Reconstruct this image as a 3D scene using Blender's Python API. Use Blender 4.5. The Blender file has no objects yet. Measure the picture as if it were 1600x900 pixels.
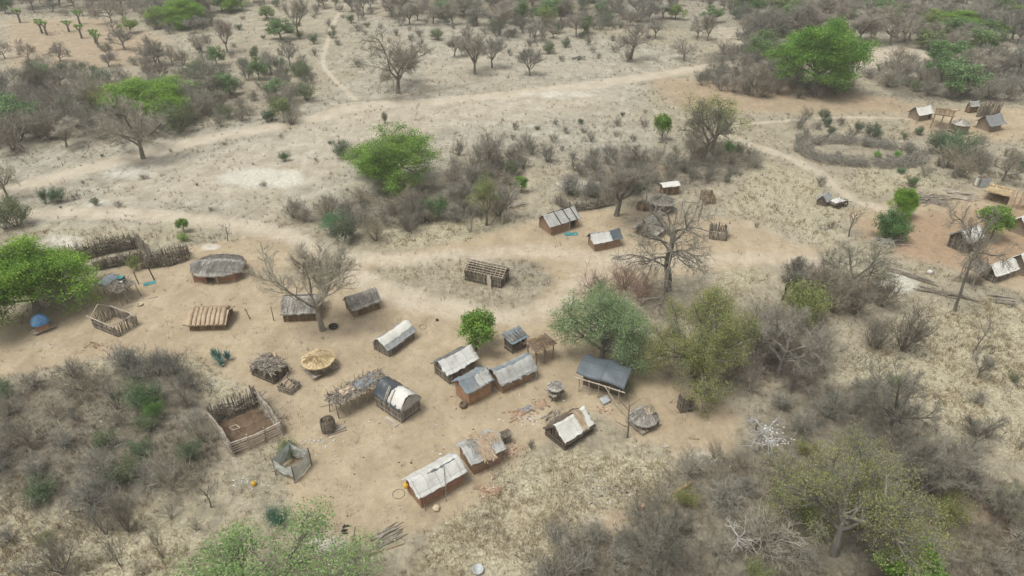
import bpy, math, random
import numpy as np
from mathutils import Vector, Matrix, noise
rnd = random.Random(7)
nrng = np.random.default_rng(7)
SC = bpy.context.scene
COL = SC.collection
R = math.radians

# ------------------------------------------------------------------ camera
CAM_H, PITCH, FPX = 38.0, R(33.0), 1067.0
cs, sn = math.cos(PITCH), math.sin(PITCH)
cam = bpy.data.cameras.new('camera'); cam.sensor_width = 36.0; cam.lens = FPX*36/1600
cam.clip_end = 6000; cam.clip_start = 0.5
cam_o = bpy.data.objects.new('camera', cam); COL.objects.link(cam_o)
cam_o.location = (0, 0, CAM_H); cam_o.rotation_euler = (math.pi/2-PITCH, 0, 0)
SC.camera = cam_o

def G(px, py):
    """point of the flat ground seen at a photo pixel (1600 x 900)"""
    a, b = (px-800)/FPX, (450-py)/FPX
    dx, dy, dz = a, cs+b*sn, -sn+b*cs
    t = CAM_H/-dz
    return Vector((dx*t, dy*t, 0))
def Gn(P):
    P = np.asarray(P, float); a, b = (P[:, 0]-800)/FPX, (450-P[:, 1])/FPX
    t = CAM_H/(sn-b*cs)
    return np.stack([a*t, (cs+b*sn)*t], 1)
def height_at(base, ty):
    """height of a point above ground point base that shows at photo row ty"""
    v = (450-ty)/FPX; Y = base.y
    return CAM_H-Y*(sn-v*cs)/(cs+v*sn)
def ppm(base):
    """photo pixels per metre at a ground point"""
    return FPX/(base.y*cs+CAM_H*sn)
def pix(p):
    d = p[1]*cs+(CAM_H-p[2])*sn; u = p[1]*sn-(CAM_H-p[2])*cs
    return (800+FPX*p[0]/d, 450-FPX*u/d)

# ------------------------------------------------------------------ world and light
SUN_EL, SUN_AZ = R(62), R(-40)
w = bpy.data.worlds.new('World'); SC.world = w; w.use_nodes = True
nt = w.node_tree; nt.nodes.clear()
sky = nt.nodes.new('ShaderNodeTexSky'); sky.sky_type = 'NISHITA'; sky.sun_disc = False
sky.sun_elevation = SUN_EL; sky.sun_rotation = SUN_AZ; sky.dust_density = 4.0; sky.air_density = 1.0; sky.ozone_density = 1.0
hs = nt.nodes.new('ShaderNodeHueSaturation'); hs.inputs['Saturation'].default_value = 0.20
bg = nt.nodes.new('ShaderNodeBackground'); bg.inputs['Strength'].default_value = 0.115
ou = nt.nodes.new('ShaderNodeOutputWorld')
nt.links.new(sky.outputs[0], hs.inputs['Color']); nt.links.new(hs.outputs[0], bg.inputs['Color']); nt.links.new(bg.outputs[0], ou.inputs['Surface'])
sl = bpy.data.lights.new('sun', 'SUN'); sl.energy = 1.5; sl.angle = R(20); sl.color = (1.0, 0.985, 0.90)
so = bpy.data.objects.new('sun', sl); COL.objects.link(so)
# the sun stands behind and to the left of the camera, high
sd = Vector((math.sin(SUN_AZ)*math.cos(SUN_EL), -0.35*math.cos(SUN_EL), math.sin(SUN_EL))).normalized()
so.rotation_euler = sd.to_track_quat('Z', 'Y').to_euler()
sky.sun_rotation = math.atan2(sd.x, sd.y); sky.sun_elevation = math.asin(sd.z)
SC.view_settings.view_transform = 'Standard'; SC.view_settings.look = 'None'; SC.view_settings.gamma = 1.0
SC.view_settings.use_curve_mapping = False
SC.view_settings.exposure = 0.56
SC.render.engine = 'CYCLES'
SC.cycles.max_bounces = 4; SC.cycles.diffuse_bounces = 3; SC.cycles.glossy_bounces = 2; SC.cycles.transmission_bounces = 3
SC.cycles.use_denoising = True
try:
    SC.cycles.denoiser = 'OPENIMAGEDENOISE'; SC.cycles.denoising_prefilter = 'ACCURATE'
except Exception: pass
SC.render.use_persistent_data = False

# ------------------------------------------------------------------ objects
def tag(o, label=None, cat=None, group=None, kind=None):
    if label: o['label'] = label
    if cat: o['category'] = cat
    if group: o['group'] = group
    if kind: o['kind'] = kind
    return o
def empty(name, loc, rz=0.0, label=None, cat=None, group=None):
    o = bpy.data.objects.new(name, None); COL.objects.link(o); o.empty_display_size = 0.3
    o.location = loc; o.rotation_euler = (0, 0, rz)
    return tag(o, label, cat, group)
class MB:
    def __init__(s): s.v = []; s.f = []; s.m = []; s.mi = 0
    def add(s, vs, fs):
        n = len(s.v); s.v.extend(vs); s.f.extend([tuple(i+n for i in f) for f in fs]); s.m.extend([s.mi]*len(fs))
    def tube(s, pts, rads, n=4, cap=True):
        pts = [Vector(p) for p in pts]; base = len(s.v); k = len(pts)
        a = None
        for i, p in enumerate(pts):
            d = (pts[min(i+1, k-1)]-pts[max(i-1, 0)])
            if d.length < 1e-9: d = Vector((0, 0, 1))
            d.normalize()
            if a is None:
                a = d.orthogonal().normalized()
            else:
                a = (a-d*a.dot(d))
                a = a.normalized() if a.length > 1e-6 else d.orthogonal().normalized()
            b = d.cross(a); r = rads[i] if isinstance(rads, (list, tuple)) else rads
            for j in range(n):
                t = 2*math.pi*j/n
                s.v.append(p+(a*math.cos(t)+b*math.sin(t))*r)
        for i in range(k-1):
            for j in range(n):
                q = base+i*n
                s.f.append((q+j, q+(j+1) % n, q+n+(j+1) % n, q+n+j)); s.m.append(s.mi)
        if cap and n > 2:
            s.f.append(tuple(base+j for j in reversed(range(n)))); s.m.append(s.mi)
            q = base+(k-1)*n
            s.f.append(tuple(q+j for j in range(n))); s.m.append(s.mi)
    def box(s, c, size, rz=0.0, tilt=None):
        c = Vector(c); h = [x/2 for x in size]
        M = Matrix.Rotation(rz, 3, 'Z')
        if tilt: M = M @ Matrix.Rotation(tilt[0], 3, 'X') @ Matrix.Rotation(tilt[1], 3, 'Y')
        vs = [c+M @ Vector((x*h[0], y*h[1], z*h[2])) for x in (-1, 1) for y in (-1, 1) for z in (-1, 1)]
        s.add(vs, [(0, 1, 3, 2), (4, 6, 7, 5), (0, 4, 5, 1), (2, 3, 7, 6), (0, 2, 6, 4), (1, 5, 7, 3)])
    def grid(s, fn, nu, nv, closed_u=False):
        base = len(s.v); cu = nu if closed_u else nu+1
        for i in range(cu):
            for j in range(nv+1): s.v.append(Vector(fn(i/nu, j/nv)))
        for i in range(nu):
            for j in range(nv):
                a = base+i*(nv+1)+j; b = base+((i+1) % cu)*(nv+1)+j
                s.f.append((a, b, b+1, a+1)); s.m.append(s.mi)
    def sheet(s, fn, nu, nv, th):
        """closed thin slab that follows fn(u,v), th thick downwards"""
        base = len(s.v); W = nv+1
        P = [[Vector(fn(i/nu, j/nv)) for j in range(nv+1)] for i in range(nu+1)]
        for i in range(nu+1):
            for j in range(nv+1): s.v.append(P[i][j])
        for i in range(nu+1):
            for j in range(nv+1): s.v.append(P[i][j]-Vector((0, 0, th)))
        o = (nu+1)*W
        id_ = lambda i, j, b=0: base+b*o+i*W+j
        fs = []
        for i in range(nu):
            for j in range(nv):
                fs.append((id_(i, j), id_(i+1, j), id_(i+1, j+1), id_(i, j+1)))
                fs.append((id_(i, j, 1), id_(i, j+1, 1), id_(i+1, j+1, 1), id_(i+1, j, 1)))
        for i in range(nu):
            fs.append((id_(i, 0), id_(i, 0, 1), id_(i+1, 0, 1), id_(i+1, 0)))
            fs.append((id_(i, nv), id_(i+1, nv), id_(i+1, nv, 1), id_(i, nv, 1)))
        for j in range(nv):
            fs.append((id_(0, j), id_(0, j+1), id_(0, j+1, 1), id_(0, j, 1)))
            fs.append((id_(nu, j), id_(nu, j, 1), id_(nu, j+1, 1), id_(nu, j+1)))
        s.f.extend(fs); s.m.extend([s.mi]*len(fs))
    def mesh(s, name, mats, smooth=False):
        me = bpy.data.meshes.new(name)
        me.from_pydata([tuple(v) for v in s.v], [], s.f)
        if not isinstance(mats, (list, tuple)): mats = [mats]
        for m in mats: me.materials.append(m)
        if len(mats) > 1: me.polygons.foreach_set('material_index', s.m)
        if smooth: me.polygons.foreach_set('use_smooth', [True]*len(me.polygons))
        me.update(); return me
    def build(s, name, mats, parent=None, smooth=False, loc=None, rz=0.0):
        o = bpy.data.objects.new(name, s.mesh(name, mats, smooth)); COL.objects.link(o)
        if parent: o.parent = parent
        if loc is not None: o.location = loc
        o.rotation_euler = (0, 0, rz)
        return o
def nz(x, y, z=0.0): return noise.noise(Vector((x, y, z)))

# ------------------------------------------------------------------ materials
MATS = {}
def nodes_mat(name):
    m = bpy.data.materials.new(name); m.use_nodes = True; t = m.node_tree; t.nodes.clear()
    o = t.nodes.new('ShaderNodeOutputMaterial'); b = t.nodes.new('ShaderNodeBsdfPrincipled')
    t.links.new(b.outputs[0], o.inputs[0])
    return m, t, b, o
class NT:
    """small helper to write node graphs in one line each"""
    def __init__(s, t): s.t = t
    def n(s, typ, **kw):
        x = s.t.nodes.new(typ)
        for k, v in kw.items(): setattr(x, k, v)
        return x
    def ln(s, a, b): s.t.links.new(a, b)
    def setv(s, sock, v):
        if hasattr(v, 'links') or isinstance(v, bpy.types.NodeSocket): s.ln(v, sock)
        else: sock.default_value = v
    def math(s, op, a, b=0.0, clamp=False):
        x = s.n('ShaderNodeMath', operation=op); x.use_clamp = clamp
        s.setv(x.inputs[0], a); s.setv(x.inputs[1], b); return x.outputs[0]
    def mix(s, f, a, b, mode='MIX'):
        x = s.n('ShaderNodeMix', data_type='RGBA', blend_type=mode)
        s.setv(x.inputs[0], f)
        s.setv(x.inputs[6], a if not isinstance(a, tuple) else (*a[:3], 1)); s.setv(x.inputs[7], b if not isinstance(b, tuple) else (*b[:3], 1))
        return x.outputs[2]
    def noise(s, vec, scale, detail=3.0, rough=0.55, dist=0.0):
        x = s.n('ShaderNodeTexNoise'); s.ln(vec, x.inputs['Vector'])
        x.inputs['Scale'].default_value = scale; x.inputs['Detail'].default_value = detail; x.inputs['Roughness'].default_value = rough; x.inputs['Distortion'].default_value = dist
        return x.outputs['Fac']
    def step(s, v, a, b):
        x = s.n('ShaderNodeMapRange', interpolation_type='SMOOTHSTEP'); s.setv(x.inputs[0], v)
        x.inputs[1].default_value = a; x.inputs[2].default_value = b; return x.outputs[0]
    def coord(s, scale=None):
        c = s.n('ShaderNodeTexCoord').outputs['Object']
        if scale:
            m = s.n('ShaderNodeMapping'); s.ln(c, m.inputs[0]); m.inputs['Scale'].default_value = scale; c = m.outputs[0]
        return c
    def scalecol(s, col, val):
        x = s.n('ShaderNodeMix', data_type='RGBA', blend_type='MULTIPLY'); x.inputs[0].default_value = 1
        s.setv(x.inputs[6], col if not isinstance(col, tuple) else (*col[:3], 1))
        c = s.n('ShaderNodeCombineColor'); 
        for i in range(3): s.setv(c.inputs[i], val)
        s.ln(c.outputs[0], x.inputs[7]); return x.outputs[2]
def vary(h, lo, hi, what='island'):
    """random value per loose piece (or per object) between lo and hi"""
    if what == 'island': r = h.n('ShaderNodeNewGeometry').outputs['Random Per Island']
    else: r = h.n('ShaderNodeObjectInfo').outputs['Random']
    x = h.n('ShaderNodeMapRange'); h.ln(r, x.inputs[0]); x.inputs[3].default_value = lo; x.inputs[4].default_value = hi
    return x.outputs[0]

def mat_mix(name, c1, c2, scale=3.0, isl=(1, 1), rough=0.9, stretch=None, bump=0.0, detail=4, lo=0.35, hi=0.65, c3=None, s3=12, w3=0.5, tint=False, spec=0.2, objvar=None):
    if name in MATS: return MATS[name]
    m, t, b, o = nodes_mat(name); h = NT(t)
    c = h.coord(stretch)
    f = h.noise(c, scale, detail)
    col = h.mix(h.step(f, lo, hi), c1, c2)
    if c3 is not None:
        g = h.noise(c, s3, 3); col = h.mix(h.math('MULTIPLY', h.step(g, 0.5, 0.68), w3), col, c3)
    if isl != (1, 1): col = h.scalecol(col, vary(h, *isl))
    if objvar: col = h.scalecol(col, vary(h, objvar[0], objvar[1], 'object'))
    if tint: col = h.mix(1.0, col, h.n('ShaderNodeObjectInfo').outputs['Color'], 'MULTIPLY')
    h.ln(col, b.inputs['Base Color']); b.inputs['Roughness'].default_value = rough
    b.inputs['Specular IOR Level'].default_value = spec
    if bump:
        bp = h.n('ShaderNodeBump'); bp.inputs['Strength'].default_value = bump; bp.inputs['Distance'].default_value = 0.05
        h.ln(h.noise(c, scale*4, 4), bp.inputs['Height']); h.ln(bp.outputs[0], b.inputs['Normal'])
    MATS[name] = m; return m

def mat_brick(name, c1, c2, mortar, sc=1.0, mud=0.5):
    if name in MATS: return MATS[name]
    m, t, b, o = nodes_mat(name); h = NT(t)
    c = h.n('ShaderNodeTexCoord').outputs['Object']
    sep = h.n('ShaderNodeSeparateXYZ'); h.ln(c, sep.inputs[0])
    cmb = h.n('ShaderNodeCombineXYZ'); h.ln(h.math('ADD', sep.outputs[0], sep.outputs[1]), cmb.inputs[0]); h.ln(sep.outputs[2], cmb.inputs[1])
    br = h.n('ShaderNodeTexBrick'); h.ln(cmb.outputs[0], br.inputs['Vector'])
    br.inputs['Color1'].default_value = (*c1, 1); br.inputs['Color2'].default_value = (*c2, 1); br.inputs['Mortar'].default_value = (*mortar, 1)
    br.inputs['Scale'].default_value = 1.0*sc; br.inputs['Brick Width'].default_value = 0.26; br.inputs['Row Height'].default_value = 0.13
    br.inputs['Mortar Size'].default_value = 0.018; br.inputs['Bias'].default_value = 0.1; br.inputs['Mortar Smooth'].default_value = 0.4
    f = h.noise(c, 1.6, 5)
    col = h.mix(h.math('MULTIPLY', h.step(f, 0.42, 0.62), mud), br.outputs['Color'], mortar)
    # a worn, splashed foot of the wall
    foot = h.step(h.math('ADD', sep.outputs[2], h.math('MULTIPLY', f, -0.35)), 0.12, -0.10)
    col = h.mix(h.math('MULTIPLY', foot, 0.75), col, (0.36, 0.28, 0.2))
    col = h.scalecol(col, h.step(h.noise(c, 9, 3), -0.35, 1.05))
    col = h.scalecol(col, 1.45)
    h.ln(col, b.inputs['Base Color']); b.inputs['Roughness'].default_value = 0.95; b.inputs['Specular IOR Level'].default_value = 0.1
    bp = h.n('ShaderNodeBump'); bp.inputs['Strength'].default_value = 0.5; bp.inputs['Distance'].default_value = 0.03
    h.ln(h.math('ADD', br.outputs['Fac'], h.noise(c, 14, 3)), bp.inputs['Height']); h.ln(bp.outputs[0], b.inputs['Normal'])
    MATS[name] = m; return m

def mat_sheet(name, c1, grime, seam, sx=0.85, sy=0.7, g=0.5, seamw=0.5, rough=0.55):
    """weathered plastic or tin sheets with seams across and along the roof"""
    if name in MATS: return MATS[name]
    m, t, b, o = nodes_mat(name); h = NT(t)
    c = h.coord()
    wob = h.n('ShaderNodeVectorMath', operation='ADD')
    nt_ = h.n('ShaderNodeTexNoise'); h.ln(c, nt_.inputs['Vector']); nt_.inputs['Scale'].default_value = 1.2
    sc_ = h.n('ShaderNodeVectorMath', operation='SCALE'); h.ln(nt_.outputs['Color'], sc_.inputs[0]); sc_.inputs['Scale'].default_value = 0.22
    h.ln(c, wob.inputs[0]); h.ln(sc_.outputs[0], wob.inputs[1])
    sep = h.n('ShaderNodeSeparateXYZ'); h.ln(wob.outputs[0], sep.inputs[0])
    def lines(v, per, wd):
        fr = h.math('FRACT', h.math('DIVIDE', v, per)); a = h.math('ABSOLUTE', h.math('SUBTRACT', fr, 0.5))
        return h.step(a, 0.5-wd, 0.5)
    L = h.math('MAXIMUM', lines(sep.outputs[0], sx, 0.05), h.math('MULTIPLY', lines(sep.outputs[1], sy, 0.05), 0.6))
    f = h.noise(c, 1.1, 5, 0.65); f2 = h.noise(h.coord((0.7, 5, 1)), 2.5, 4)
    col = h.mix(h.math('MULTIPLY', h.step(f, 0.42, 0.72), g), c1, grime)
    col = h.mix(h.math('MULTIPLY', h.step(f2, 0.5, 0.75), g*0.7), col, grime)
    col = h.mix(h.math('MULTIPLY', L, seamw), col, seam)
    col = h.mix(h.math('MULTIPLY', h.step(h.noise(c, 6, 4), 0.62, 0.74), 0.7*g), col, seam)
    h.ln(col, b.inputs['Base Color']); b.inputs['Roughness'].default_value = rough; b.inputs['Specular IOR Level'].default_value = 0.3
    bp = h.n('ShaderNodeBump'); bp.inputs['Strength'].default_value = 0.6; bp.inputs['Distance'].default_value = 0.05
    h.ln(h.math('ADD', h.math('MULTIPLY', L, 0.6), h.noise(c, 3.5, 5)), bp.inputs['Height']); h.ln(bp.outputs[0], b.inputs['Normal'])
    MATS[name] = m; return m

def mat_leaf(name, c1, c2, isl=(0.6, 1.35), trans=0.25, tint=False, rough=0.6, c3=None):
    if name in MATS: return MATS[name]
    m, t, b, o = nodes_mat(name); h = NT(t)
    c = h.coord(); f = h.noise(c, 0.9, 3)
    col = h.mix(h.step(f, 0.38, 0.62), c1, c2)
    if c3: col = h.mix(h.math('MULTIPLY', h.step(vary(h, 0, 1), 0.72, 0.9), 0.8), col, c3)
    col = h.scalecol(col, vary(h, *isl))
    if tint: col = h.mix(1.0, col, h.n('ShaderNodeObjectInfo').outputs['Color'], 'MULTIPLY')
    h.ln(col, b.inputs['Base Color']); b.inputs['Roughness'].default_value = rough; b.inputs['Specular IOR Level'].default_value = 0.25
    tr = h.n('ShaderNodeBsdfTranslucent'); h.ln(col, tr.inputs[0])
    mx = h.n('ShaderNodeMixShader'); mx.inputs[0].default_value = trans
    h.ln(b.outputs[0], mx.inputs[1]); h.ln(tr.outputs[0], mx.inputs[2]); h.ln(mx.outputs[0], o.inputs[0])
    MATS[name] = m; return m

M_STICK = mat_mix('weathered sticks', (0.255, 0.22, 0.175), (0.37, 0.33, 0.275), 2.5, (0.45, 1.25), stretch=(1, 1, 0.3))
M_STICKD = mat_mix('dark sticks', (0.15, 0.128, 0.10), (0.24, 0.21, 0.17), 2.5, (0.5, 1.3), stretch=(1, 1, 0.3))
M_STICKB = mat_mix('brown sticks', (0.24, 0.165, 0.10), (0.34, 0.25, 0.165), 2.5, (0.5, 1.25), stretch=(1, 1, 0.3))
M_STICKP = mat_mix('pale peeled sticks', (0.36, 0.31, 0.24), (0.48, 0.43, 0.36), 2.5, (0.65, 1.2))
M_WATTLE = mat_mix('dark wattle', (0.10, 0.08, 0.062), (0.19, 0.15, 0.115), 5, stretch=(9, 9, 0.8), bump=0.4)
M_THATCH = mat_mix('grey thatch', (0.25, 0.235, 0.205), (0.37, 0.35, 0.31), 1.6, (0.6, 1.3), c3=(0.13, 0.115, 0.10), s3=5)
M_THATCHY = mat_mix('straw thatch', (0.42, 0.32, 0.18), (0.54, 0.43, 0.26), 2.0, (0.65, 1.2), c3=(0.28, 0.22, 0.14), s3=6)
M_THATCHB = mat_mix('tan thatch', (0.37, 0.28, 0.19), (0.47, 0.37, 0.26), 2.0, (0.75, 1.2))
M_MUD = mat_mix('mud plaster', (0.235, 0.145, 0.09), (0.33, 0.225, 0.15), 1.3, bump=0.5, c3=(0.19, 0.115, 0.075), s3=5, w3=0.6)
M_MUDR = mat_mix('red mud plaster', (0.30, 0.17, 0.10), (0.38, 0.245, 0.155), 1.3, bump=0.5, c3=(0.22, 0.13, 0.08), s3=5, w3=0.6)
M_BRICK = mat_brick('mud brick wall', (0.25, 0.14, 0.09), (0.34, 0.205, 0.13), (0.30, 0.23, 0.165))
M_BRICKR = mat_brick('burnt brick wall', (0.27, 0.125, 0.08), (0.34, 0.175, 0.115), (0.29, 0.21, 0.15), mud=0.35)
M_BRICKG = mat_brick('grey mud brick wall', (0.25, 0.195, 0.145), (0.31, 0.25, 0.19), (0.28, 0.235, 0.185))
M_WHITE = mat_sheet('white plastic sheeting', (0.55, 0.545, 0.51), (0.30, 0.285, 0.25), (0.22, 0.21, 0.19))
M_WHITE2 = mat_sheet('clean white tarpaulin', (0.60, 0.59, 0.54), (0.38, 0.36, 0.31), (0.36, 0.34, 0.31), sx=3.1, sy=2.3, g=0.6, seamw=0.2)
M_GREY = mat_sheet('grey weathered sheeting', (0.30, 0.31, 0.305), (0.18, 0.18, 0.175), (0.12, 0.12, 0.12), sx=0.7, sy=1.1, g=0.7)
M_GREY2 = mat_sheet('pale grey sheeting', (0.40, 0.40, 0.375), (0.22, 0.21, 0.185), (0.15, 0.15, 0.145), sx=0.6, sy=0.9, g=0.75)
M_BLUEG = mat_sheet('blue grey sheeting', (0.17, 0.21, 0.24), (0.27, 0.27, 0.25), (0.09, 0.10, 0.11), sx=0.45, sy=3, g=0.8)
M_BLACK = mat_sheet('black plastic tarpaulin', (0.045, 0.055, 0.065), (0.10, 0.11, 0.115), (0.03, 0.03, 0.035), sx=2.2, sy=3, g=0.6, rough=0.4)
M_SLATE = mat_sheet('slate grey tarpaulin', (0.085, 0.105, 0.12), (0.13, 0.145, 0.15), (0.06, 0.07, 0.08), sx=2.7, sy=2.4, g=0.6, rough=0.45)
M_DARKROOF = mat_sheet('dark grey roofing', (0.12, 0.125, 0.125), (0.20, 0.20, 0.19), (0.06, 0.06, 0.06), sx=0.8, sy=1.2, g=0.8)
M_BLUE = mat_sheet('faded blue tarpaulin', (0.07, 0.19, 0.36), (0.22, 0.30, 0.36), (0.05, 0.10, 0.18), sx=1.4, sy=1.4, g=0.7)
M_TEAL = mat_mix('teal cloth', (0.04, 0.17, 0.18), (0.09, 0.26, 0.26), 3)
M_YELLOW = mat_mix('yellow plastic', (0.62, 0.36, 0.03), (0.66, 0.42, 0.05), 2, rough=0.45, spec=0.5)
M_DARK = mat_mix('charred black', (0.018, 0.017, 0.016), (0.05, 0.045, 0.04), 4)
M_TIN = mat_mix('dull tin', (0.34, 0.36, 0.37), (0.46, 0.48, 0.48), 3, rough=0.45, spec=0.5)
M_RED = mat_mix('red plastic', (0.42, 0.05, 0.05), (0.5, 0.09, 0.08), 3)
M_STONE = mat_mix('pale rock', (0.46, 0.38, 0.25), (0.58, 0.50, 0.36), 3, bump=0.4)
M_BARK = mat_mix('grey bark', (0.135, 0.124, 0.105), (0.235, 0.22, 0.19), 1.4, (0.8, 1.15), stretch=(1, 1, 0.4), tint=True)
M_TWIG = mat_mix('bare twigs', (0.205, 0.194, 0.158), (0.325, 0.312, 0.262), 0.8, (0.6, 1.35), tint=True, objvar=(0.78, 1.28))
M_BLEACH = mat_mix('bleached dead wood', (0.36, 0.345, 0.32), (0.50, 0.48, 0.45), 2, (0.75, 1.15))
M_LEAF = mat_leaf('tree leaves', (0.10, 0.20, 0.035), (0.065, 0.14, 0.028), tint=True)
M_THATCHG = mat_mix('weathered straw cap', (0.30, 0.26, 0.20), (0.46, 0.39, 0.27), 1.5, (0.6, 1.25), c3=(0.22, 0.195, 0.16), s3=5)
# ------------------------------------------------------------------ ground cover masks (zones given as outlines on the ground)
def seg_dist(P, a, b):
    d = b-a; t = np.clip(((P-a) @ d)/max(d @ d, 1e-9), 0, 1)
    return np.linalg.norm(P-(a+t[:, None]*d), axis=1)
def poly_mask(P, pts, soft):
    Q = Gn(pts); n = len(Q); lo, hi = Q.min(0)-soft*2, Q.max(0)+soft*2
    out = np.zeros(len(P)); sel = np.where((P[:, 0] > lo[0]) & (P[:, 0] < hi[0]) & (P[:, 1] > lo[1]) & (P[:, 1] < hi[1]))[0]
    if len(sel) == 0: return out
    S = P[sel]; ins = np.zeros(len(S), bool); dist = np.full(len(S), 1e9)
    for i in range(n):
        a, b = Q[i], Q[(i+1) % n]
        c = (a[1] > S[:, 1]) != (b[1] > S[:, 1])
        if abs(b[1]-a[1]) > 1e-9:
            xi = (b[0]-a[0])*(S[:, 1]-a[1])/(b[1]-a[1])+a[0]
            ins ^= c & (S[:, 0] < xi)
        dist = np.minimum(dist, seg_dist(S, a, b))
    sd_ = np.where(ins, dist, -dist); t = np.clip(sd_/(2*soft)+0.5, 0, 1)
    out[sel] = t*t*(3-2*t); return out
def line_mask(P, pts, width, soft):
    Q = Gn(pts); out = np.full(len(P), 1e9)
    # round the corners of the track
    for _ in range(3):
        N = [Q[0]]
        for i in range(len(Q)-1):
            N += [Q[i]*0.75+Q[i+1]*0.25, Q[i]*0.25+Q[i+1]*0.75]
        Q = np.array(N+[Q[-1]])
    lo, hi = Q.min(0)-width-soft, Q.max(0)+width+soft
    sel = np.where((P[:, 0] > lo[0]) & (P[:, 0] < hi[0]) & (P[:, 1] > lo[1]) & (P[:, 1] < hi[1]))[0]
    S = P[sel]; d = np.full(len(S), 1e9)
    for i in range(len(Q)-1): d = np.minimum(d, seg_dist(S, Q[i], Q[i+1]))
    r = np.zeros(len(P)); t = np.clip((width/2+soft-d)/(2*soft), 0, 1); r[sel] = t*t*(3-2*t); return r
def ell(cx, cy, rx, ry, n=18): return [(cx+rx*math.cos(2*math.pi*i/n), cy+ry*math.sin(2*math.pi*i/n)) for i in range(n)]

BARE = [
 ([(-40, 470), (60, 500), (130, 440), (230, 400), (300, 385), (420, 365), (540, 405), (640, 462), (760, 490), (870, 488), (960, 410), (1100, 395), (1120, 420), (1020, 435), (900, 500), (980, 560), (1160, 650), (1130, 700), (1000, 690), (930, 640), (850, 690), (790, 720), (745, 790), (660, 830), (560, 850), (470, 830), (450, 770), (440, 640), (310, 560), (150, 560), (-40, 600)], 1.6, 1.0),
 ([(815, 350), (900, 330), (1000, 325), (1180, 345), (1230, 375), (1330, 400), (1100, 425), (1000, 440), (900, 490), (830, 480), (870, 440), (840, 410), (700, 395), (560, 425), (540, 410), (700, 380)], 1.5, 0.95),
 ([(1320, 330), (1420, 305), (1500, 300), (1640, 300), (1640, 470), (1540, 440), (1440, 400), (1360, 385)], 2.0, 1.0),
 ([(1400, 180), (1480, 168), (1600, 165), (1640, 215), (1560, 225), (1490, 215), (1430, 205)], 2.0, 0.7),
 ([(0, 28), (180, 28), (270, 62), (250, 105), (90, 112), (0, 110)], 3.5, 0.6),
 ([(1000, 118), (1200, 128), (1400, 150), (1460, 178), (1250, 182), (1060, 172)], 3.0, 0.55),
 ([(400, 0), (560, 0), (540, 40), (420, 70), (360, 60)], 5, 0.4),
 ([(930, 790), (985, 795), (985, 835), (930, 845)], 0.8, 0.7), ([(790, 790), (850, 780), (830, 830), (790, 840)], 0.8, 0.5),
 (ell(1095, 690, 60, 30), 1.2, 0.8), ([(200, 110), (480, 80), (560, 110), (480, 170), (330, 120)], 5, 0.25),
]
PALE = [
 ('l', [(-60, 318), (0, 302), (130, 265), (250, 235), (330, 215), (480, 190), (560, 165), (700, 158), (850, 142), (1000, 122), (1120, 102), (1210, 92), (1400, 85)], 4.2, 1.8, 0.85),
 ('l', [(540, 165), (700, 190), (850, 150), (940, 135)], 5.0, 3.0, 0.55),
 ('l', [(-60, 350), (60, 333), (150, 332), (250, 337), (340, 347), (430, 362), (500, 392), (570, 442), (640, 470), (740, 492), (800, 494)], 3.2, 1.4, 0.8),
 ('l', [(0, 362), (200, 350), (330, 356), (420, 375)], 1.5, 0.8, 0.35),
 ('l', [(500, 395), (600, 408), (720, 398), (830, 390), (920, 402), (1040, 408), (1200, 402), (1330, 412)], 3.4, 1.5, 0.6),
 ('l', [(790, 494), (850, 486), (890, 462), (920, 430), (965, 400)], 4.0, 1.6, 0.55),
 ('l', [(548, -5), (530, 20), (516, 45), (511, 70), (502, 95), (515, 118), (540, 140), (556, 158)], 0.9, 0.5, 1.0),
 ('l', [(400, 355), (440, 320), (480, 305), (560, 285)], 2.0, 1.3, 0.5), ('l', [(330, 250), (350, 300), (420, 330)], 1.0, 1.0, 0.3),
 ('l', [(1140, 196), (1240, 188), (1330, 182), (1430, 186)], 1.3, 0.7, 0.7),
 ('l', [(1130, 212), (1200, 234), (1270, 262), (1310, 296), (1345, 320), (1420, 330)], 2.2, 1.2, 0.7),
 ('l', [(980, 132), (972, 160), (968, 178)], 0.7, 0.5, 0.6), ('l', [(790, 240), (830, 270), (828, 330)], 1.6, 1.2, 0.4),
 ('l', [(1200, 395), (1320, 365), (1400, 350)], 1.3, 1.0, 0.4), ('l', [(640, 790), (540, 720), (620, 680), (830, 620)], 2.6, 2.2, 0.25),
 ('l', [(1250, 610), (1330, 590), (1430, 600), (1600, 615)], 0.5, 0.4, 0.35),
 ('p', [(380, 222), (480, 185), (560, 155), (700, 150), (900, 132), (990, 128), (960, 155), (860, 190), (700, 205), (600, 240), (540, 275), (440, 310), (300, 318), (120, 330), (170, 280)], 4.0, 0.42),
 ('p', [(620, 50), (800, 90), (980, 90), (1100, 90), (980, 118), (800, 130), (650, 140)], 6, 0.3),
 ('p', [(1350, 75), (1450, 72), (1470, 100), (1380, 108), (1330, 100)], 3, 0.8), ('p', [(1120, 40), (1200, 45), (1180, 70), (1110, 75)], 4, 0.5),
 ('l', [(0, 40), (80, 33), (170, 22)], 2.0, 1.5, 0.5), ('l', [(0, 105), (90, 92), (230, 78)], 2.0, 1.5, 0.4),
]
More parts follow.
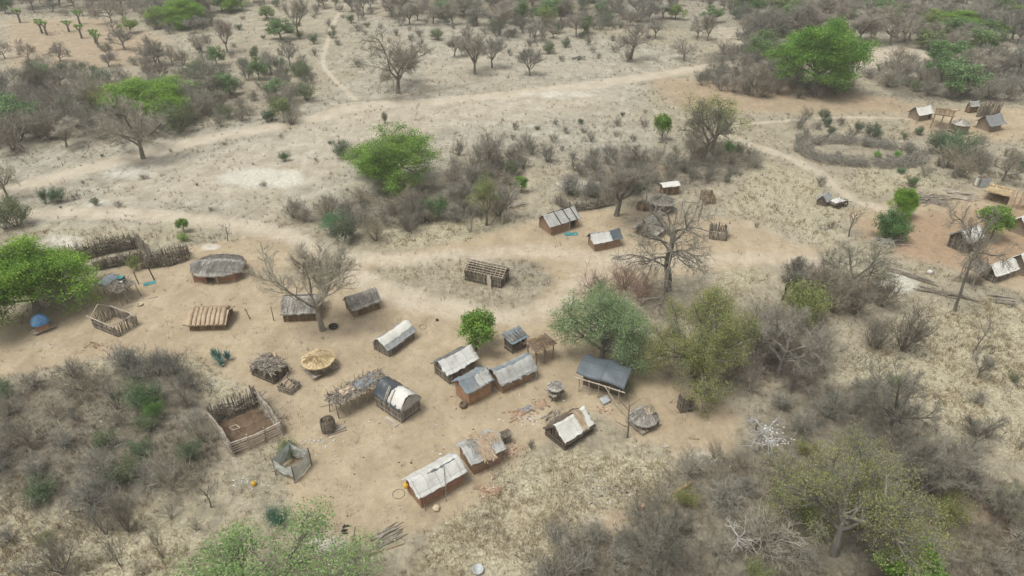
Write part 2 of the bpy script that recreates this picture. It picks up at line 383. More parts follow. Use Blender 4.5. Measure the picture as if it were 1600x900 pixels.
SAND = [(ell(410, 278, 70, 16), 2.5, 0.9), (ell(200, 270, 45, 10), 1.6, 0.7), (ell(150, 318, 40, 8), 1.4, 0.5), (ell(95, 376, 34, 14), 1.4, 0.7),
        (ell(330, 386, 14, 5), 0.5, 1.0), (ell(1405, 441, 30, 20), 0.9, 0.85), (ell(1095, 715, 26, 14), 0.7, 0.55), (ell(880, 148, 70, 7), 2.5, 0.6),
        (ell(505, 850, 40, 17), 0.9, 0.75), (ell(1200, 682, 34, 18), 0.8, 0.4), (ell(900, 288, 40, 10), 1.4, 0.6), (ell(60, 540, 60, 14), 1.5, 0.3), (ell(470, 240, 60, 22), 4, 0.25),
        (ell(925, 810, 30, 10), 0.8, 0.5), (ell(840, 205, 60, 12), 3, 0.35), (ell(1020, 172, 60, 8), 3, 0.3)]
DARKER = [([(337, 664), (402, 634), (440, 678), (367, 709)], 0.35, 1.3), (ell(430, 640, 40, 40), 1.5, .45), (ell(1110, 640, 70, 26), 2, .5), (ell(300, 590, 120, 14), 1.2, .3), (ell(120, 470, 80, 24), 1.5, .4), (ell(500, 505, 50, 14), 1, .3), (ell(500, 822, 48, 26), 1.2, 0.55), (ell(655, 800, 45, 12), 0.6, 0.45), (ell(590, 630, 60, 18), 0.8, 0.4), (ell(800, 590, 40, 14), .8, .3), (ell(460, 690, 60, 40), 1.5, .2)]  # darker brown patches: fire ash, corral floor, ground by trees, huts and platform
RED = [([(1330, 345), (1440, 330), (1640, 310), (1640, 440), (1540, 430), (1430, 410), (1360, 390)], 2.5, 0.75), ([(0, 28), (180, 28), (270, 62), (250, 105), (90, 112), (0, 110)], 5, 0.5),
       ([(1000, 118), (1200, 128), (1400, 150), (1480, 178), (1250, 182), (1040, 168)], 4, 0.5), ([(335, 663), (402, 632), (443, 678), (366, 712)], 0.5, 1.0),
       (ell(1060, 650, 110, 40), 3, 0.4), ([(330, 235), (540, 250), (560, 280), (460, 300), (360, 300)], 4, 0.35), (ell(800, 560, 80, 20), 1, 0.4),
       (ell(130, 545, 80, 18), 1.2, 0.3), (ell(1180, 600, 60, 30), 2, 0.35), ([(300, 60), (520, 40), (480, 110), (320, 110)], 5, .3), (ell(1500, 205, 100, 18), 3, .4), (ell(795, 720, 30, 25), .8, .35), (ell(1320, 445, 60, 25), 2, .4), (ell(1560, 800, 90, 60), 3, .5), (ell(1300, 640, 120, 30), 3, .3), (ell(1000, 265, 60, 15), 2, .5)]
STRAW = [([(1180, 245), (1260, 270), (1330, 330), (1310, 400), (1130, 330)], 3, 0.8), ([(1290, 590), (1400, 500), (1500, 470), (1640, 480), (1640, 740), (1500, 690), (1420, 620)], 3, 1.0),
         ([(700, 790), (800, 720), (900, 700), (1060, 720), (1010, 790), (900, 900), (640, 900)], 1.8, 1.0), ([(-60, 790), (200, 800), (330, 800), (300, 950), (-60, 950)], 2.5, 0.8),
         ([(-40, 610), (150, 560), (320, 545), (420, 570), (330, 650), (260, 600), (100, 590)], 1.6, 0.7), (ell(680, 430, 100, 20), 2.0, 0.35), ([(380, 690), (440, 660), (600, 690), (560, 750), (430, 770)], 1.5, .55),
         ([(1080, 400), (1220, 420), (1180, 470), (1120, 450)], 2, 0.7), ([(1330, 240), (1500, 280), (1440, 310), (1330, 300)], 3, .7), ([(540, 340), (820, 330), (800, 380), (600, 395)], 2, .7), ([(0, 340), (320, 345), (330, 390), (100, 400)], 2, .5)]
LITTER = [([(-60, 610), (120, 590), (250, 560), (330, 600), (320, 660), (355, 715), (310, 750), (180, 800), (-60, 760)], 2.0, 0.85), ([(455, 335), (560, 290), (700, 290), (800, 255), (820, 275), (780, 335), (690, 350), (590, 362), (480, 350)], 1.6, 0.8),
          ([(870, 295), (900, 255), (1050, 252), (1190, 240), (1200, 258), (1120, 292), (1040, 305), (900, 322)], 1.8, 0.6), ([(-60, 160), (100, 130), (300, 150), (330, 185), (270, 220), (90, 222), (-60, 250)], 4, 0.75),
          ([(1340, 108), (1640, 95), (1640, 165), (1400, 155)], 3, 0.8), ([(1090, 85), (1220, 60), (1340, 120), (1340, 155), (1200, 155), (1100, 140)], 3, 0.7), ([(1160, 470), (1290, 490), (1300, 590), (1170, 600)], 1.8, 0.7),
          ([(1020, 760), (1150, 690), (1250, 610), (1400, 590), (1430, 680), (1640, 790), (1640, 950), (860, 950), (880, 860)], 2.5, 0.85), ([(1270, 400), (1390, 440), (1330, 490), (1220, 450)], 1.5, 0.6),
          (ell(1330, 240, 90, 24), 1.5, 0.35), ([(-60, -10), (400, -10), (380, 30), (-60, 24)], 4, .5), ([(600, -10), (1640, -10), (1640, 55), (900, 45), (600, 45)], 5, .55), ([(280, 150), (480, 130), (470, 190), (330, 205)], 4, .4), (ell(1100, 590, 95, 55), 2, .45), ([(225, 395), (330, 350), (350, 380), (260, 400)], 1.5, .35), (ell(820, 428, 46, 32), 0.8, .4), (ell(840, 215, 90, 18), 3, .35)]
FLAT = [([(-60, 200), (100, 225), (330, 195), (480, 160), (560, 120), (620, 60), (980, 60), (1100, 90), (1010, 125), (1000, 200), (860, 215), (720, 270), (560, 305), (420, 345), (200, 352), (-60, 352)], 5, 1.0), ([(540, 20), (760, 30), (1000, 60), (980, 110), (560, 110)], 6, .8), ([(760, 190), (1000, 170), (1080, 230), (900, 260), (760, 260)], 4, .8), ([(1200, 280), (1330, 330), (1310, 400), (1200, 390), (1100, 340)], 3, .35), ([(-60, 0), (600, 0), (600, 120), (300, 130), (-60, 130)], 6, .45), ([(900, 0), (1640, 0), (1640, 160), (1300, 110)], 6, .6)]
DUNG = [([(334, 663), (402, 633), (442, 679), (366, 711)], 0.3, 1.0)]
RUTS = [([(545, 158), (590, 157), (640, 149), (700, 138), (760, 126)], .7, .5, .9), ([(400, 148), (460, 146), (500, 148), (540, 156)], .4, .4, .6), ([(0, 106), (60, 98), (130, 90), (230, 78)], .6, .5, .7), ([(20, 36), (100, 30), (180, 20)], .6, .5, .6),
        ([(800, 405), (850, 415), (868, 435), (850, 462), (800, 478)], 1.4, 1.0, .5), ([(700, 404), (760, 402), (800, 405)], 1.0, .8, .35), ([(640, 100), (740, 88), (800, 80)], .4, .4, .4), ([(390, 372), (440, 378), (500, 402)], 1.6, 1.2, .45), ([(300, 392), (340, 378), (400, 370)], .9, .7, .3),
        ([(0, 312), (130, 274), (250, 246), (330, 225)], .35, .4, .5), ([(0, 294), (130, 258), (250, 228), (330, 208), (480, 184)], .35, .4, .4), ([(60, 338), (250, 342), (340, 353), (430, 368), (490, 395), (560, 440)], .25, .3, .5), ([(250, 333), (340, 343), (440, 358), (510, 390), (585, 440)], .25, .3, .35),
        ([(600, 470), (740, 500), (850, 495), (900, 465)], .3, .5, .35), ([(430, 520), (540, 530), (640, 555)], .5, .6, .3), ([(150, 540), (260, 548), (400, 535), (520, 530)], .6, .7, .35), ([(0, 560), (150, 548), (300, 552)], .5, .6, .3), ([(480, 790), (560, 720), (640, 670), (760, 640)], .4, .5, .3), ([(560, 790), (640, 720), (700, 690)], .4, .5, .3),
        ([(1050, 416), (1200, 412), (1330, 420)], .35, .4, .4), ([(1140, 200), (1240, 193), (1340, 187)], .3, .3, .4), ([(1215, 247), (1270, 270), (1306, 302), (1340, 326)], .3, .3, .5), ([(1340, 360), (1440, 350), (1540, 345)], .6, .7, .25), ([(980, 780), (960, 790), (930, 800), (880, 830)], .9, .6, .4), ([(1010, 700), (1012, 740), (985, 780)], .8, .6, .4), ([(1240, 612), (1330, 594), (1430, 604), (1600, 618)], .3, .3, .4), ([(1230, 640), (1300, 616), (1380, 600)], .3, .3, .3)]
def masks(P):
    o = {k: np.zeros(len(P)) for k in ('bare', 'pale', 'sand', 'ash', 'red', 'straw', 'litter', 'flat', 'dung', 'rut')}
    for k, L in (('bare', BARE), ('sand', SAND), ('ash', DARKER), ('red', RED), ('straw', STRAW), ('litter', LITTER), ('flat', FLAT), ('dung', DUNG)):
        for pts, soft, a in L: o[k] = np.maximum(o[k], a*poly_mask(P, pts, soft))
    for e in PALE:
        m = line_mask(P, e[1], e[2], e[3])*e[4] if e[0] == 'l' else poly_mask(P, e[1], e[2])*e[3]
        o['pale'] = np.maximum(o['pale'], m)
    for pts, wd, soft, a in RUTS: o['rut'] = np.maximum(o['rut'], a*line_mask(P, pts, wd, soft))
    return o

# ------------------------------------------------------------------ the ground, one sheet to the horizon
def axis(lo, hi, step, far):
    a = list(np.arange(lo, hi+1e-6, step)); s = step; x = a[-1]
    while x < far: s *= 1.6; x += s; a.append(x)
    s = step; x = a[0]; b = []
    while x > -far: s *= 1.6; x -= s; b.append(x)
    return np.array(b[::-1]+a)
gx, gy = axis(-170, 170, 0.6, 4000), axis(18, 232, 0.6, 4000)
X, Y = np.meshgrid(gx, gy, indexing='ij'); P = np.stack([X.ravel(), Y.ravel()], 1)
MK = masks(P)
me = bpy.data.meshes.new('ground'); nx, ny = len(gx), len(gy)
idx = np.arange(nx*ny).reshape(nx, ny)
quads = np.stack([idx[:-1, :-1], idx[1:, :-1], idx[1:, 1:], idx[:-1, 1:]], -1).reshape(-1, 4)
me.vertices.add(nx*ny); co = np.zeros((nx*ny, 3), np.float32); co[:, :2] = P; me.vertices.foreach_set('co', co.ravel())
me.loops.add(len(quads)*4); me.loops.foreach_set('vertex_index', quads.ravel().astype(np.int32))
me.polygons.add(len(quads)); me.polygons.foreach_set('loop_start', np.arange(0, len(quads)*4, 4, dtype=np.int32)); me.polygons.foreach_set('loop_total', np.full(len(quads), 4, np.int32))
me.update()
for k, v in MK.items():
    a = me.attributes.new('cover_'+k, 'FLOAT', 'POINT'); a.data.foreach_set('value', v.astype(np.float32))
ground = bpy.data.objects.new('ground', me); COL.objects.link(ground); tag(ground, kind='structure')
m, t, b, o = nodes_mat('dry earth'); h = NT(t)
c = h.coord()
def cov(k, f, amt=0.9, lo=0.25, hi=0.75):
    a = h.n('ShaderNodeAttribute', attribute_name='cover_'+k).outputs['Fac']
    v = h.math('ADD', a, h.math('MULTIPLY', h.math('SUBTRACT', f, 0.5), amt))
    return h.math('MULTIPLY', h.step(v, lo, hi), h.math('MINIMUM', h.math('MULTIPLY', a, 3.0), 1.0))
n_big, n_mid, n_sm, n_fine, n_mot = h.noise(c, 0.05, 4), h.noise(c, 0.35, 5, 0.65), h.noise(c, 1.5, 5, 0.7), h.noise(c, 5.0, 5, 0.75), h.noise(c, 0.9, 6, 0.75)
n_edge = h.math('ADD', h.math('MULTIPLY', n_mid, 0.5), h.math('MULTIPLY', n_sm, 0.5))
# base: thin dry grass over grey tan earth
earth = h.mix(h.step(n_mid, 0.35, 0.65), (0.275, 0.243, 0.178), (0.365, 0.325, 0.245))
earth = h.mix(h.math('MULTIPLY', h.step(n_big, 0.42, 0.6), 0.5), earth, (0.315, 0.285, 0.22))
straw = h.mix(h.step(n_sm, 0.38, 0.62), (0.40, 0.35, 0.24), (0.22, 0.193, 0.138))
col = h.mix(h.math('MULTIPLY', h.step(n_mot, 0.40, 0.60), 0.65), earth, straw)
col = h.mix(h.math('MULTIPLY', h.step(n_fine, 0.55, 0.70), 0.45), col, (0.16, 0.135, 0.10))
strawb = h.mix(h.step(n_fine, 0.40, 0.60), (0.455, 0.41, 0.285), (0.27, 0.24, 0.172))
strawb = h.mix(h.math('MULTIPLY', h.step(n_sm, 0.54, 0.68), 0.7), strawb, (0.22, 0.185, 0.135))
col = h.mix(cov('straw', n_mot, 0.7), col, strawb)
litter = h.mix(h.step(n_sm, 0.35, 0.65), (0.20, 0.178, 0.135), (0.125, 0.112, 0.088))
litter = h.mix(h.math('MULTIPLY', h.step(n_fine, 0.52, 0.66), 0.6), litter, (0.29, 0.255, 0.19))
col = h.mix(h.math('MULTIPLY', cov('litter', n_mot, 0.7, 0.2, 0.7), 0.9), col, litter)
soil = h.mix(h.step(n_mid, 0.3, 0.7), (0.332, 0.264, 0.176), (0.418, 0.34, 0.234))
soil = h.mix(h.math('MULTIPLY', h.step(n_sm, 0.5, 0.75), 0.35), soil, (0.285, 0.222, 0.155))
soil = h.mix(h.math('MULTIPLY', h.step(n_fine, 0.62, 0.72), 0.4), soil, (0.24, 0.188, 0.132))
col = h.mix(h.math('MULTIPLY', cov('bare', n_edge, 0.75), 0.92), col, soil)
redc = h.mix(h.step(n_sm, 0.35, 0.65), (0.345, 0.232, 0.148), (0.27, 0.182, 0.118))
flat = h.mix(h.step(n_mid, 0.3, 0.7), (0.280, 0.256, 0.198), (0.40, 0.376, 0.308))
flat = h.mix(h.math('MULTIPLY', h.step(n_sm, 0.52, 0.66), 0.55), flat, (0.235, 0.215, 0.172))
flat = h.mix(h.math('MULTIPLY', h.step(n_big, 0.48, 0.6), 0.5), flat, (0.355, 0.31, 0.232))
col = h.mix(h.math('MULTIPLY', cov('flat', n_mid, 0.5, 0.1, 0.9), 0.85), col, flat)
col = h.mix(h.math('MULTIPLY', cov('red', n_mid, 0.6, 0.15, 0.95), 0.8), col, redc)
pale = h.mix(h.step(n_mid, 0.3, 0.7), (0.43, 0.368, 0.278), (0.50, 0.44, 0.35))
pale = h.mix(h.math('MULTIPLY', h.step(n_sm, 0.52, 0.72), 0.4), pale, (0.355, 0.297, 0.22))
col = h.mix(h.math('MULTIPLY', cov('pale', n_edge, 0.8, 0.12, 0.75), 0.8), col, pale)
col = h.mix(h.math('MULTIPLY', cov('ash', n_mid, 0.6, 0.15, 0.9), 0.7), col, (0.20, 0.165, 0.13))
sandc = h.mix(h.step(n_sm, 0.35, 0.65), (0.56, 0.54, 0.47), (0.48, 0.455, 0.39))
col = h.mix(h.math('MULTIPLY', cov('sand', n_mid, 0.9, 0.15, 0.85), 0.85), col, sandc)
# blotches of trodden and wind blown dust, then a fine grain everywhere
blot = h.noise(h.coord((1, .45, 1)), 0.8, 7, 0.72, 0.8); blot2 = h.noise(c, 2.6, 6, 0.75, 0.5)
worn = h.math('MAXIMUM', h.n('ShaderNodeAttribute', attribute_name='cover_pale').outputs['Fac'], h.math('MULTIPLY', h.n('ShaderNodeAttribute', attribute_name='cover_bare').outputs['Fac'], 0.75))
keep = h.math('SUBTRACT', 1.0, h.math('MULTIPLY', worn, 0.7))
f1 = h.math('SUBTRACT', h.math('MULTIPLY', h.step(blot, 0.30, 0.72), 0.36), 0.22); f2 = h.math('SUBTRACT', h.math('MULTIPLY', h.step(blot2, 0.32, 0.70), 0.28), 0.17)
col = h.scalecol(col, h.math('ADD', 1.0, h.math('MULTIPLY', h.math('ADD', f1, f2), keep)))
col = h.mix(h.math('MULTIPLY', cov('rut', n_sm, 0.8, 0.1, 0.7), 0.7), col, (0.24, 0.19, 0.135))
dung = h.mix(h.step(n_sm, 0.35, 0.65), (0.105, 0.074, 0.05), (0.17, 0.12, 0.08))
col = h.mix(cov('dung', n_sm, 0.5), col, dung)
grain = h.noise(c, 16.0, 4, 0.8)
col = h.scalecol(col, h.math('ADD', h.math('MULTIPLY', grain, 0.70), 0.66))
h.ln(col, b.inputs['Base Color']); b.inputs['Roughness'].default_value = 1.0; b.inputs['Specular IOR Level'].default_value = 0.05
bp = h.n('ShaderNodeBump'); bp.inputs['Strength'].default_value = 0.55; bp.inputs['Distance'].default_value = 0.12
h.ln(h.math('ADD', h.math('ADD', n_sm, h.math('MULTIPLY', n_fine, 0.6)), n_mid), bp.inputs['Height']); h.ln(bp.outputs[0], b.inputs['Normal'])
me.materials.append(m)
for p in me.polygons[:1]: pass

# ------------------------------------------------------------------ meshes straight from numpy
def np_mesh(name, V, F, mat):
    me = bpy.data.meshes.new(name); k = F.shape[1]
    me.vertices.add(len(V)); me.vertices.foreach_set('co', V.astype(np.float32).ravel())
    me.loops.add(F.size); me.loops.foreach_set('vertex_index', F.astype(np.int32).ravel())
    me.polygons.add(len(F)); me.polygons.foreach_set('loop_start', np.arange(0, F.size, k, dtype=np.int32)); me.polygons.foreach_set('loop_total', np.full(len(F), k, np.int32))
    me.materials.append(mat); me.update(); return me
def in_view(P, mg=30):
    d = P[:, 1]*cs+CAM_H*sn; u = P[:, 1]*sn-CAM_H*cs
    px, py = 800+FPX*P[:, 0]/d, 450-FPX*u/d
    return (px > -mg) & (px < 1600+mg) & (py > -mg) & (py < 900+mg)
# ------------------------------------------------------------------ plants: grown once per kind, then copied
def rot_dir(d, ang, az):
    a = d.orthogonal().normalized(); b = d.cross(a)
    return (d*math.cos(ang)+(a*math.cos(az)+b*math.sin(az))*math.sin(ang)).normalized()
def grow(mbs, tips, p, d, L, r, lv, C, rn):
    nseg = C['seg'][lv]; pts = [p]; rads = [r]; wob = C['wob'][lv]; up = C['up'][lv]; end = C.get('taper', 0.45) if lv < C['n_lv']-1 else 0.5
    q = p.copy(); dd = d.copy()
    for i in range(nseg):
        dd = (dd+Vector((rn.uniform(-1, 1), rn.uniform(-1, 1), rn.uniform(-1, 1)))*wob+Vector((0, 0, up))).normalized()
        q = q+dd*(L/nseg)
        if q.z < 0.05: q.z = 0.05+rn.random()*0.08
        pts.append(q.copy()); rads.append(r*(1-(1-end)*(i+1)/nseg))
    mb = mbs[0] if lv <= C['trunk_lv'] else mbs[1]
    mb.tube(pts, rads, C['sides'][lv], cap=(lv == 0))
    if lv >= C['tip_lv']: tips.append((pts[-1], dd)); 
    if lv >= C['tip_lv'] and rn.random() < C.get('midtip', 0): tips.append((pts[len(pts)//2], dd))
    if lv == C['n_lv']-1: return
    n = C['n'][lv]; n = max(1, int(round(n*rn.uniform(0.8, 1.2)))); az0 = rn.uniform(0, 6.28); t0 = C['t0'][lv]
    for k in range(n):
        t = t0+(1-t0)*((k+rn.random())/n); f = t*nseg; i = min(int(f), nseg-1); fr = f-i
        pp = pts[i].lerp(pts[i+1], fr); d0 = (pts[i+1]-pts[i]).normalized()
        ang = R(rn.uniform(*C['ang'][lv])); az = az0+k*2.4+rn.uniform(-.4, .4)
        nd = rot_dir(d0, ang, az)
        LL = L*rn.uniform(*C['ratio'][lv])*(1.15-0.45*t if lv else 1.0)
        rr = max(min(rads[i]*0.8, C['rad'][lv+1]*rn.uniform(0.75, 1.2)), 0.003)
        grow(mbs, tips, pp, nd, LL, rr, lv+1, C, rn)
def dims(mbs):
    V = np.array([tuple(v) for mb in mbs for v in mb.v]); h = np.percentile(V[:, 2], 99.3)
    c = np.median(V[V[:, 2] > h*0.4][:, :2], axis=0) if (V[:, 2] > h*0.4).any() else np.zeros(2)
    rr = np.percentile(np.abs(V[:, 0]-c[0]), 97)+np.percentile(np.abs(V[:, 1]-c[1]), 97)
    return h, rr
def leaves(mb, centers, n, sig, size, rn, flat=0.6, squash=0.6, bend=0.35):
    for (p, d) in centers:
        for _ in range(n):
            q = p+Vector((rn.gauss(0, sig), rn.gauss(0, sig), rn.gauss(0, sig*squash)))
            if q.z < 0.15: continue
            nn = Vector((rn.uniform(-1, 1), rn.uniform(-1, 1), rn.uniform(-1, 1)+flat)).normalized()
            a = nn.orthogonal().normalized(); b = nn.cross(a); t = rn.uniform(0, 6.28)
            u = (a*math.cos(t)+b*math.sin(t)); v = nn.cross(u); s = size*rn.uniform(0.6, 1.4)
            mb.add([q-u*s, q+v*s*bend, q+u*s, q-v*s*bend], [(0, 1, 2, 3)])
def proto(kind, C, seed, root_fn=None, leaf=None, leafmat=None, bark=None, twig=None, names=('trunk', 'crown')):
    rn = random.Random(seed); mbs = [MB(), MB()]; tips = []
    if root_fn: root_fn(mbs, tips, rn, C)
    else: grow(mbs, tips, Vector((0, 0, 0)), Vector((rn.uniform(-.08, .08), rn.uniform(-.08, .08), 1)).normalized(), C['L'], C['rad'][0], 0, C, rn)
    bark = bark or M_BARK; twig = twig or M_TWIG
    if leaf:
        lb = MB(); leaves(lb, tips, leaf[0], leaf[1], leaf[2], rn, *leaf[3:])
        wood = MB(); wood.add(mbs[0].v, mbs[0].f); wood.add(mbs[1].v, mbs[1].f)
        parts = [(names[0], wood, bark), (names[1], lb, leafmat)]; hh, ww = dims([lb])
    else:
        parts = [(names[0], mbs[0], bark), (names[1], mbs[1], twig)]; hh, ww = dims(mbs)
    P = {'kind': kind, 'h': hh, 'w': ww, 'parts': [(n, mb.mesh(kind+'_'+n, mt)) for n, mb, mt in parts if mb.f]}
    j = MB(); mats = []
    for i, (n, mb, mt) in enumerate(parts): j.mi = i; j.add(mb.v, mb.f); mats.append(mt)
    P['one'] = j.mesh(kind, mats); P['np'] = j
    return P
def stems(nst, inc, L):
    def fn(mbs, tips, rn, C):
        for k in range(nst):
            az = k*2.4+rn.uniform(-.5, .5); a = R(rn.uniform(*inc)); rr = rn.uniform(0, 0.16)
            d = Vector((math.sin(a)*math.cos(az), math.sin(a)*math.sin(az), math.cos(a)))
            grow(mbs, tips, Vector((rr*math.cos(az), rr*math.sin(az), 0)), d, L*rn.uniform(.7, 1.15), C['rad'][0]*rn.uniform(.7, 1.2), 0, C, rn)
    return fn
# leafless trees: spreading, vase, tall, crooked
SPREAD = dict(n_lv=5, trunk_lv=1, tip_lv=4, L=2.4, rad=[.25, .115, .045, .02, .0095], seg=[3, 5, 4, 3, 2], sides=[7, 5, 4, 3, 3], wob=[.10, .22, .28, .3, .35], up=[.1, .05, .04, .03, .02],
              n=[7, 8, 8, 17], t0=[.5, .25, .2, .1], ang=[(25, 80), (25, 60), (25, 60), (25, 65)], ratio=[(1.3, 1.8), (.42, .62), (.42, .6), (.4, .65)], taper=.45)
VASE = dict(SPREAD, n=[6, 8, 8, 16], t0=[.65, .25, .2, .1], L=2.0, rad=[.20, .09, .038, .018, .009], up=[.1, .16, .12, .08, .04], ang=[(15, 42), (20, 45), (22, 50), (25, 60)], ratio=[(1.6, 2.2), (.40, .6), (.42, .6), (.4, .65)])
TALL = dict(SPREAD, L=4.2, rad=[.21, .08, .036, .017, .009], seg=[6, 4, 3, 3, 2], t0=[.35, .25, .2, .15], n=[9, 7, 7, 12], up=[.1, .1, .06, .04, .02], ang=[(30, 60), (25, 55), (25, 55), (25, 60)], ratio=[(.5, .75), (.42, .6), (.42, .6), (.4, .65)], taper=.3)
CROOK = dict(SPREAD, L=4.6, rad=[.17, .085, .038, .017, .009], seg=[7, 6, 4, 3, 2], wob=[.16, .3, .34, .35, .4], t0=[.72, .3, .2, .2], n=[7, 7, 6, 9], up=[.1, .0, -.01, 0, 0], ratio=[(.55, .85), (.42, .62), (.42, .6), (.4, .65)])
DROOP = dict(CROOK, rad=[.27, .10, .042, .018, .009], L=5.4, t0=[.32, .25, .2, .15], n=[12, 8, 6, 8], ang=[(30, 78), (25, 60), (25, 60), (25, 65)], up=[.1, -.01, -.03, -.03, -.03], ratio=[(.42, .72), (.42, .62), (.42, .6), (.4, .65)], taper=.32)
SAPL = dict(SPREAD, n_lv=4, tip_lv=3, L=2.6, rad=[.06, .026, .012, .007], seg=[5, 3, 3, 2], sides=[5, 4, 3, 3], wob=[.1, .2, .3, .3], up=[.1, .1, .05, .0], n=[8, 4, 4], t0=[.3, .2, .2], ang=[(25, 55), (25, 55), (25, 60)], ratio=[(.35, .55), (.4, .6), (.4, .6)])
BUSH = dict(n_lv=4, trunk_lv=0, tip_lv=3, L=1.5, rad=[.032, .016, .0095, .0068], seg=[4, 3, 2, 2], sides=[4, 3, 3, 3], wob=[.16, .26, .3, .35], up=[.10, .07, .05, .02],
            n=[6, 5, 4], t0=[.25, .2, .15], ang=[(20, 50), (25, 55), (25, 65)], ratio=[(.42, .68), (.4, .62), (.4, .65)], taper=.5)
LOWP = dict(BUSH, n_lv=3, tip_lv=2, rad=[.03, .016, .009], seg=[3, 2, 1], sides=[3, 3, 3], n=[7, 10], t0=[.25, .15], ang=[(20, 50), (25, 60)], ratio=[(.42, .68), (.4, .7)])
TREES = {
 'spread': [proto('bare_tree', SPREAD, s) for s in (11, 12, 13)],
 'vase': [proto('bare_tree', VASE, s) for s in (21, 22, 23)],
 'tall': [proto('bare_tree', TALL, s) for s in (31, 32)],
 'crook': [proto('bare_tree', CROOK, s) for s in (41, 43)],
 'droop': [proto('bare_tree', DROOP, s) for s in (45, 46)],
 'sapling': [proto('bare_tree', SAPL, s) for s in (51, 52)],
 'dead': [proto('bare_tree', dict(CROOK, n_lv=4, tip_lv=3, L=1.2, n=[4, 4, 3], up=[.05, -.03, -.02, 0], ang=[(40, 80), (30, 60), (30, 60), (30, 60)], ratio=[(1.0, 1.8), (.45, .7), (.4, .6)], rad=[.13, .08, .04, .02]), 61, bark=M_BLEACH, twig=M_BLEACH)],
 'bush': [proto('leafless_bush', BUSH, 70+i, stems(13, (6, 62), 1.5), names=('stems', 'twigs')) for i in range(4)],
 'fan': [proto('leafless_bush', dict(BUSH, up=[.05, .06, .05, .02], n=[6, 5, 5]), 80+i, stems(16, (4, 48), 1.7), names=('stems', 'twigs')) for i in range(3)],
 'sprawl': [proto('leafless_bush', dict(BUSH, up=[-.01, .05, .05, .02], wob=[.2, .3, .3, .35]), 85+i, stems(15, (25, 82), 1.8), names=('stems', 'twigs')) for i in range(2)],
 'sparse': [proto('leafless_bush', dict(BUSH, n=[4, 4, 4]), 90+i, stems(6, (4, 40), 1.7), names=('stems', 'twigs')) for i in range(2)],
 'low': [proto('leafless_bush', LOWP, 95+i, stems(11, (6, 62), 1.5)) for i in range(3)],
}
# leafy kinds
UMB = dict(SPREAD, n_lv=4, tip_lv=3, L=2.2, rad=[.28, .12, .05, .022], seg=[3, 5, 4, 2], sides=[7, 5, 4, 3], up=[.1, .02, .02, .03], wob=[.1, .2, .25, .3], n=[10, 7, 5], t0=[.45, .2, .15], ang=[(12, 80), (25, 60), (25, 60)], ratio=[(1.3, 1.9), (.45, .65), (.4, .6)])
ROUND = dict(UMB, n=[9, 7, 6], up=[.1, .08, .05, .03], ang=[(15, 75), (25, 60), (25, 60)])
DOME = dict(UMB, n=[11, 8, 7], t0=[.35, .2, .15], up=[.1, .04, .02, .0], ang=[(20, 92), (25, 62), (25, 62)], ratio=[(1.25, 1.75), (.45, .65), (.4, .6)])
SMALLT = dict(UMB, L=1.6, rad=[.11, .06, .03, .016], n=[9, 5, 4], t0=[.45, .2, .2], ang=[(20, 75), (25, 60), (25, 60)], ratio=[(.7, 1.05), (.45, .65), (.4, .6)], up=[.1, .06, .04, .02])
def clip_fn(L): return stems(18, (4, 70), L)
LB = dict(BUSH, n_lv=3, tip_lv=1, midtip=.5, rad=[.03, .016, .01], seg=[3, 3, 2], sides=[4, 3, 3], n=[6, 5], t0=[.25, .2], ang=[(20, 50), (25, 60)], ratio=[(.4, .65), (.4, .6)])
M_LF_BRIGHT = mat_leaf('bright lime leaves', (0.22, 0.37, 0.045), (0.14, 0.265, 0.035), (0.5, 1.45), 0.3)
M_LF_GREEN = mat_leaf('fresh green leaves', (0.21, 0.345, 0.06), (0.14, 0.255, 0.048), (0.5, 1.45), 0.28)
M_LF_DEEP = mat_leaf('deep green leaves', (0.19, 0.345, 0.055), (0.115, 0.25, 0.042), (0.5, 1.45), 0.25)
M_LF_ACA = mat_leaf('grey green feathery leaves', (0.32, 0.45, 0.215), (0.25, 0.375, 0.17), (0.55, 1.4), 0.45, c3=(0.30, 0.29, 0.22))
M_LF_OLIVE = mat_leaf('thin olive leaves', (0.37, 0.41, 0.15), (0.31, 0.355, 0.145), (0.6, 1.35), 0.45, c3=(0.33, 0.27, 0.11))
M_LF_SAGE = mat_leaf('dusty bush leaves', (0.17, 0.205, 0.125), (0.13, 0.16, 0.10), (0.55, 1.35), 0.2, tint=True)
M_LF_HAZE = mat_leaf('young yellow green leaves', (0.24, 0.30, 0.12), (0.20, 0.26, 0.11), (0.55, 1.4), 0.3, tint=True)
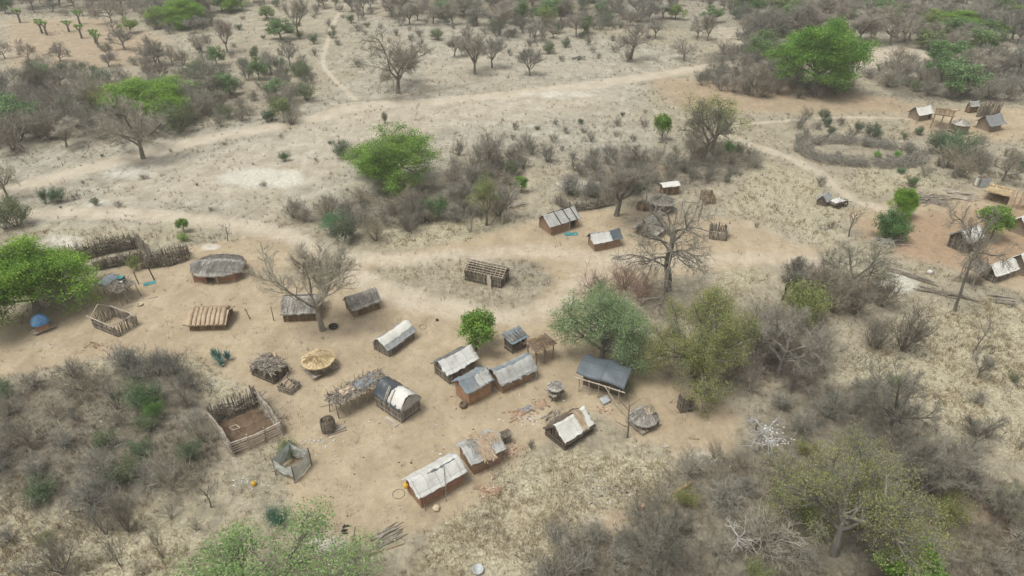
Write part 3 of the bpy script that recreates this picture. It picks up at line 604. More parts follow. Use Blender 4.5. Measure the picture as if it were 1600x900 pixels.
LEAFY = {
 'lime': [proto('leafy_tree', ROUND, 101, leaf=(165, .35, .066, .7, .5, .5), leafmat=M_LF_BRIGHT)],
 'umbrella': [proto('leafy_tree', dict(DOME, t0=[.45, .2, .15]), 104, leaf=(80, .30, .06, .7, .5, .5), leafmat=M_LF_GREEN)],
 'great': [proto('leafy_tree', ROUND, 105, leaf=(180, .33, .062, .7, .55, .5), leafmat=M_LF_DEEP)],
 'small': [proto('leafy_tree', SMALLT, 107+i, leaf=(40, .16, .075, .5, .8, .5), leafmat=M_LF_GREEN) for i in range(2)],
 'acacia': [proto('leafy_tree', DOME, 110+i, leaf=(58, .25, .055, .7, .6, .55), leafmat=M_LF_ACA) for i in range(2)],
 'front': [proto('leafy_tree', dict(ROUND, n=[9, 8, 7]), 113, leaf=(70, .28, .05, .7, .6, .55), leafmat=mat_leaf('pale green feathery leaves', (0.24, 0.37, 0.12), (0.18, 0.30, 0.10), (0.55, 1.4), 0.3, c3=(0.28, 0.28, 0.18)))],
 'olive': [proto('leafy_tree', dict(SPREAD, n=[7, 8, 7, 8]), 115+i, leaf=(6, .16, .04, .4, .8, .5), leafmat=M_LF_OLIVE) for i in range(2)],
 'domed': [proto('leafy_tree', dict(DOME, n_lv=5, tip_lv=4, rad=[.3, .13, .05, .02, .009], seg=[3, 5, 4, 3, 2], sides=[7, 5, 4, 3, 3], wob=[.1, .22, .28, .3, .35], up=[.1, .05, .02, 0, 0], n=[11, 7, 6, 4], t0=[.35, .2, .15, .1], ang=[(20, 88), (25, 62), (25, 62), (25, 60)], ratio=[(1.25, 1.75), (.45, .65), (.4, .6), (.4, .6)]), 117, leaf=(20, .17, .046, .4, .8, .5), leafmat=M_LF_OLIVE)],
 'hazy': [proto('leafy_tree', dict(VASE, n=[5, 5, 5, 6]), 118+i, leaf=(8, .2, .055, .5, .8, .5), leafmat=M_LF_HAZE) for i in range(2)],
 'far': [proto('leafy_tree', dict(SMALLT, n=[8, 5, 4]), 121+i, leaf=(30, .18, .085, .5, .7, .5), leafmat=M_LF_HAZE) for i in range(2)],
 'sage': [proto('leafy_bush', LB, 125+i, stems(12, (6, 62), 1.3), leaf=(7, .12, .04, .3, .9, .5), leafmat=M_LF_SAGE, names=('stems', 'foliage')) for i in range(3)],
 'clipped': [proto('leafy_bush', dict(LB, up=[.16, .1, .05]), 129, stems(20, (4, 56), 1.6), leaf=(22, .13, .055, .4, .9, .5), leafmat=mat_leaf('dense fine green leaves', (0.11, 0.21, 0.065), (0.08, 0.165, 0.055), (0.6, 1.35), 0.2), names=('stems', 'foliage'))],
}
TREES.update(LEAFY)
def agave_proto():
    mb = MB(); rn = random.Random(5)
    for (ox, oy, s) in ((0, 0, 1.0), (-.75, .45, .75), (.55, .35, .8), (.3, -.45, .7)):
        for k in range(34):
            az = k*2.4+rn.uniform(-.2, .2); el = R(rn.uniform(12, 80)); L = s*rn.uniform(.7, 1.05)
            d = Vector((math.cos(az)*math.cos(el), math.sin(az)*math.cos(el), math.sin(el))); sd_ = Vector((-math.sin(az), math.cos(az), 0)); nn = d.cross(sd_)
            p0 = Vector((ox, oy, .05)); w0 = .055*s
            mb.add([p0-sd_*w0, p0+sd_*w0, p0+nn*.03, p0+d*L*.55-sd_*w0*1.1, p0+d*L*.55+sd_*w0*1.1, p0+d*L*.55+nn*.03, p0+d*L-Vector((0, 0, .1*L))],
                   [(0, 1, 4, 3), (1, 2, 5, 4), (2, 0, 3, 5), (3, 4, 6), (4, 5, 6), (5, 3, 6)])
    M = mat_mix('blue green agave leaves', (0.13, 0.24, 0.20), (0.20, 0.31, 0.27), 2, (.7, 1.25))
    P = {'kind': 'agave_plant', 'h': 1.0, 'w': 2.6, 'parts': [('leaves', mb.mesh('agave_leaves', M))], 'one': None}; P['one'] = P['parts'][0][1]
    return P
TREES['agave'] = [agave_proto()]
def stump_proto(seed, leafy):
    rn = random.Random(seed); a, b_ = MB(), MB(); ends = []
    a.tube([(0, 0, 0), (.05, .02, .9), (.02, .06, 1.6)], [.26, .2, .17], 6)
    for k in range(4):
        az = k*1.6+rn.uniform(-.4, .4); e = Vector((.02, .06, 1.3+.1*k)); q = e+Vector((math.cos(az)*.5, math.sin(az)*.5, .55)); q2 = q+Vector((math.cos(az)*.1, math.sin(az)*.1, .45))
        a.tube([e, q, q2], [.12, .09, .08], 5); ends.append((q2, Vector((0, 0, 1))))
    if leafy: leaves(b_, ends, 60, .2, .16, rn)
    parts = [('trunk', a, M_BARK)]+([('leaf_tuft', b_, M_LF_DEEP)] if leafy else [])
    j = MB(); mats = []
    for i, (n, mb, mt) in enumerate(parts): j.mi = i; j.add(mb.v, mb.f); mats.append(mt)
    return {'kind': 'lopped_tree', 'h': 2.5, 'w': 1.7, 'parts': [(n, mb.mesh(n, mt)) for n, mb, mt in parts], 'one': j.mesh('lopped_tree', mats)}
TREES['lopped'] = [stump_proto(3, True), stump_proto(4, True)]
TREES['stub'] = [stump_proto(5, False)]

PLANTS = []      # everything that grows: (root object, phrase, px, py, area, label or None)
SCRUB = []       # bushes left over for the far scrub mass
CATS = {'bare_tree': 'tree', 'leafy_tree': 'tree', 'leafless_bush': 'bush', 'leafy_bush': 'bush', 'agave_plant': 'plant', 'lopped_tree': 'tree'}
GREY = [(1, 1, 1), (1.0, .97, .93), (.92, .93, .95), (1.08, 1.04, .98)]
BROWN = [(1.06, .98, .88), (1.06, .96, .88), (.98, .93, .86)]
PURP = [(1.05, .95, .94), (1.0, .93, .94)]
def make_plant(typ, base, hm, wm, phrase, label=None, group=None, color=None, rz=None, var=None, landmark=False):
    L = TREES[typ]; P = L[rnd.randrange(len(L)) if var is None else var % len(L)]
    sx = wm/P['w']; sz = hm/P['h']; rz = rnd.uniform(0, 6.28) if rz is None else rz
    px, py = pix(base); hpx = hm*ppm(base); area = hpx*wm*ppm(base)
    PLANTS.append(dict(P=P, base=Vector(base), s=(sx, sx, sz), rz=rz, phrase=phrase, px=px, py=py, area=area, hpx=hpx, label=label, group=group, color=color or rnd.choice(GREY), landmark=landmark))
def plant(typ, px, py, hpx, wpx, phrase, label=None, group=None, color=None, rz=None, var=None, landmark=False):
    """plant at ground pixel (px,py), crown top hpx photo pixels above it and wpx wide"""
    base = G(px, py); hm = max(0.3, height_at(base, py-hpx)); wm = wpx/ppm(base)
    make_plant(typ, base, hm, wm, phrase, label, group, color, rz, var, landmark)
TAKEN = []
def scatter(poly, spacing, hr, wr, mix, n=9999, seed=0, frame=True, keep=0.0):
    """plants strewn over an outlined patch of ground; mix = [(weight, type, phrase, colours)]"""
    rn = random.Random(seed*77+5); Q = Gn(poly); lo, hi = Q.min(0), Q.max(0); got = []
    tries = int((hi[0]-lo[0])*(hi[1]-lo[1])/spacing**2*6)+60
    C = np.stack([np.array([rn.uniform(lo[0], hi[0]) for _ in range(tries)]), np.array([rn.uniform(lo[1], hi[1]) for _ in range(tries)])], 1)
    C = C[poly_mask(C, poly, 0.3) > 0.5]
    if frame: C = C[in_view(C, 8)]
    tot = sum(m_[0] for m_ in mix)
    for c_ in C:
        if len(got) >= n: break
        sp = spacing*rn.uniform(.75, 1.3)
        if any((c_[0]-g[0])**2+(c_[1]-g[1])**2 < sp*sp for g in got): continue
        if any((c_[0]-g[0])**2+(c_[1]-g[1])**2 < g[2]**2 for g in TAKEN): continue
        got.append(c_); x = rn.uniform(0, tot)
        for m_ in mix:
            x -= m_[0]
            if x <= 0: break
        hm = rn.uniform(*hr)*(m_[4] if len(m_) > 4 else 1); wm = hm*rn.uniform(*wr)
        make_plant(m_[1], Vector((c_[0], c_[1], 0)), hm, wm, m_[2], color=rn.choice(m_[3]) if m_[3] else None)
# ------------------------------------------------------------------ huts, granaries, platforms and fences of the village
LANDMARKS = [(511, 80, 'narrow far footpath'), (100, 70, 'far red field'), (850, 150, 'pale sandy flat'), (1395, 92, 'far pale clearing'), (430, 205, 'wide pale track'), (1180, 55, 'far sandy gap'), (20, 20, 'far corner belt'), (250, 85, 'far field corner')]
def keepout(c, r): TAKEN.append((c.x, c.y, r))
class Frame:
    """local frame of a building from three ground pixels: near corner A, gable neighbour B, ridge neighbour C"""
    def __init__(s, A, B, C, depth=None):
        a, c = G(*A), G(*C); u = (c-a); s.L = u.length; u.normalize(); pr = Vector((-u.y, u.x, 0))
        if B is not None:
            b = G(*B); wv = (b-a).dot(pr)
        else: wv = depth if pr.y > 0 else -depth
        s.W = abs(wv); v = pr if wv > 0 else -pr
        s.c = a+u*s.L/2+v*s.W/2; s.rz = math.atan2(u.y, u.x); s.near = -1 if wv > 0 else 1    # the front (near) long side lies at y = near * W/2; A is at x = -L/2
        s.A = a
def hgt(F, ey): return height_at(F.A, ey)
def prof(y, W, h, rise, kind):
    t = abs(y)/(W/2)
    if t > 1 and kind in ('gable', 'barrel', 'bow'): return h-.25*(abs(y)-W/2)
    if kind == 'gable': return h+rise*(1-t)
    if kind == 'barrel': return h+rise*(1-t**2.0)
    if kind == 'bow': return h+rise*(1-t**1.45)
    if kind == 'flat': return h
    if kind == 'mono': return h+rise*(0.5+0.5*(y/(W/2)))
def wall_solid(F, h, rise, kind, th=0.14, doors=()):
    """four earth walls with gables; doors = [(side, centre, width, height)], side = 'near' 'far' 'end' 'tail'"""
    mb = MB(); L, W = F.L, F.W; N = 10
    def top(y): return prof(y, W, h, rise, kind)-0.13
    for s, nm in ((-1, 'a'), (1, 'b')):
        side = 'near' if s == F.near else 'far'; ds = [d for d in doors if d[0] == side]; xs = [-L/2]; segs = []
        y = s*(W/2-th/2)
        if ds:
            x0 = ds[0][1]*L/2-ds[0][2]/2; x1 = x0+ds[0][2]; hd = min(ds[0][3], h-.12)
            segs = [(-L/2, x0, 0, h), (x1, L/2, 0, h), (x0, x1, hd, h)]
        else: segs = [(-L/2, L/2, 0, h)]
        for (p, q, z0, z1) in segs: mb.box(((p+q)/2, y, (z0+z1)/2), (q-p, th, z1-z0))
    for s in (-1, 1):
        side = 'end' if s == -1 else 'tail'; ds = [d for d in doors if d[0] == side]; x = s*(L/2-th/2)
        ys = list(np.linspace(-W/2+th, W/2-th, N+1)); dr = None
        if ds:
            y0 = ds[0][1]*W/2-ds[0][2]/2; dr = (y0, y0+ds[0][2], ds[0][3]); ys = sorted(ys+[dr[0], dr[1]])
        for i in range(len(ys)-1):
            p, q = ys[i], ys[i+1]
            if q-p < 1e-4: continue
            z0 = dr[2] if dr and p >= dr[0]-1e-6 and q <= dr[1]+1e-6 else 0
            a, b_ = top(p), top(q)
            vs = [(x-th/2, p, z0), (x+th/2, p, z0), (x+th/2, q, z0), (x-th/2, q, z0), (x-th/2, p, a), (x+th/2, p, a), (x+th/2, q, b_), (x-th/2, q, b_)]
            mb.add([Vector(v) for v in vs], [(0, 3, 2, 1), (4, 5, 6, 7), (0, 4, 7, 3), (1, 2, 6, 5), (0, 1, 5, 4), (3, 7, 6, 2)])
    return mb
def wall_sticks(F, h, rise, kind, r=0.04, gap=1.12, jit=0.06, doors=(), ragged=0.05, rails=True, sides='nftl'):
    mb = MB(); L, W = F.L, F.W
    def post(x, y, z, rr):
        mb.tube([(x+rnd.uniform(-.02, .02), y+rnd.uniform(-.02, .02), -0.05), (x+rnd.uniform(-jit, jit)*.5, y+rnd.uniform(-jit, jit)*.5, z*.55), (x+rnd.uniform(-jit, jit), y+rnd.uniform(-jit, jit), z)], [rr, rr*.9, rr*.8], 5)
    for s in (-1, 1):
        side = 'near' if s == F.near else 'far'
        if side[0] not in sides: continue
        ds = [d for d in doors if d[0] == side]; x = -L/2
        while x <= L/2:
            rr = r*rnd.uniform(.7, 1.25)
            if not any(abs(x-d[1]*L/2) < d[2]/2 for d in ds): post(x, s*(W/2-.04), h+rnd.uniform(-ragged, ragged), rr)
            x += 2*rr*gap
        if rails:
            for z in (.3, .7): mb.tube([(-L/2, s*(W/2+r), h*z), (L/2, s*(W/2+r), h*z+rnd.uniform(-.05, .05))], r*.6, 4)
    for s in (-1, 1):
        side = 'end' if s == -1 else 'tail'
        if side[0 if side == 'end' else 0] not in sides.replace('l', 'e'): continue
        ds = [d for d in doors if d[0] == side]; y = -W/2
        while y <= W/2:
            rr = r*rnd.uniform(.7, 1.25)
            if not any(abs(y-d[1]*W/2) < d[2]/2 for d in ds): post(s*(L/2-.04), y, prof(y, W, h, rise, kind)+rnd.uniform(-ragged, ragged)*(1 if rise == 0 else .5)-(.04 if rise == 0 else .12), rr)
            y += 2*rr*gap
        if rails:
            for z in (.3, .7): mb.tube([(s*(L/2+r), -W/2, h*z), (s*(L/2+r), W/2, h*z+rnd.uniform(-.05, .05))], r*.6, 4)
    return mb
def roof_fn(F, h, rise, kind, over=0.25, overx=0.3, sag=0.2, rough=0.06, lift=0.0, y0=-1, y1=1, x0=-1, x1=1, ragged=0.08, seed=0.0):
    L, W = F.L, F.W; HW = W/2+over; HL = L/2+overx
    def fn(u, v):
        rg = ragged*nz(u*9+seed, v*9, 3.1)
        X_ = x0*HL+(x1-x0)*HL*u; Y_ = y0*HW+(y1-y0)*HW*v
        if u < .001 or u > .999: X_ += rg*2
        if v < .001 or v > .999: Y_ += rg*1.6
        z = prof(Y_, W, h, rise, kind)
        z -= sag*rise*(1-(X_/HL)**2)*(1-abs(Y_)/HW)
        z += rough*nz(X_*1.3+seed, Y_*1.3, 1.0)+rough*.5*nz(X_*4+seed, Y_*4, 2.0)
        return (X_, Y_, z+lift)
    return fn
def roof_sheet(F, h, rise, kind, th=0.03, nu=22, nv=18, **k):
    mb = MB(); fn = roof_fn(F, h, rise, kind, **k); mb.sheet(fn, nu, nv, th); return mb
def thatch(F, h, rise, kind, over=0.3, overx=0.3, th=0.14, n=420, r=0.016, rough=0.05, y0=-1, y1=1, seed=0.0, sag=0.08):
    """a thick thatch body with loose straws lying down its slopes and hanging over the eaves"""
    fn = roof_fn(F, h, rise, kind, over, overx, sag, rough, 0.03, seed=seed, ragged=.12, y0=y0, y1=y1)
    mb = MB(); mb.sheet(fn, 20, 16, th)
    for k in range(n):
        u = rnd.random(); up = rnd.random() < .5; a = rnd.uniform(0, .7); b_ = min(1.04, a+rnd.uniform(.2, .4))
        pts = []
        for i in range(3):
            t = a+(b_-a)*i/2; v = .5+.5*t*(1 if up else -1)
            x, y, z = fn(u, min(max(v, 0.0), 1.0)); ex = max(0, abs(v-.5)-.5)*F.W
            pts.append((x+rnd.uniform(-.04, .04), y+(1 if up else -1)*ex, z+rnd.uniform(.0, .035)-(ex*.5)))
        mb.tube(pts, [r, r, r*.6], 3, cap=False)
    return mb
def radial_roof(rx, ry, z0, rise, pw=1.0, n=2.0, th=0.1, straws=260, r=0.015, sharp=1.0, jag=.05, over_drop=0.0):
    mb = MB(); NU, NV = 28, 8
    def P_(a, t, dz=0):
        c_, s_ = math.cos(a), math.sin(a); q = (abs(c_)**n+abs(s_)**n)**(-1/n)
        rr = t*q*(1+jag*nz(a*2.2, t*2, rx*7))
        return Vector((rx*rr*c_, ry*rr*s_, z0+rise*(1-t**pw)+.03*nz(rx*c_*t*3, ry*s_*t*3, 5)+dz))
    mb.grid(lambda u, v: P_(2*math.pi*u, max(v, .02)), NU, NV, True)
    mb.grid(lambda u, v: P_(2*math.pi*u, max(1-v, .02), -th), NU, NV, True)
    mb.grid(lambda u, v: P_(2*math.pi*u, 1, -th*v), NU, 1, True)
    for k in range(straws):
        a = rnd.uniform(0, 6.283); t = rnd.uniform(.05, .75); t2 = min(1.1, t+rnd.uniform(.2, .4))
        mb.tube([P_(a, t, .02), P_(a+rnd.uniform(-.04, .04), (t+t2)/2, .03), P_(a+rnd.uniform(-.06, .06), t2, .0)], [r, r, r*.5], 3, cap=False)
    return mb
def hut(name, label, cat, short, A, B, C, ey, ry=None, rise=None, walls='brick', wmat=None, roof='gable', depth=None, doors=(), wr=0.045, hmin=0.7, group=None, **k):
    """an Empty at the hut's base with its walls; ey = photo row of the wall top at A, ry = photo row of the ridge above A's end"""
    F = Frame(A, B, C, depth); h = max(hmin, hgt(F, ey))
    if rise is None: rise = F.W*.3
    r = empty(name, F.c, F.rz, label, cat, group)
    if walls == 'solid': wall_solid(F, h, rise, roof, doors=doors).build('wall', wmat, r)
    else: wall_sticks(F, h, rise, roof, r=wr, doors=doors, **k).build('wall', wmat, r)
    keepout(F.c, max(F.L, F.W)*.62+.4)
    if short: LANDMARKS.append((*pix(F.c), short))
    F.h, F.rise, F.root, F.kind = h, rise, r, roof
    return F
def world(F, x, y, z=0.0):
    """local point of a building in world coordinates"""
    ca, sa = math.cos(F.rz), math.sin(F.rz); return Vector((F.c.x+x*ca-y*sa, F.c.y+x*sa+y*ca, z))
def poles(F, lst, mat, name='roof_pole'):
    for a, b_, r in lst:
        mb = MB(); mb.tube([a, tuple((a[i]+b_[i])/2+(rnd.uniform(-.03, .03)) for i in range(3)), b_], r, 5); mb.build(name, mat, F.root)

def thing(name, label, cat, mb, mat, loc, rz=0.0, group=None, smooth=False):
    o = mb.build(name, mat, None, smooth, loc, rz); return tag(o, label, cat, group)

# ---- near group --------------------------------------------------------------------------------
F = hut('brick_house', 'long brick house roofed with patched white sheeting, nearest in the village', 'house', 'long white roofed brick house', (659, 795), (632, 770), (725, 757), 775, walls='solid', wmat=M_BRICKR, roof='bow', rise=.75, doors=[('far', .2, .8, 1.3)])
roof_sheet(F, F.h, F.rise, 'bow', over=.17, overx=.28, rough=.10, sag=.12).build('roof', M_WHITE, F.root, True)
s = F.near
mb = MB(); fn = roof_fn(F, F.h, F.rise, 'bow', over=.17, overx=.28, rough=.10, sag=.12, lift=.012, x0=-.3, x1=.8, y0=min(s*.06, s*.15), y1=max(s*.06, s*.15), ragged=.12, seed=0.0); mb.sheet(fn, 14, 3, .02); mb.build('dark_strip', M_DARKROOF, F.root)  # thin dark strip along the front side of the ridge
poles(F, [((F.L*.18, s*F.W*.12, F.h+F.rise*.95), (F.L*.02, s*(F.W/2+.3), F.h-.02), .025), ((F.L*.02, s*(F.W/2+.35), F.h+.02), (-.02*F.L, s*(F.W/2+.5), .0), .03)], M_STICKD)
def lathe(prof_, n=14):
    mb = MB(); mb.grid(lambda u, v: (lambda i: (prof_[i][0]*math.cos(6.28318*u), prof_[i][0]*math.sin(6.28318*u), prof_[i][1]))(int(round(v*(len(prof_)-1)))), n, len(prof_)-1, True); return mb
BUCKET = [(.0, .0), (.13, .0), (.15, .06), (.18, .32), (.185, .34), (.165, .335), (.13, .03), (.0, .03)]
p = world(F, -F.L/2-.18, -s*(F.W/2-.25), F.h-.55)
thing('bucket', 'yellow plastic container hung under the eave of white roofed brick house', 'bucket', lathe([(0, 0), (.16, .0), (.19, .1), (.19, .28), (.12, .37), (.05, .40), (.05, .44), (0, .44)]), M_YELLOW, p, smooth=True)
def ring(R_, r, seg=22):
    mb = MB(); pts = [(R_*math.cos(2*math.pi*i/seg), R_*math.sin(2*math.pi*i/seg), r) for i in range(seg)]
    for i in range(seg): mb.tube([pts[i], pts[(i+1) % seg]], r, 5, cap=False)
    return mb
thing('wire_hoop', 'grey wire hoop lying at the foot of long white roofed house', 'hoop', ring(.42, .02), M_STICKD, G(623, 772))
def rock(s_, sd=0):
    mb = MB(); mb.grid(lambda u, v: (lambda d: tuple(d*(s_*(1+.25*nz(d.x*1.7+sd, d.y*1.7, d.z*1.7)))+Vector((0, 0, s_*.6))))(Vector((math.cos(6.28318*u)*math.sin(math.pi*max(min(v, .995), .005)), math.sin(6.28318*u)*math.sin(math.pi*max(min(v, .995), .005)), .75*math.cos(math.pi*v)))), 14, 9, True); return mb
thing('rock', 'pale rounded boulder beside the long white roofed brick house', 'rock', rock(.26), M_STONE, G(682, 796), smooth=True)
def leaning(A, B, z, r, name, label, mat=M_STICKD, cat='pole'):
    a, b_ = G(*A), G(*B); mb = MB(); mb.tube([(0, 0, 0.02), ((b_-a).x*.5, (b_-a).y*.5, z*.5), ((b_-a).x, (b_-a).y, z)], [r, r*.9, r*.8], 5); return thing(name, label, cat, mb, mat, a)
leaning((665, 799), (662, 792), 1.25, .035, 'pole', 'thin pole leaning on the front corner of white roofed house', M_STICKB)

F = hut('mud_house', 'mud house with torn grey roof sheets and loose straw on top', 'house', 'mud house with strawy roof', (741, 742), (713, 717), (784, 721), 722, walls='solid', wmat=M_MUD, roof='bow', rise=.6)
roof_sheet(F, F.h, F.rise, 'bow', over=.20, overx=.35, rough=.15).build('roof', M_GREY2, F.root, True)
s = F.near
def straw_pile(c, L, W, n, mat, name, label, rz=0, lift=None, r=.018, cat='straw'):
    mb = MB()
    for k in range(n):
        a = rnd.gauss(0, .35); x = rnd.uniform(-W/2, W/2); y = rnd.uniform(-L/2, L/2); l = rnd.uniform(.3, .6)*L; dx, dy = math.sin(a)*l/2, math.cos(a)*l/2
        z0, z1 = lift(x-dx, y-dy), lift(x+dx, y+dy); zz = rnd.uniform(.01, .14)*(1-abs(2*x/W)*.6)
        mb.tube([(x-dx, y-dy, z0+zz), (x, y, max(lift(x, y)+zz*1.2, (z0+z1)/2)), (x+dx, y+dy, z1+zz)], r, 3, cap=False)
    return thing(name, label, cat, mb, mat, c, rz)
def roof_lift(F, x0, extra=.05):
    def f(x, y): 
        yy = max(-F.W/2-.45, min(F.W/2+.45, y)); return prof(yy, F.W, F.h, F.rise, F.kind)+extra
    return f
for xo, L_, n_, mt in ((.0, F.W*1.15, 260, M_THATCHB), (-.5, F.W*.6, 70, M_THATCH), (.9, F.W*.5, 90, M_THATCHB)):
    straw_pile(world(F, xo, 0), L_, .8 if n_ > 200 else .9, n_, mt, 'straw_bundle', {0.0: 'long tan straw bundle draped over grey mud house roof down its front', -.5: 'thin grey brush lying across the roof of the strawy mud house', .9: 'short tan straw bundle on the back of strawy mud house roof'}[xo], F.rz, roof_lift(F, xo))
def stick_box(name, label, cat, short, A, B, C, ey, mat=M_STICKD, r=.035, lid=None, depth=None, hmin=.5, ragged=.06, gap=1.15, jit=.05, group=None):
    F = Frame(A, B, C, depth); h = max(hmin, hgt(F, ey)); root = empty(name, F.c, F.rz, label, cat, group)
    wall_sticks(F, h, 0, 'flat', r=r, gap=gap, jit=jit, ragged=ragged).build('wall', mat, root)
    F.h, F.root, F.rise, F.kind = h, root, 0, 'flat'; keepout(F.c, max(F.L, F.W)*.6+.3)
    if short: LANDMARKS.append((*pix(F.c), short))
    if lid == 'sticks':
        mb = MB(); y = -F.W/2-.1
        while y < F.W/2+.1:
            mb.tube([(-F.L/2-.1, y, h+.04+rnd.uniform(0, .05)), (F.L/2+.1, y+rnd.uniform(-.05, .05), h+.04+rnd.uniform(0, .05))], r*.9, 4); y += r*2.1
        for q in (-.3, .3): mb.tube([(q*F.L, -F.W/2-.1, h+.02), (q*F.L, F.W/2+.1, h+.02)], r, 4)
        mb.build('lid', mat, root)
    return F
# cage of sticks behind it
F2 = stick_box('stick_cage', 'small cage of crossed sticks behind the strawy mud house', 'cage', None, (789, 695), (782, 689), (799, 690), 684, M_STICKD, r=.025, lid='sticks', gap=2.0, hmin=.8)

F = hut('tent_hut', 'low dark thatch hut half covered by white torn tarpaulin', 'hut', 'low tarp covered hut', (882, 704), (850, 681), (926, 674), 693, walls='sticks', wmat=M_WATTLE, roof='gable', rise=1.0, hmin=.75, wr=.05)
thatch(F, F.h, F.rise, 'gable', over=.2, overx=.1, n=300).build('roof', M_WATTLE, F.root)
s = F.near
mb = MB(); mb.sheet(roof_fn(F, F.h, F.rise, 'gable', over=.16, overx=.12, rough=.1, lift=.2, x0=-1.0, x1=.96, y0=min(-s*.16, s*1.0), y1=max(-s*.16, s*1.0), ragged=.1, seed=0), 18, 12, .015); mb.build('tarpaulin', M_WHITE2, F.root, True)
straw_pile(world(F, F.L*.22, s*F.W*.18), F.W*.6, .6, 120, M_THATCHB, 'straw_bundle', 'tan straw bundle hanging down the front of the low tarp covered hut', F.rz, lambda x, y, F=F, s=s: prof(max(-F.W/2-.3, min(F.W/2+.3, y+s*F.W*.18)), F.W, F.h, F.rise, 'gable')+.16)
leaning((853, 681), (851, 678), .5, .03, 'pole', 'short pole end beside the low tarp covered hut') if False else None

F = hut('stick_house', 'stick walled house with large white sheet over its front slope', 'house', 'white roofed stick house', (702, 601), (672, 587), (743, 578), 584, walls='sticks', wmat=M_STICK, roof='gable', rise=.85, wr=.04)
roof_sheet(F, F.h, F.rise, 'gable', over=.20, overx=.3, rough=.13).build('roof', M_DARKROOF, F.root, True); s = F.near
mb = MB(); mb.sheet(roof_fn(F, F.h, F.rise, 'gable', over=.20, overx=.32, rough=.13, lift=.035, y0=min(-s*.08, s), y1=max(-s*.08, s), x0=-.97, x1=1.02, seed=0, ragged=.15), 18, 10, .02); mb.build('front_sheet', M_WHITE, F.root, True)
mb = MB(); mb.box((F.L/2+.3, s*F.W*.3, F.h*.45), (.05, .32, F.h*.95), 0, (0, R(12))); mb.build('board', M_THATCHB, F.root)

F = hut('mud_hut', 'small bare mud hut with blue grey roof sheets', 'hut', 'small blue roofed mud hut', (733, 635), (713, 617), (767, 616), 612, walls='solid', wmat=M_MUDR, roof='gable', rise=.75)
roof_sheet(F, F.h, F.rise, 'gable', over=.2, overx=.3, rough=.12, sag=.25).build('roof', M_BLUEG, F.root, True); s = F.near
mb = MB(); mb.sheet(roof_fn(F, F.h, F.rise, 'gable', over=.2, overx=.3, rough=.12, sag=.25, lift=.04, x0=.0, x1=.95, y0=min(s*.1, s*.95), y1=max(s*.1, s*.95), seed=0, ragged=.25), 10, 6, .02); mb.build('front_sheet', M_GREY2, F.root, True)
def drum(mat=M_STICKD, R_=.3, H=.42):
    return lathe([(0, .02), (R_*.8, 0), (R_, H*.4), (R_*.95, H*.8), (R_*.8, H), (R_*.72, H*.97), (R_*.7, H*.4), (0, H*.3)])
thing('clay_pot', 'dark round clay pot at the corner of the blue roofed hut', 'pot', drum(M_STICKD, .32, .45), M_WATTLE, G(724, 636), smooth=True)

F = hut('mud_house', 'mud house with long barrel roof of grey weathered sheets', 'house', 'grey barrel roofed mud house', (785, 615), (764, 596), (834, 591), 599, walls='solid', wmat=M_MUD, roof='barrel', rise=.85)
roof_sheet(F, F.h, F.rise, 'barrel', over=.17, overx=.3, rough=.10).build('roof', M_GREY2, F.root, True); s = F.near
mb = MB(); mb.sheet(roof_fn(F, F.h, F.rise, 'barrel', over=.17, overx=.28, rough=.10, lift=.025, y0=min(-s*.25, s*.08), y1=max(-s*.25, s*.08), ragged=.12), 16, 5, .02); mb.build('ridge_strip', M_BLUEG, F.root, True)
mb = MB(); mb.sheet(roof_fn(F, F.h, F.rise, 'barrel', over=.20, overx=.2, rough=.1, lift=-.02, y0=min(s*.86, s*1.05), y1=max(s*.86, s*1.05), ragged=.35, seed=7), 24, 3, .02); mb.build('eave_strip', M_GREY, F.root, True)
mb = ring(.3, .03); o = thing('wheel', 'bare wheel rim leaning on the end of grey barrel roofed house', 'wheel', mb, M_TIN, G(833, 591)); o.rotation_euler = (R(70), 0, .4); o.location.z = .3

F = hut('store_hut', 'small dark stick hut with open doorway and flat grey roof', 'hut', 'dark stick hut with open doorway', (800, 553), (783, 546), (822, 542), 536, walls='sticks', wmat=M_STICKD, roof='mono', rise=.0, wr=.045, doors=[('near', -.5, .55, 2)])
roof_sheet(F, F.h+.04, .25, 'mono', over=.2, overx=.2, rough=.13).build('roof', M_BLUEG, F.root, True)
mb = MB()
for k in range(16): mb.tube([(-F.L*.55+k*F.L*.07, -F.W*.5*-F.near, F.h+.14), (-F.L*.5+k*F.L*.07+rnd.uniform(-.2, .2), F.W*.7*-F.near*-1*-1, F.h+.2+rnd.uniform(0, .12))], .03, 4)
mb.build('roof_brush', M_STICKD, F.root)

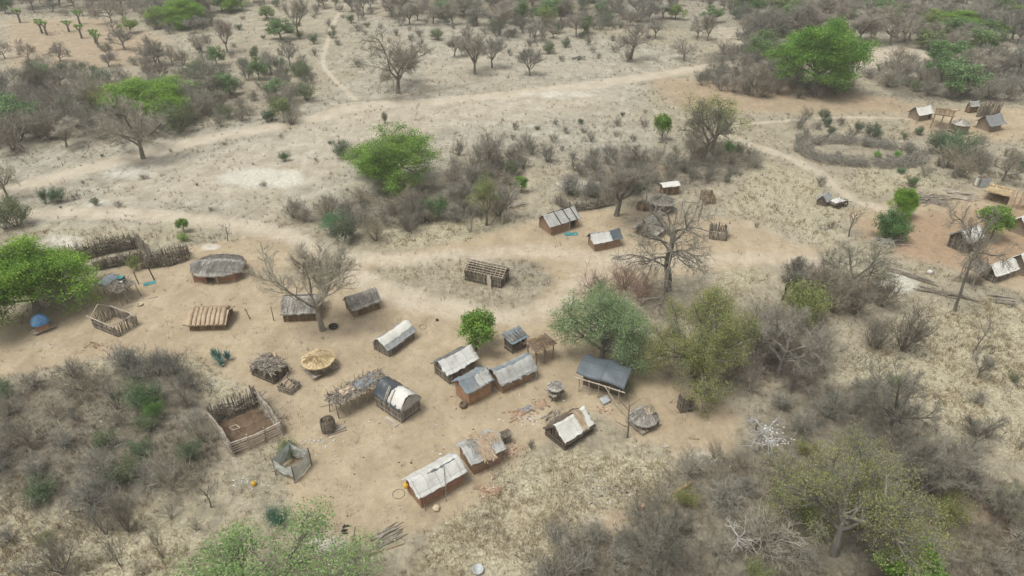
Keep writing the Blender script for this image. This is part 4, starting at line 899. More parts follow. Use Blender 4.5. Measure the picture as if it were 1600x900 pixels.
def platform(name, label, cat, short, A, B, C, zt, mat=M_STICK, r=.045, nl=4, brush=60, depth=None, lean=.1, deckr=.03, posts_up=0, rows=2, group=None, keep=True):
    """a deck of sticks on forked posts"""
    F = Frame(A, B, C, depth); root = empty(name, F.c, F.rz, label, cat, group); L, W = F.L, F.W; F.h, F.root = zt, root
    for i in range(nl):
        for j in range(rows):
            x = -L/2+L*i/(nl-1); y = -W/2+W*j/(rows-1); mb = MB(); e = rnd.uniform(0, .5) if posts_up else .05
            mb.tube([(x+rnd.uniform(-lean, lean), y+rnd.uniform(-lean, lean), -.05), (x+rnd.uniform(-.03, .03), y, zt*.6), (x, y, zt+e)], [r*1.15, r, r*.8], 5); mb.build('post', mat, root)
    d = MB(); y = -W/2-.1
    for j in range(rows): d.tube([(-L/2-.2, -W/2+W*j/(rows-1), zt-.03), (0, -W/2+W*j/(rows-1)+rnd.uniform(-.04, .04), zt-.06), (L/2+.2, -W/2+W*j/(rows-1), zt-.03)], r*.9, 5)
    x = -L/2-.15
    while x < L/2+.15:
        d.tube([(x+rnd.uniform(-.05, .05), -W/2-.2+rnd.uniform(-.15, .15), zt+.02), (x, 0, zt+rnd.uniform(-.04, .05)), (x+rnd.uniform(-.1, .1), W/2+.2+rnd.uniform(-.15, .15), zt+.02)], deckr*rnd.uniform(.7, 1.3), 4); x += deckr*2.15
    d.build('deck', mat, root)
    if brush:
        b_ = MB()
        for k in range(brush):
            x, y = rnd.uniform(-L/2, L/2), rnd.uniform(-W/2, W/2); a = rnd.uniform(0, 3.14); l = rnd.uniform(.3, .9); z = zt+.06+rnd.uniform(0, .22)
            b_.tube([(x-l*math.cos(a), max(-W/2-.3, min(W/2+.3, y-l*math.sin(a))), z-.03), (x+rnd.uniform(-.1, .1), y, z+.04), (x+l*math.cos(a), max(-W/2-.3, min(W/2+.3, y+l*math.sin(a))), z-.02)], rnd.uniform(.012, .03), 4)
        b_.build('brush_layer', mat, root)
    if keep: keepout(F.c, max(L, W)*.6+.3)
    if short: LANDMARKS.append((*pix(F.c), short))
    return F
F = platform('drying_platform', 'small raised stick platform beside the dark doorway hut', 'platform', 'small raised platform', (838, 573), (823, 562), (864, 561), 1.75, M_STICKB, nl=3, brush=50, r=.06)
mb = MB(); mb.box((0, 0, 1.84), (F.L*1.0, F.W*.9, .03)); o = mb.build('deck_mat', M_WATTLE, F.root)
for sx_ in (-1, 1):
    mb = MB(); mb.tube([(sx_*(F.L/2+.1), -F.W/2-.2, 1.86), (sx_*(F.L/2+.1), F.W/2+.2, 1.9)], .07, 5); mb.build('edge_pole', M_STICKD, F.root)

F = hut('tarp_hut', 'barrel roofed stick hut covered half by black and half by white tarpaulin', 'hut', 'black and white tarp hut', (627, 662), (667, 647), (588, 635), 641, walls='sticks', wmat=M_STICK, roof='barrel', rise=.95, wr=.038)
roof_sheet(F, F.h, F.rise, 'barrel', over=.12, overx=.1, rough=.1, nu=20).build('roof', M_BLACK, F.root, True)
mb = MB(); mb.sheet(roof_fn(F, F.h, F.rise, 'barrel', over=.1, overx=.14, rough=.1, lift=.03, x0=-1.0, x1=.0, y0=-.97, y1=.9, ragged=.15), 10, 14, .02); mb.build('white_tarpaulin', M_WHITE2, F.root, True)
mb = MB(); mb.sheet(lambda u, v: (-F.L/2-.16-.05*nz(u*7, v*7, 1), -F.W/2-.05+(F.W+.1)*u, F.h-.05+v*(prof(-F.W/2+F.W*u, F.W, F.h, F.rise, 'barrel')-F.h)-.02-.2*(1-v)*(.6+nz(u*5, 3, 1))), 12, 5, .015); mb.build('gable_cloth', M_GREY2, F.root)
s = F.near
for k in range(3):
    mb = MB(); x = F.L*(.12-.05*k*k); mb.tube([(x, s*F.W*.15, F.h+F.rise*.98), (x-.12, s*F.W*.42, F.h+.42), (x-.1, s*(F.W/2+.16), F.h-.25)], [.05, .05, .035], 5); mb.build('roof_pole', M_THATCH if k % 2 else M_STICKP, F.root)
mb = MB()
for k in range(4): mb.tube([(-.7, k*.11-.2, .05), (.7, k*.11-.2+rnd.uniform(-.05, .05), .06)], .05, 5)
thing('plank_pile', 'few short planks at the foot of the black and white hut', 'planks', mb, M_STICKP, G(611, 660), F.rz)

F = platform('drying_platform', 'long raised drying platform heaped with branches and scraps', 'platform', 'long drying platform', (529, 655), (512, 645), (606, 614), 1.55, M_STICK, nl=6, brush=260, r=.05, posts_up=1, deckr=.035)
mb = MB(); mb.sheet(lambda u, v: (-.2+1.9*u+.15*nz(v*5, u*5, 2), -.55+1.1*v+.15*nz(u*5, v*5, 1), F.h+.24+.1*nz(u*4, v*4, 3)), 10, 8, .02); o = mb.build('blue_sheet', M_BLUEG, F.root, True)
mb = MB(); mb.sheet(lambda u, v: (-F.L*.32+1.1*u, -.4+.8*v+.1*nz(u*5, v*5, 1), F.h+.26+.14*nz(u*4, v*4, 9)), 8, 6, .02); mb.build('tan_sheet', M_THATCHB, F.root, True)
for k in range(9):
    mb = MB(); x = -F.L*.45+F.L*.9*k/8; y = -F.near*(F.W/2+.05) if k != 8 else 0; mb.tube([(x, y, F.h*.2), (x+rnd.uniform(-.15, .15), y, F.h+.2), (x+rnd.uniform(-.3, .3), y+rnd.uniform(-.2, .2), F.h+rnd.uniform(.5, 1.0))], [.04, .035, .02], 4); mb.build('upright_stick', M_STICKB, F.root)
leaning((500, 636), (517, 633), .05, .05, 'log', 'short grey log lying beside the long drying platform', M_STICK, 'log')

def basket(loc, R_, H, name, label, cat, mat, short=None, open_=True):
    root = empty(name, loc, rnd.uniform(0, 6), label, cat); mb = MB(); n = 34
    for i in range(n):
        a = 2*math.pi*i/n; mb.tube([(R_*math.cos(a), R_*math.sin(a), -.03), (R_*1.03*math.cos(a+.03), R_*1.03*math.sin(a+.03), H*.5), (R_*.97*math.cos(a), R_*.97*math.sin(a), H+rnd.uniform(-.03, .04))], R_*.085, 4)
    for z in (.15, .5, .85):
        pts = [(R_*1.08*math.cos(2*math.pi*i/20), R_*1.08*math.sin(2*math.pi*i/20), H*z) for i in range(21)]
        mb.tube(pts, .02, 4, cap=False)
    mb.build('wall', mat, root); b_ = lathe([(0, .15), (R_*.9, .15), (R_*.9, .1), (0, .1)]); b_.build('floor_mat', M_WATTLE, root)
    if short: LANDMARKS.append((*pix(loc), short))
    keepout(loc, R_+.4); return root
basket(G(514, 672), .52, 1.1, 'woven_bin', 'tall round woven bin with open dark top below the platform', 'bin', M_STICKD, 'round woven bin')
mb = MB()
for k in range(8): mb.tube([(-.7+rnd.uniform(-.1, .1), k*.09-.35, .05), (.75+rnd.uniform(-.1, .1), k*.09-.35+rnd.uniform(-.1, .1), .08)], .045, 5)
thing('plank_pile', 'low mat of sticks lying at the foot of woven bin', 'planks', mb, M_STICK, G(523, 672), .5)
# granary with straw cap
def granary(name, label, short, px, py, body, hb, leg, rx, rise, wmat, rmat, rz=.6, square=True, pw=1.0, straws=260, cat='granary', drop=.0, n=2.0):
    c_ = G(px, py); root = empty(name, c_, rz, label, cat); z0 = leg+hb
    for i in range(6):
        a = i*1.047+.3; mb = MB(); mb.tube([(body*.75*math.cos(a)*1.1, body*.75*math.sin(a)*1.1, -.05), (body*.75*math.cos(a), body*.75*math.sin(a), leg+.05)], .06, 5); mb.build('leg', M_STICKD, root)
    mb = MB(); k = -body*1.25
    while k < body*1.25: mb.tube([(k, -body*1.2, leg+.06), (k, body*1.2, leg+.06+rnd.uniform(-.02, .02))], .045, 4); k += .1
    mb.build('floor_deck', M_STICK, root)
    mb = MB(); nst = int(6.28*body/.075)
    for i in range(nst):
        a = 2*math.pi*i/nst; q = 1.0
        if square: q = (abs(math.cos(a))**7+abs(math.sin(a))**7)**(-1/7)
        mb.tube([(body*q*math.cos(a), body*q*math.sin(a), leg+.08), (body*q*1.04*math.cos(a), body*q*1.04*math.sin(a), z0)], .042, 4)
    mb.build('wall', wmat, root)
    radial_roof(rx, rx, z0-drop, rise, pw=pw, straws=straws, jag=.08, n=n).build('roof', rmat, root)
    keepout(c_, rx+.4)
    if short: LANDMARKS.append((px, py, short))
    return root
gr = granary('granary', 'square granary under a wide pale straw cap on low legs', 'straw capped granary', 500, 577, .98, .85, .3, 1.42, .42, M_STICK, M_THATCHY, rz=.75, straws=420, pw=1.3)
gr2 = granary('granary', 'round granary with shaggy pale straw dome, dark at its base', 'shaggy straw granary', 1005, 662, .82, .75, .2, 1.12, .85, M_STICK, M_THATCH, square=False, pw=1.7, straws=520, drop=.2)
mb = MB(); o_ = radial_roof(.56, .5, 1.42, .45, pw=1.6, straws=200, jag=.3).build('straw_top', M_THATCHG, gr2); o_.location = (.25, -.1, 0)
gr3 = granary('granary', 'small dark granary on stilts with rumpled grey cap', 'small stilted granary', 867, 622, .5, .55, .75, .68, .3, M_STICKD, M_THATCH, square=False, pw=1.4, straws=160)
gr4 = granary('granary', 'little square granary with a thatch cap in the far compound', 'far thatch capped granary', 1497, 207, .95, 1.25, .25, 1.35, .75, M_BRICKG, M_THATCH, rz=.2, straws=200)
gr5 = granary('granary', 'round grey thatched granary seen through the tall dark tree', 'grey granary behind dark tree', 1034, 329, 1.05, 1.0, .35, 1.55, .8, M_STICKD, M_THATCH, square=False, straws=420, pw=1.3)

F = stick_box('goat_shed', 'square woven stick shed roofed with a heap of loose branches', 'shed', 'woven shed under branches', (428, 601), (391, 588), (452, 582), 586, M_STICKD, r=.032, gap=1.05)
mb = MB()
for k in range(170):
    x, y = rnd.uniform(-F.L/2, F.L/2), rnd.uniform(-F.W/2, F.W/2); a = rnd.choice([.2, 1.4, 2.2])+rnd.gauss(0, .3); l = rnd.uniform(.3, .8); d = .45*(1-max(abs(x)/(F.L/2), abs(y)/(F.W/2)))
    z = F.h+.05+d+rnd.uniform(0, .1); mb.tube([(x-l*math.cos(a), y-l*math.sin(a), z-.08), (x, y, z), (x+l*math.cos(a), y+l*math.sin(a), z-.08)], rnd.uniform(.018, .04), 4)
mb.build('branch_roof', M_STICK, F.root)
mb = MB(); mb.sheet(lambda u, v: (-F.L/2+F.L*u, -F.W/2+F.W*v, F.h+.35*(1-max(abs(2*u-1), abs(2*v-1)))), 8, 8, .05); mb.build('roof', M_WATTLE, F.root)
mb = MB(); mb.tube([(F.L*.4, -F.W*.1, F.h+.4), (F.L*.55, F.W*.1, F.h+.5), (F.L*.75, -F.W*.3, F.h*.3)], [.1, .12, .05], 6); mb.build('roof_log', M_THATCHB, F.root)
F = stick_box('stick_crate', 'small open crate of upright sticks beside the woven shed', 'crate', None, (455, 618), (436, 610), (470, 604), 609, M_STICK, r=.035, gap=1.1)
mb = MB(); mb.sheet(lambda u, v: (-.3+.6*u, -.3+.7*v, F.h*.5+.8*v*F.h+.08*nz(u*4, v*4, 1)), 6, 6, .03); mb.build('sack_cloth', M_THATCHB, F.root)
for k in range(4):
    mb = MB(); mb.tube([(-F.L*.6, -F.W*.3+k*.25, F.h+.05), (F.L*.7, -F.W*.2+k*.3, F.h+.12+rnd.uniform(0, .2))], .03, 4); mb.build('cross_stick', M_STICK, F.root)

# corral
def brush_wall(pts, h, dens, mat, thick=.25, r=(.015, .04), flat=.5, mb=None):
    mb = mb or MB()
    for i in range(len(pts)-1):
        a, b_ = Vector(pts[i]), Vector(pts[i+1]); L = (b_-a).length; d = (b_-a)/L; nn = Vector((-d.y, d.x, 0))
        for k in range(int(L*dens)):
            x_ = rnd.uniform(0, L)
            if thick > .8 and nz((a.x+d.x*x_)*.45, (a.y+d.y*x_)*.45, 2)*1.2+.75 < rnd.random()*.8: continue
            p_ = a+d*x_+nn*rnd.uniform(-thick, thick); l = rnd.uniform(.4, 1.3); z = rnd.uniform(.05, h)*rnd.uniform(.6, 1)
            e = d*rnd.choice((-1, 1))*l*rnd.uniform(.3, 1)+nn*rnd.uniform(-.25, .25)+Vector((0, 0, l*rnd.uniform(-.1, flat)))
            q = p_+Vector((0, 0, z)); q2 = q+e; q2.z = max(.03, min(q2.z, h*1.15))
            mb.tube([q, (q+q2)/2+Vector((rnd.uniform(-.08, .08), rnd.uniform(-.08, .08), rnd.uniform(-.05, .08))), q2], [rnd.uniform(*r), rnd.uniform(*r)*.8, .012], 3, cap=False)
    return mb
def paling(pts, h, r, gap, mat, jit=.08, ragged=.2, mb=None, lean=0.0):
    mb = mb or MB()
    for i in range(len(pts)-1):
        a, b_ = Vector(pts[i]), Vector(pts[i+1]); L = (b_-a).length; d = (b_-a)/L; x = 0; nn = Vector((-d.y, d.x, 0))
        while x < L:
            rr = r*rnd.uniform(.6, 1.3); p_ = a+d*x; t = p_+Vector((rnd.uniform(-jit, jit), rnd.uniform(-jit, jit), h*rnd.uniform(1-ragged, 1+ragged)))+nn*lean+d*lean*.4
            mb.tube([p_-Vector((0, 0, .05)), (p_+t)/2+Vector((rnd.uniform(-jit, jit), rnd.uniform(-jit, jit), 0))*.4, t], [rr, rr*.9, rr*.7], 4); x += 2*rr*gap
    return mb
def rel(pts, o): return [tuple(G(*p)-o) for p in pts]
def midpt(pts): 
    q = [G(*p) for p in pts]; return sum(q, Vector())/len(q)
cor = [(331, 662), (364, 713), (443, 680), (404, 631)]; o = midpt(cor); L4 = rel(cor, o)
root = empty('corral', o, 0, 'square livestock corral of branches and rails on dark soil', 'corral'); LANDMARKS.append((386, 690, 'stick corral'))
TAKEN.append((o.x, o.y, 3.9))
mb = MB()
for k in range(5):
    z = .35+.24*k; a, b_ = Vector(L4[1]), Vector(L4[2])
    mb.tube([a+Vector((0, 0, z)), (a+b_)/2+Vector((0, rnd.uniform(-.05, .05), z-.1+rnd.uniform(-.05, .05))), b_+Vector((0, 0, z+.05))], .045, 5)
for t in (0, .33, .66, 1): p_ = Vector(L4[1]).lerp(Vector(L4[2]), t); mb.tube([p_-Vector((0, 0, .05)), p_+Vector((.03, .05, 1.5))], .06, 5)
mb.build('rail_side', M_STICKP, root)
for (i, j) in ((0, 1), (2, 3)):
    mb = MB(); a, b_ = Vector(L4[i]), Vector(L4[j])
    for k in range(130):
        t = rnd.uniform(0, .75); t2 = min(1.05, t+rnd.uniform(.25, .5)); z = rnd.uniform(.05, 1.5); off = Vector((rnd.uniform(-.16, .16), rnd.uniform(-.1, .1), 0))
        mb.tube([a.lerp(b_, t)+off+Vector((0, 0, z)), a.lerp(b_, (t+t2)/2)+off*.5+Vector((0, 0, z+.12)), a.lerp(b_, t2)-off+Vector((0, 0, z+rnd.uniform(-.1, .2)))], [rnd.uniform(.025, .055)]*2+[.02], 4)
    mb.build('branch_side', M_STICK, root)
mb = paling([L4[3], L4[0]], 1.7, .05, 1.7, M_STICKD); brush_wall([L4[3], L4[0]], 1.4, 60, M_STICKD, mb=mb); mb.build('paling_side', M_STICKD, root)
mb = MB(); a = Vector(L4[3]); 
for k in range(3): mb.tube([a+Vector((k*.15-.3, .05*k, -.05)), a+Vector((k*.18-.4, .1, 1.9-k*.2))], .07, 5)
mb.build('gate_post', M_STICKD, root)
fl = MB(); cx_ = [Vector(p)*.96 for p in L4]
fl.add([v+Vector((0, 0, .012)) for v in cx_], [(0, 1, 2, 3)])
o2 = G(367, 669); mb = MB(); q = [(-.42, 0), (0, -.3), (.42, 0), (0, .3)]
for i in range(4): mb.tube([(*q[i], .06), (*q[(i+1) % 4], .06)], .04, 4)
thing('feed_trough', 'small pale wooden frame lying on the corral floor', 'trough', mb, M_STICKP, o2)
leaning((437, 655), (447, 652), .4, .04, 'log', 'short log poking from the side of the corral', M_STICKB, 'log')

# plastic wash screen
F = Frame((461, 755), (435, 739), (487, 727)); root = empty('wash_screen', F.c, F.rz, 'open topped wash enclosure of pale plastic sheet on poles', 'screen'); LANDMARKS.append((461, 735, 'plastic wash screen')); keepout(F.c, 2.2)
H_ = 1.65; L, W = F.L, F.W
for sx_, sy_ in ((-1, -1), (-1, 1), (1, -1), (1, 1)):
    mb = MB(); mb.tube([(sx_*L/2, sy_*W/2, -.05), (sx_*L/2+.05, sy_*W/2, H_*.6), (sx_*L/2*.98, sy_*W/2, H_+rnd.uniform(.0, .25))], .05, 5); mb.build('post', M_STICKD, root)
def cloth(a, b_, z0, z1, sagt, bow=.12):
    a, b_ = Vector((*a, 0)), Vector((*b_, 0)); d = b_-a; nn = Vector((-d.y, d.x, 0)).normalized()
    mb = MB()
    def fn(u, v):
        z = z0+(z1-z0)*v-sagt*4*u*(1-u)*v**2
        p_ = a+d*u+nn*(bow*math.sin(u*9)*(1-.5*v)*.3+.06*nz(u*5, v*4, 2)+.02)
        return (p_.x, p_.y, z)
    mb.grid(fn, 14, 8); mb.grid(lambda u, v: tuple(Vector(fn(1-u, v))+nn*.015), 14, 8); return mb
M_CLOTH = mat_mix('grey white plastic cloth', (0.58, 0.60, 0.56), (0.44, 0.46, 0.42), 2, rough=.6, bump=.3)
n_ = F.near
cloth((-L/2, n_*W/2), (L/2, n_*W/2), .1, H_-.05, .35).build('front_sheet', M_CLOTH, root, True)
cloth((-L/2, -n_*W/2), (-L/2, n_*W/2), .55, H_, .3).build('side_sheet', M_CLOTH, root, True)
cloth((L/2, n_*W/2), (L/2, -n_*W/2), .3, H_+.1, .4).build('side_sheet', M_CLOTH, root, True)
cloth((L/2, -n_*W/2), (-L/2, -n_*W/2), .3, H_+.1, .15).build('back_sheet', M_CLOTH, root, True)
mb = MB(); brush_wall([(-L/2, -n_*W/2, 0), (L/2, -n_*W/2, 0), (L/2, n_*W*.3, 0)], 1.6, 14, M_STICKD, mb=mb); mb.build('brush_lining', M_STICKD, root)

# ---- left and middle huts ------------------------------------------------------------------------
F = hut('stick_house', 'house with clean white sheet roof and rusty torn back edge', 'house', 'white roofed house by the track', (608, 558), (582, 548), (648, 529), 546, walls='sticks', wmat=M_STICK, roof='bow', rise=.75, wr=.04, doors=[('near', .35, .9, 2)])
roof_sheet(F, F.h, F.rise, 'bow', over=.17, overx=.2, rough=.12).build('roof', M_GREY, F.root, True); s = F.near
mb = MB(); mb.sheet(roof_fn(F, F.h, F.rise, 'bow', over=.1, overx=.24, rough=.12, lift=.03, x0=-.97, x1=1.0, y0=min(-s*.5, s*.62), y1=max(-s*.5, s*.62), ragged=.12), 18, 12, .02); mb.build('white_tarpaulin', M_WHITE2, F.root, True)
wall = MB(); wall.box((F.L*.3, s*(F.W/2-.25), F.h*.45), (F.L*.4, .1, F.h*.9)); wall.build('inner_wall', M_MUDR, F.root)
mb = MB(); mb.sheet(roof_fn(F, F.h, F.rise, 'bow', over=.2, overx=.0, rough=.12, lift=.035, x0=-.2, x1=.55, y0=min(-s*.95, -s*.6), y1=max(-s*.95, -s*.6), ragged=.3, seed=6), 10, 5, .02); mb.build('rusty_sheet', M_MUDR, F.root)

F = hut('thatched_hut', 'grey thatched stick hut standing by the sandy track', 'hut', 'grey thatched hut by the track', (553, 496), (538, 482), (594, 482), 483, walls='sticks', wmat=M_STICKB, roof='gable', rise=.95, wr=.04)
thatch(F, F.h, F.rise, 'gable', over=.20, overx=.2, n=560).build('roof', M_THATCH, F.root)
F = hut('thatched_hut', 'grey thatched stick hut half hidden behind pale trunked tree', 'hut', 'grey thatched hut behind tree', (444, 503), None, (496, 501), 489, depth=3.0, walls='sticks', wmat=M_STICKB, roof='gable', rise=.9, wr=.04)
thatch(F, F.h, F.rise, 'gable', over=.20, overx=.2, n=560).build('roof', M_THATCH, F.root)
mb = ring(.35, .07); thing('cooking_pot', 'blackened pot ring on the ground beside the pale trunked tree', 'pot', lathe([(0, .02), (.3, 0), (.42, .1), (.45, .24), (.40, .24), (.36, .1), (0, .06)]), M_DARK, G(521, 512), smooth=True)
thing('wire_hoop', 'thin brown hoop lying on bare earth of the open yard', 'hoop', ring(.36, .025), M_STICKB, G(661, 511))
thing('cloth_scrap', 'small dark cloth scrap on the bare earth of the yard', 'cloth', rock(.15, 3), M_DARK, G(683, 501))

F = hut('straw_hut', 'little hut roofed with rolled bundles of tan straw', 'hut', 'straw bundle roofed hut', (352, 515), None, (297, 517), 505, depth=2.7, walls='sticks', wmat=M_STICKB, roof='gable', rise=.6, wr=.03)
s = F.near; roof_sheet(F, F.h, F.rise, 'gable', over=.2, overx=.25, th=.06).build('roof', M_THATCHB, F.root)
for k in range(8):
    x = -F.L/2-.05+(F.L+.1)*(k+.5)/8; mb = MB(); rr = F.L/8*.5
    mb.tube([(x+rnd.uniform(-.06, .06), -s*F.W*.42, F.h+F.rise*.35), (x, -s*F.W*.05, F.h+F.rise*1.0+.12), (x+rnd.uniform(-.05, .05), s*F.W*.28, F.h+F.rise*.55+.1), (x+rnd.uniform(-.05, .05), s*(F.W/2+.22), F.h-.02)], [rr*.8, rr, rr*1.02, rr*.85], 9)
    for q in range(40):
        a = rnd.uniform(-.9, .9)
        mb.tube([(x+rr*1.02*math.sin(a), -s*F.W*.05, F.h+F.rise+.12+rr*math.cos(a)), (x+rr*1.04*math.sin(a), s*F.W*.28, F.h+F.rise*.55+.1+rr*math.cos(a)), (x+rr*.95*math.sin(a), s*(F.W/2+.3), F.h-.05+rr*math.cos(a)*.7)], .011, 3, cap=False)
    mb.build('straw_roll', M_THATCHB, F.root)
for k in range(2):
    mb = MB(); mb.tube([(-F.L/2-.3, s*(F.W/2+.1)*(1-2*k), F.h-.05), (F.L/2+.45, s*(F.W/2+.1)*(1-2*k), F.h+.0)], .05, 5); mb.build('eave_pole', M_STICKD, F.root)

# oval hut with low grey thatch
F = Frame((304, 442), None, (369, 441), 3.3); root = empty('brick_hut', F.c, F.rz, 'brick hut under a broad low dome of grey thatch', 'hut'); F.h, F.rise, F.root = 1.2, .62, root; LANDMARKS.append((338, 430, 'dome thatched brick hut')); keepout(F.c, 4)
wall_solid(F, F.h, .3, 'bow', doors=[('near', -.2, .8, 1.2)]).build('wall', M_BRICKR, root)
def oval(u, v, dz=0.0, ex=0.0):
    a, b_ = 2*u-1, (2*v-1)*(1+ex); HL, HW = F.L/2+.65, F.W/2+.6; sq = (1-.55*abs(a)**3.2)
    y = HW*b_*sq; x = HL*a*(1-.06*abs(b_)**2)
    return (x+.07*nz(x, y*2, 1), y+.1*nz(x*3, v*4, 6)*abs(b_), F.h-.05+F.rise*(1-abs(b_)**1.5)*(1-.35*abs(a)**3)-.18*abs(a)**4+dz+.04*nz(x*2, y*2, 3))
mb = MB(); mb.sheet(oval, 26, 16, .16)
for k in range(1100):
    u = rnd.random(); a = rnd.uniform(0, .65); e = a+rnd.uniform(.25, .45); sg = rnd.choice((-1, 1)); du = rnd.uniform(-.01, .01)
    mb.tube([oval(u+du*j, .5+.5*sg*min(1, (a+(e-a)*j/2)), rnd.uniform(.01, .05), max(0, (a+(e-a)*j/2)-1)) for j in range(3)], [.017, .017, .01], 3, cap=False)
mb.build('roof', M_THATCH, root)
mb = MB(); mb.tube([(.1*F.L, F.near*(F.W/2+.4), -.05), (.1*F.L, F.near*(F.W/2+.35), F.h)], .05, 5); mb.build('eave_post', M_STICKP, root)
# unroofed stick house
F = hut('roofless_house', 'roofless stick house frame with peaked ends and loose poles', 'house', 'roofless stick house', (184, 527), (224, 511), (147, 512), 512, walls='sticks', wmat=M_STICK, roof='gable', rise=.45, wr=.045, gap=1.35, jit=.16, ragged=.14)
s = F.near
poles(F, [((-F.L/2, s*F.W/2, F.h), (F.L/2+.5, s*F.W/2, F.h+.12), .05), ((-F.L/2-.2, -s*F.W/2, F.h+.1), (F.L/2+.2, -s*F.W/2, F.h+.05), .05), ((F.L/2, -F.W/2, F.h), (F.L/2, 0, F.h+.9), .05), ((F.L/2, F.W/2, F.h), (F.L/2, 0, F.h+.9), .05), ((-F.L/2, -F.W/2-.3, F.h+.1), (-F.L/2+.1, F.W/2+.4, F.h+.25), .05)], M_STICKP, 'top_pole')
# blue topped hut on a plank base
F = Frame((56, 526), (41, 521), (88, 513)); root = empty('mud_hut', F.c, F.rz, 'tiny mud hut under blue tarpaulin on a plank platform', 'hut'); LANDMARKS.append((62, 508, 'tiny blue topped hut')); keepout(F.c, 2.2)
mb = MB()
for k in range(9): y = -F.W/2+F.W*(k+.5)/9; mb.box((rnd.uniform(-.1, .1), y, .2), (F.L*1.02, F.W/9*.86, .06))
mb.build('plank_base', M_STICK, root)
mb = MB()
for sx_ in (-.4, .4): mb.tube([(sx_*F.L, -F.W/2, .08), (sx_*F.L, F.W/2, .08)], .08, 6)
mb.build('base_log', M_STICKD, root)
mb = MB(); bw, bd, bh = F.L*.62, F.W*.9, 1.0
mb.grid(lambda u, v: ((bw/2)*(1-.06*v)*math.copysign(abs(math.cos(6.28318*u))**.6, math.cos(6.28318*u)), (bd/2)*(1-.06*v)*math.copysign(abs(math.sin(6.28318*u))**.6, math.sin(6.28318*u)), .23+bh*v), 24, 4, True); mb.build('wall', M_MUDR, root)
mb = MB(); mb.sheet(lambda u, v: ((bw/2+.22)*(2*u-1)*(1-.25*(2*v-1)**4), (bd/2+.2)*(2*v-1)*(1-.25*(2*u-1)**4), .23+bh+.5*(1-(2*u-1)**2)*(1-(2*v-1)**2)-.32*max(abs(2*u-1), abs(2*v-1))**5+.05*nz(u*6, v*6, 1)), 16, 14, .025); mb.build('blue_tarpaulin', M_BLUE, root, True)
mb = MB(); mb.box((bw/2*.94, 0, .95), (.04, .22, .2)); mb.build('window', M_DARK, root)

F = platform('drying_platform', 'raised drying platform with bowls and sheets beside lime tree', 'platform', 'drying platform with bowls', (191, 478), (150, 467), (218, 463), 1.6, M_STICK, nl=4, rows=3, brush=120, r=.05, keep=True)
dk = F.h+.1
mb = MB(); mb.sheet(lambda u, v: (-F.L*.5+F.L*.95*u, F.W*.02+F.W*.42*v if F.near < 0 else -F.W*.02-F.W*.42*v, dk+.08+.4*math.sin(3.14*u)*math.sin(3.14*v)+.06*nz(u*5, v*5, 1)), 14, 10, .02)
thing('tarpaulin', 'rumpled slate blue tarpaulin spread over end of drying platform', 'tarpaulin', mb, M_BLUEG, F.c, F.rz, smooth=True)
for i, (x, y, r_, mt, lb) in enumerate([(.3, -.05, .34, M_TEAL, 'teal basin on the drying platform with bowls'), (.05, .2, .22, M_STONE, 'cream bowl at the back of the drying platform'), (.18, .12, .17, M_WHITE2, 'white bowl next to the cream bowl on platform'), (.1, -.25, .16, M_TIN, 'dull tin pan on front of the drying platform')]):
    p_ = world(F, x*F.L, y*F.W*(1 if F.near < 0 else -1), dk+.12); thing('bowl', lb, 'bowl', lathe([(0, 0), (r_*.6, 0), (r_, r_*.6), (r_*.95, r_*.6), (r_*.55, .05), (0, .05)]), mt, p_, smooth=True)
p_ = world(F, .36*F.L, -.2*F.W, dk+.06); mb = MB(); mb.tube([(-.7, 0, 0), (0, .05, .06), (.7, .1, .02)], .07, 6); thing('cloth_roll', 'dark rolled cloth lying on the drying platform', 'cloth', mb, M_DARK, p_, F.rz+.9)
mb = MB(); mb.sheet(lambda u, v: (-.6+1.2*u, -.3+.6*v, .04+.1*abs(nz(u*5, v*5, 1))), 10, 6, .02); thing('cloth', 'teal cloth laid on the ground beside a short post', 'cloth', mb, M_TEAL, G(234, 443), .5)
leaning((241, 437), (238, 437), 1.5, .07, 'post', 'short dark post by the teal cloth', M_DARK, 'post'); leaning((217, 444), (215, 443), 1.5, .07, 'post', 'crooked grey post at the end of drying platform', M_STICKD, 'post')
thing('bowl', 'pale yellow bowl on the ground before the drying platform', 'bowl', lathe([(0, 0), (.2, 0), (.3, .2), (.27, .2), (.18, .05), (0, .05)]), M_STONE, G(219, 477))
leaning((231, 467), (246, 464), .08, .06, 'log', 'thin pale log on the ground beyond the drying platform', M_STICKP, 'log'); leaning((195, 482), (207, 478), .08, .09, 'log', 'thick pale log between platform and roofless stick house', M_STICKP, 'log')
leaning((391, 499), (387, 499), 1.3, .05, 'post', 'leaning post beside the straw bundle roofed hut', M_STICKD, 'post'); leaning((428, 501), (428, 500), 1.6, .05, 'post', 'straight upright post between two small huts', M_STICKD, 'post')

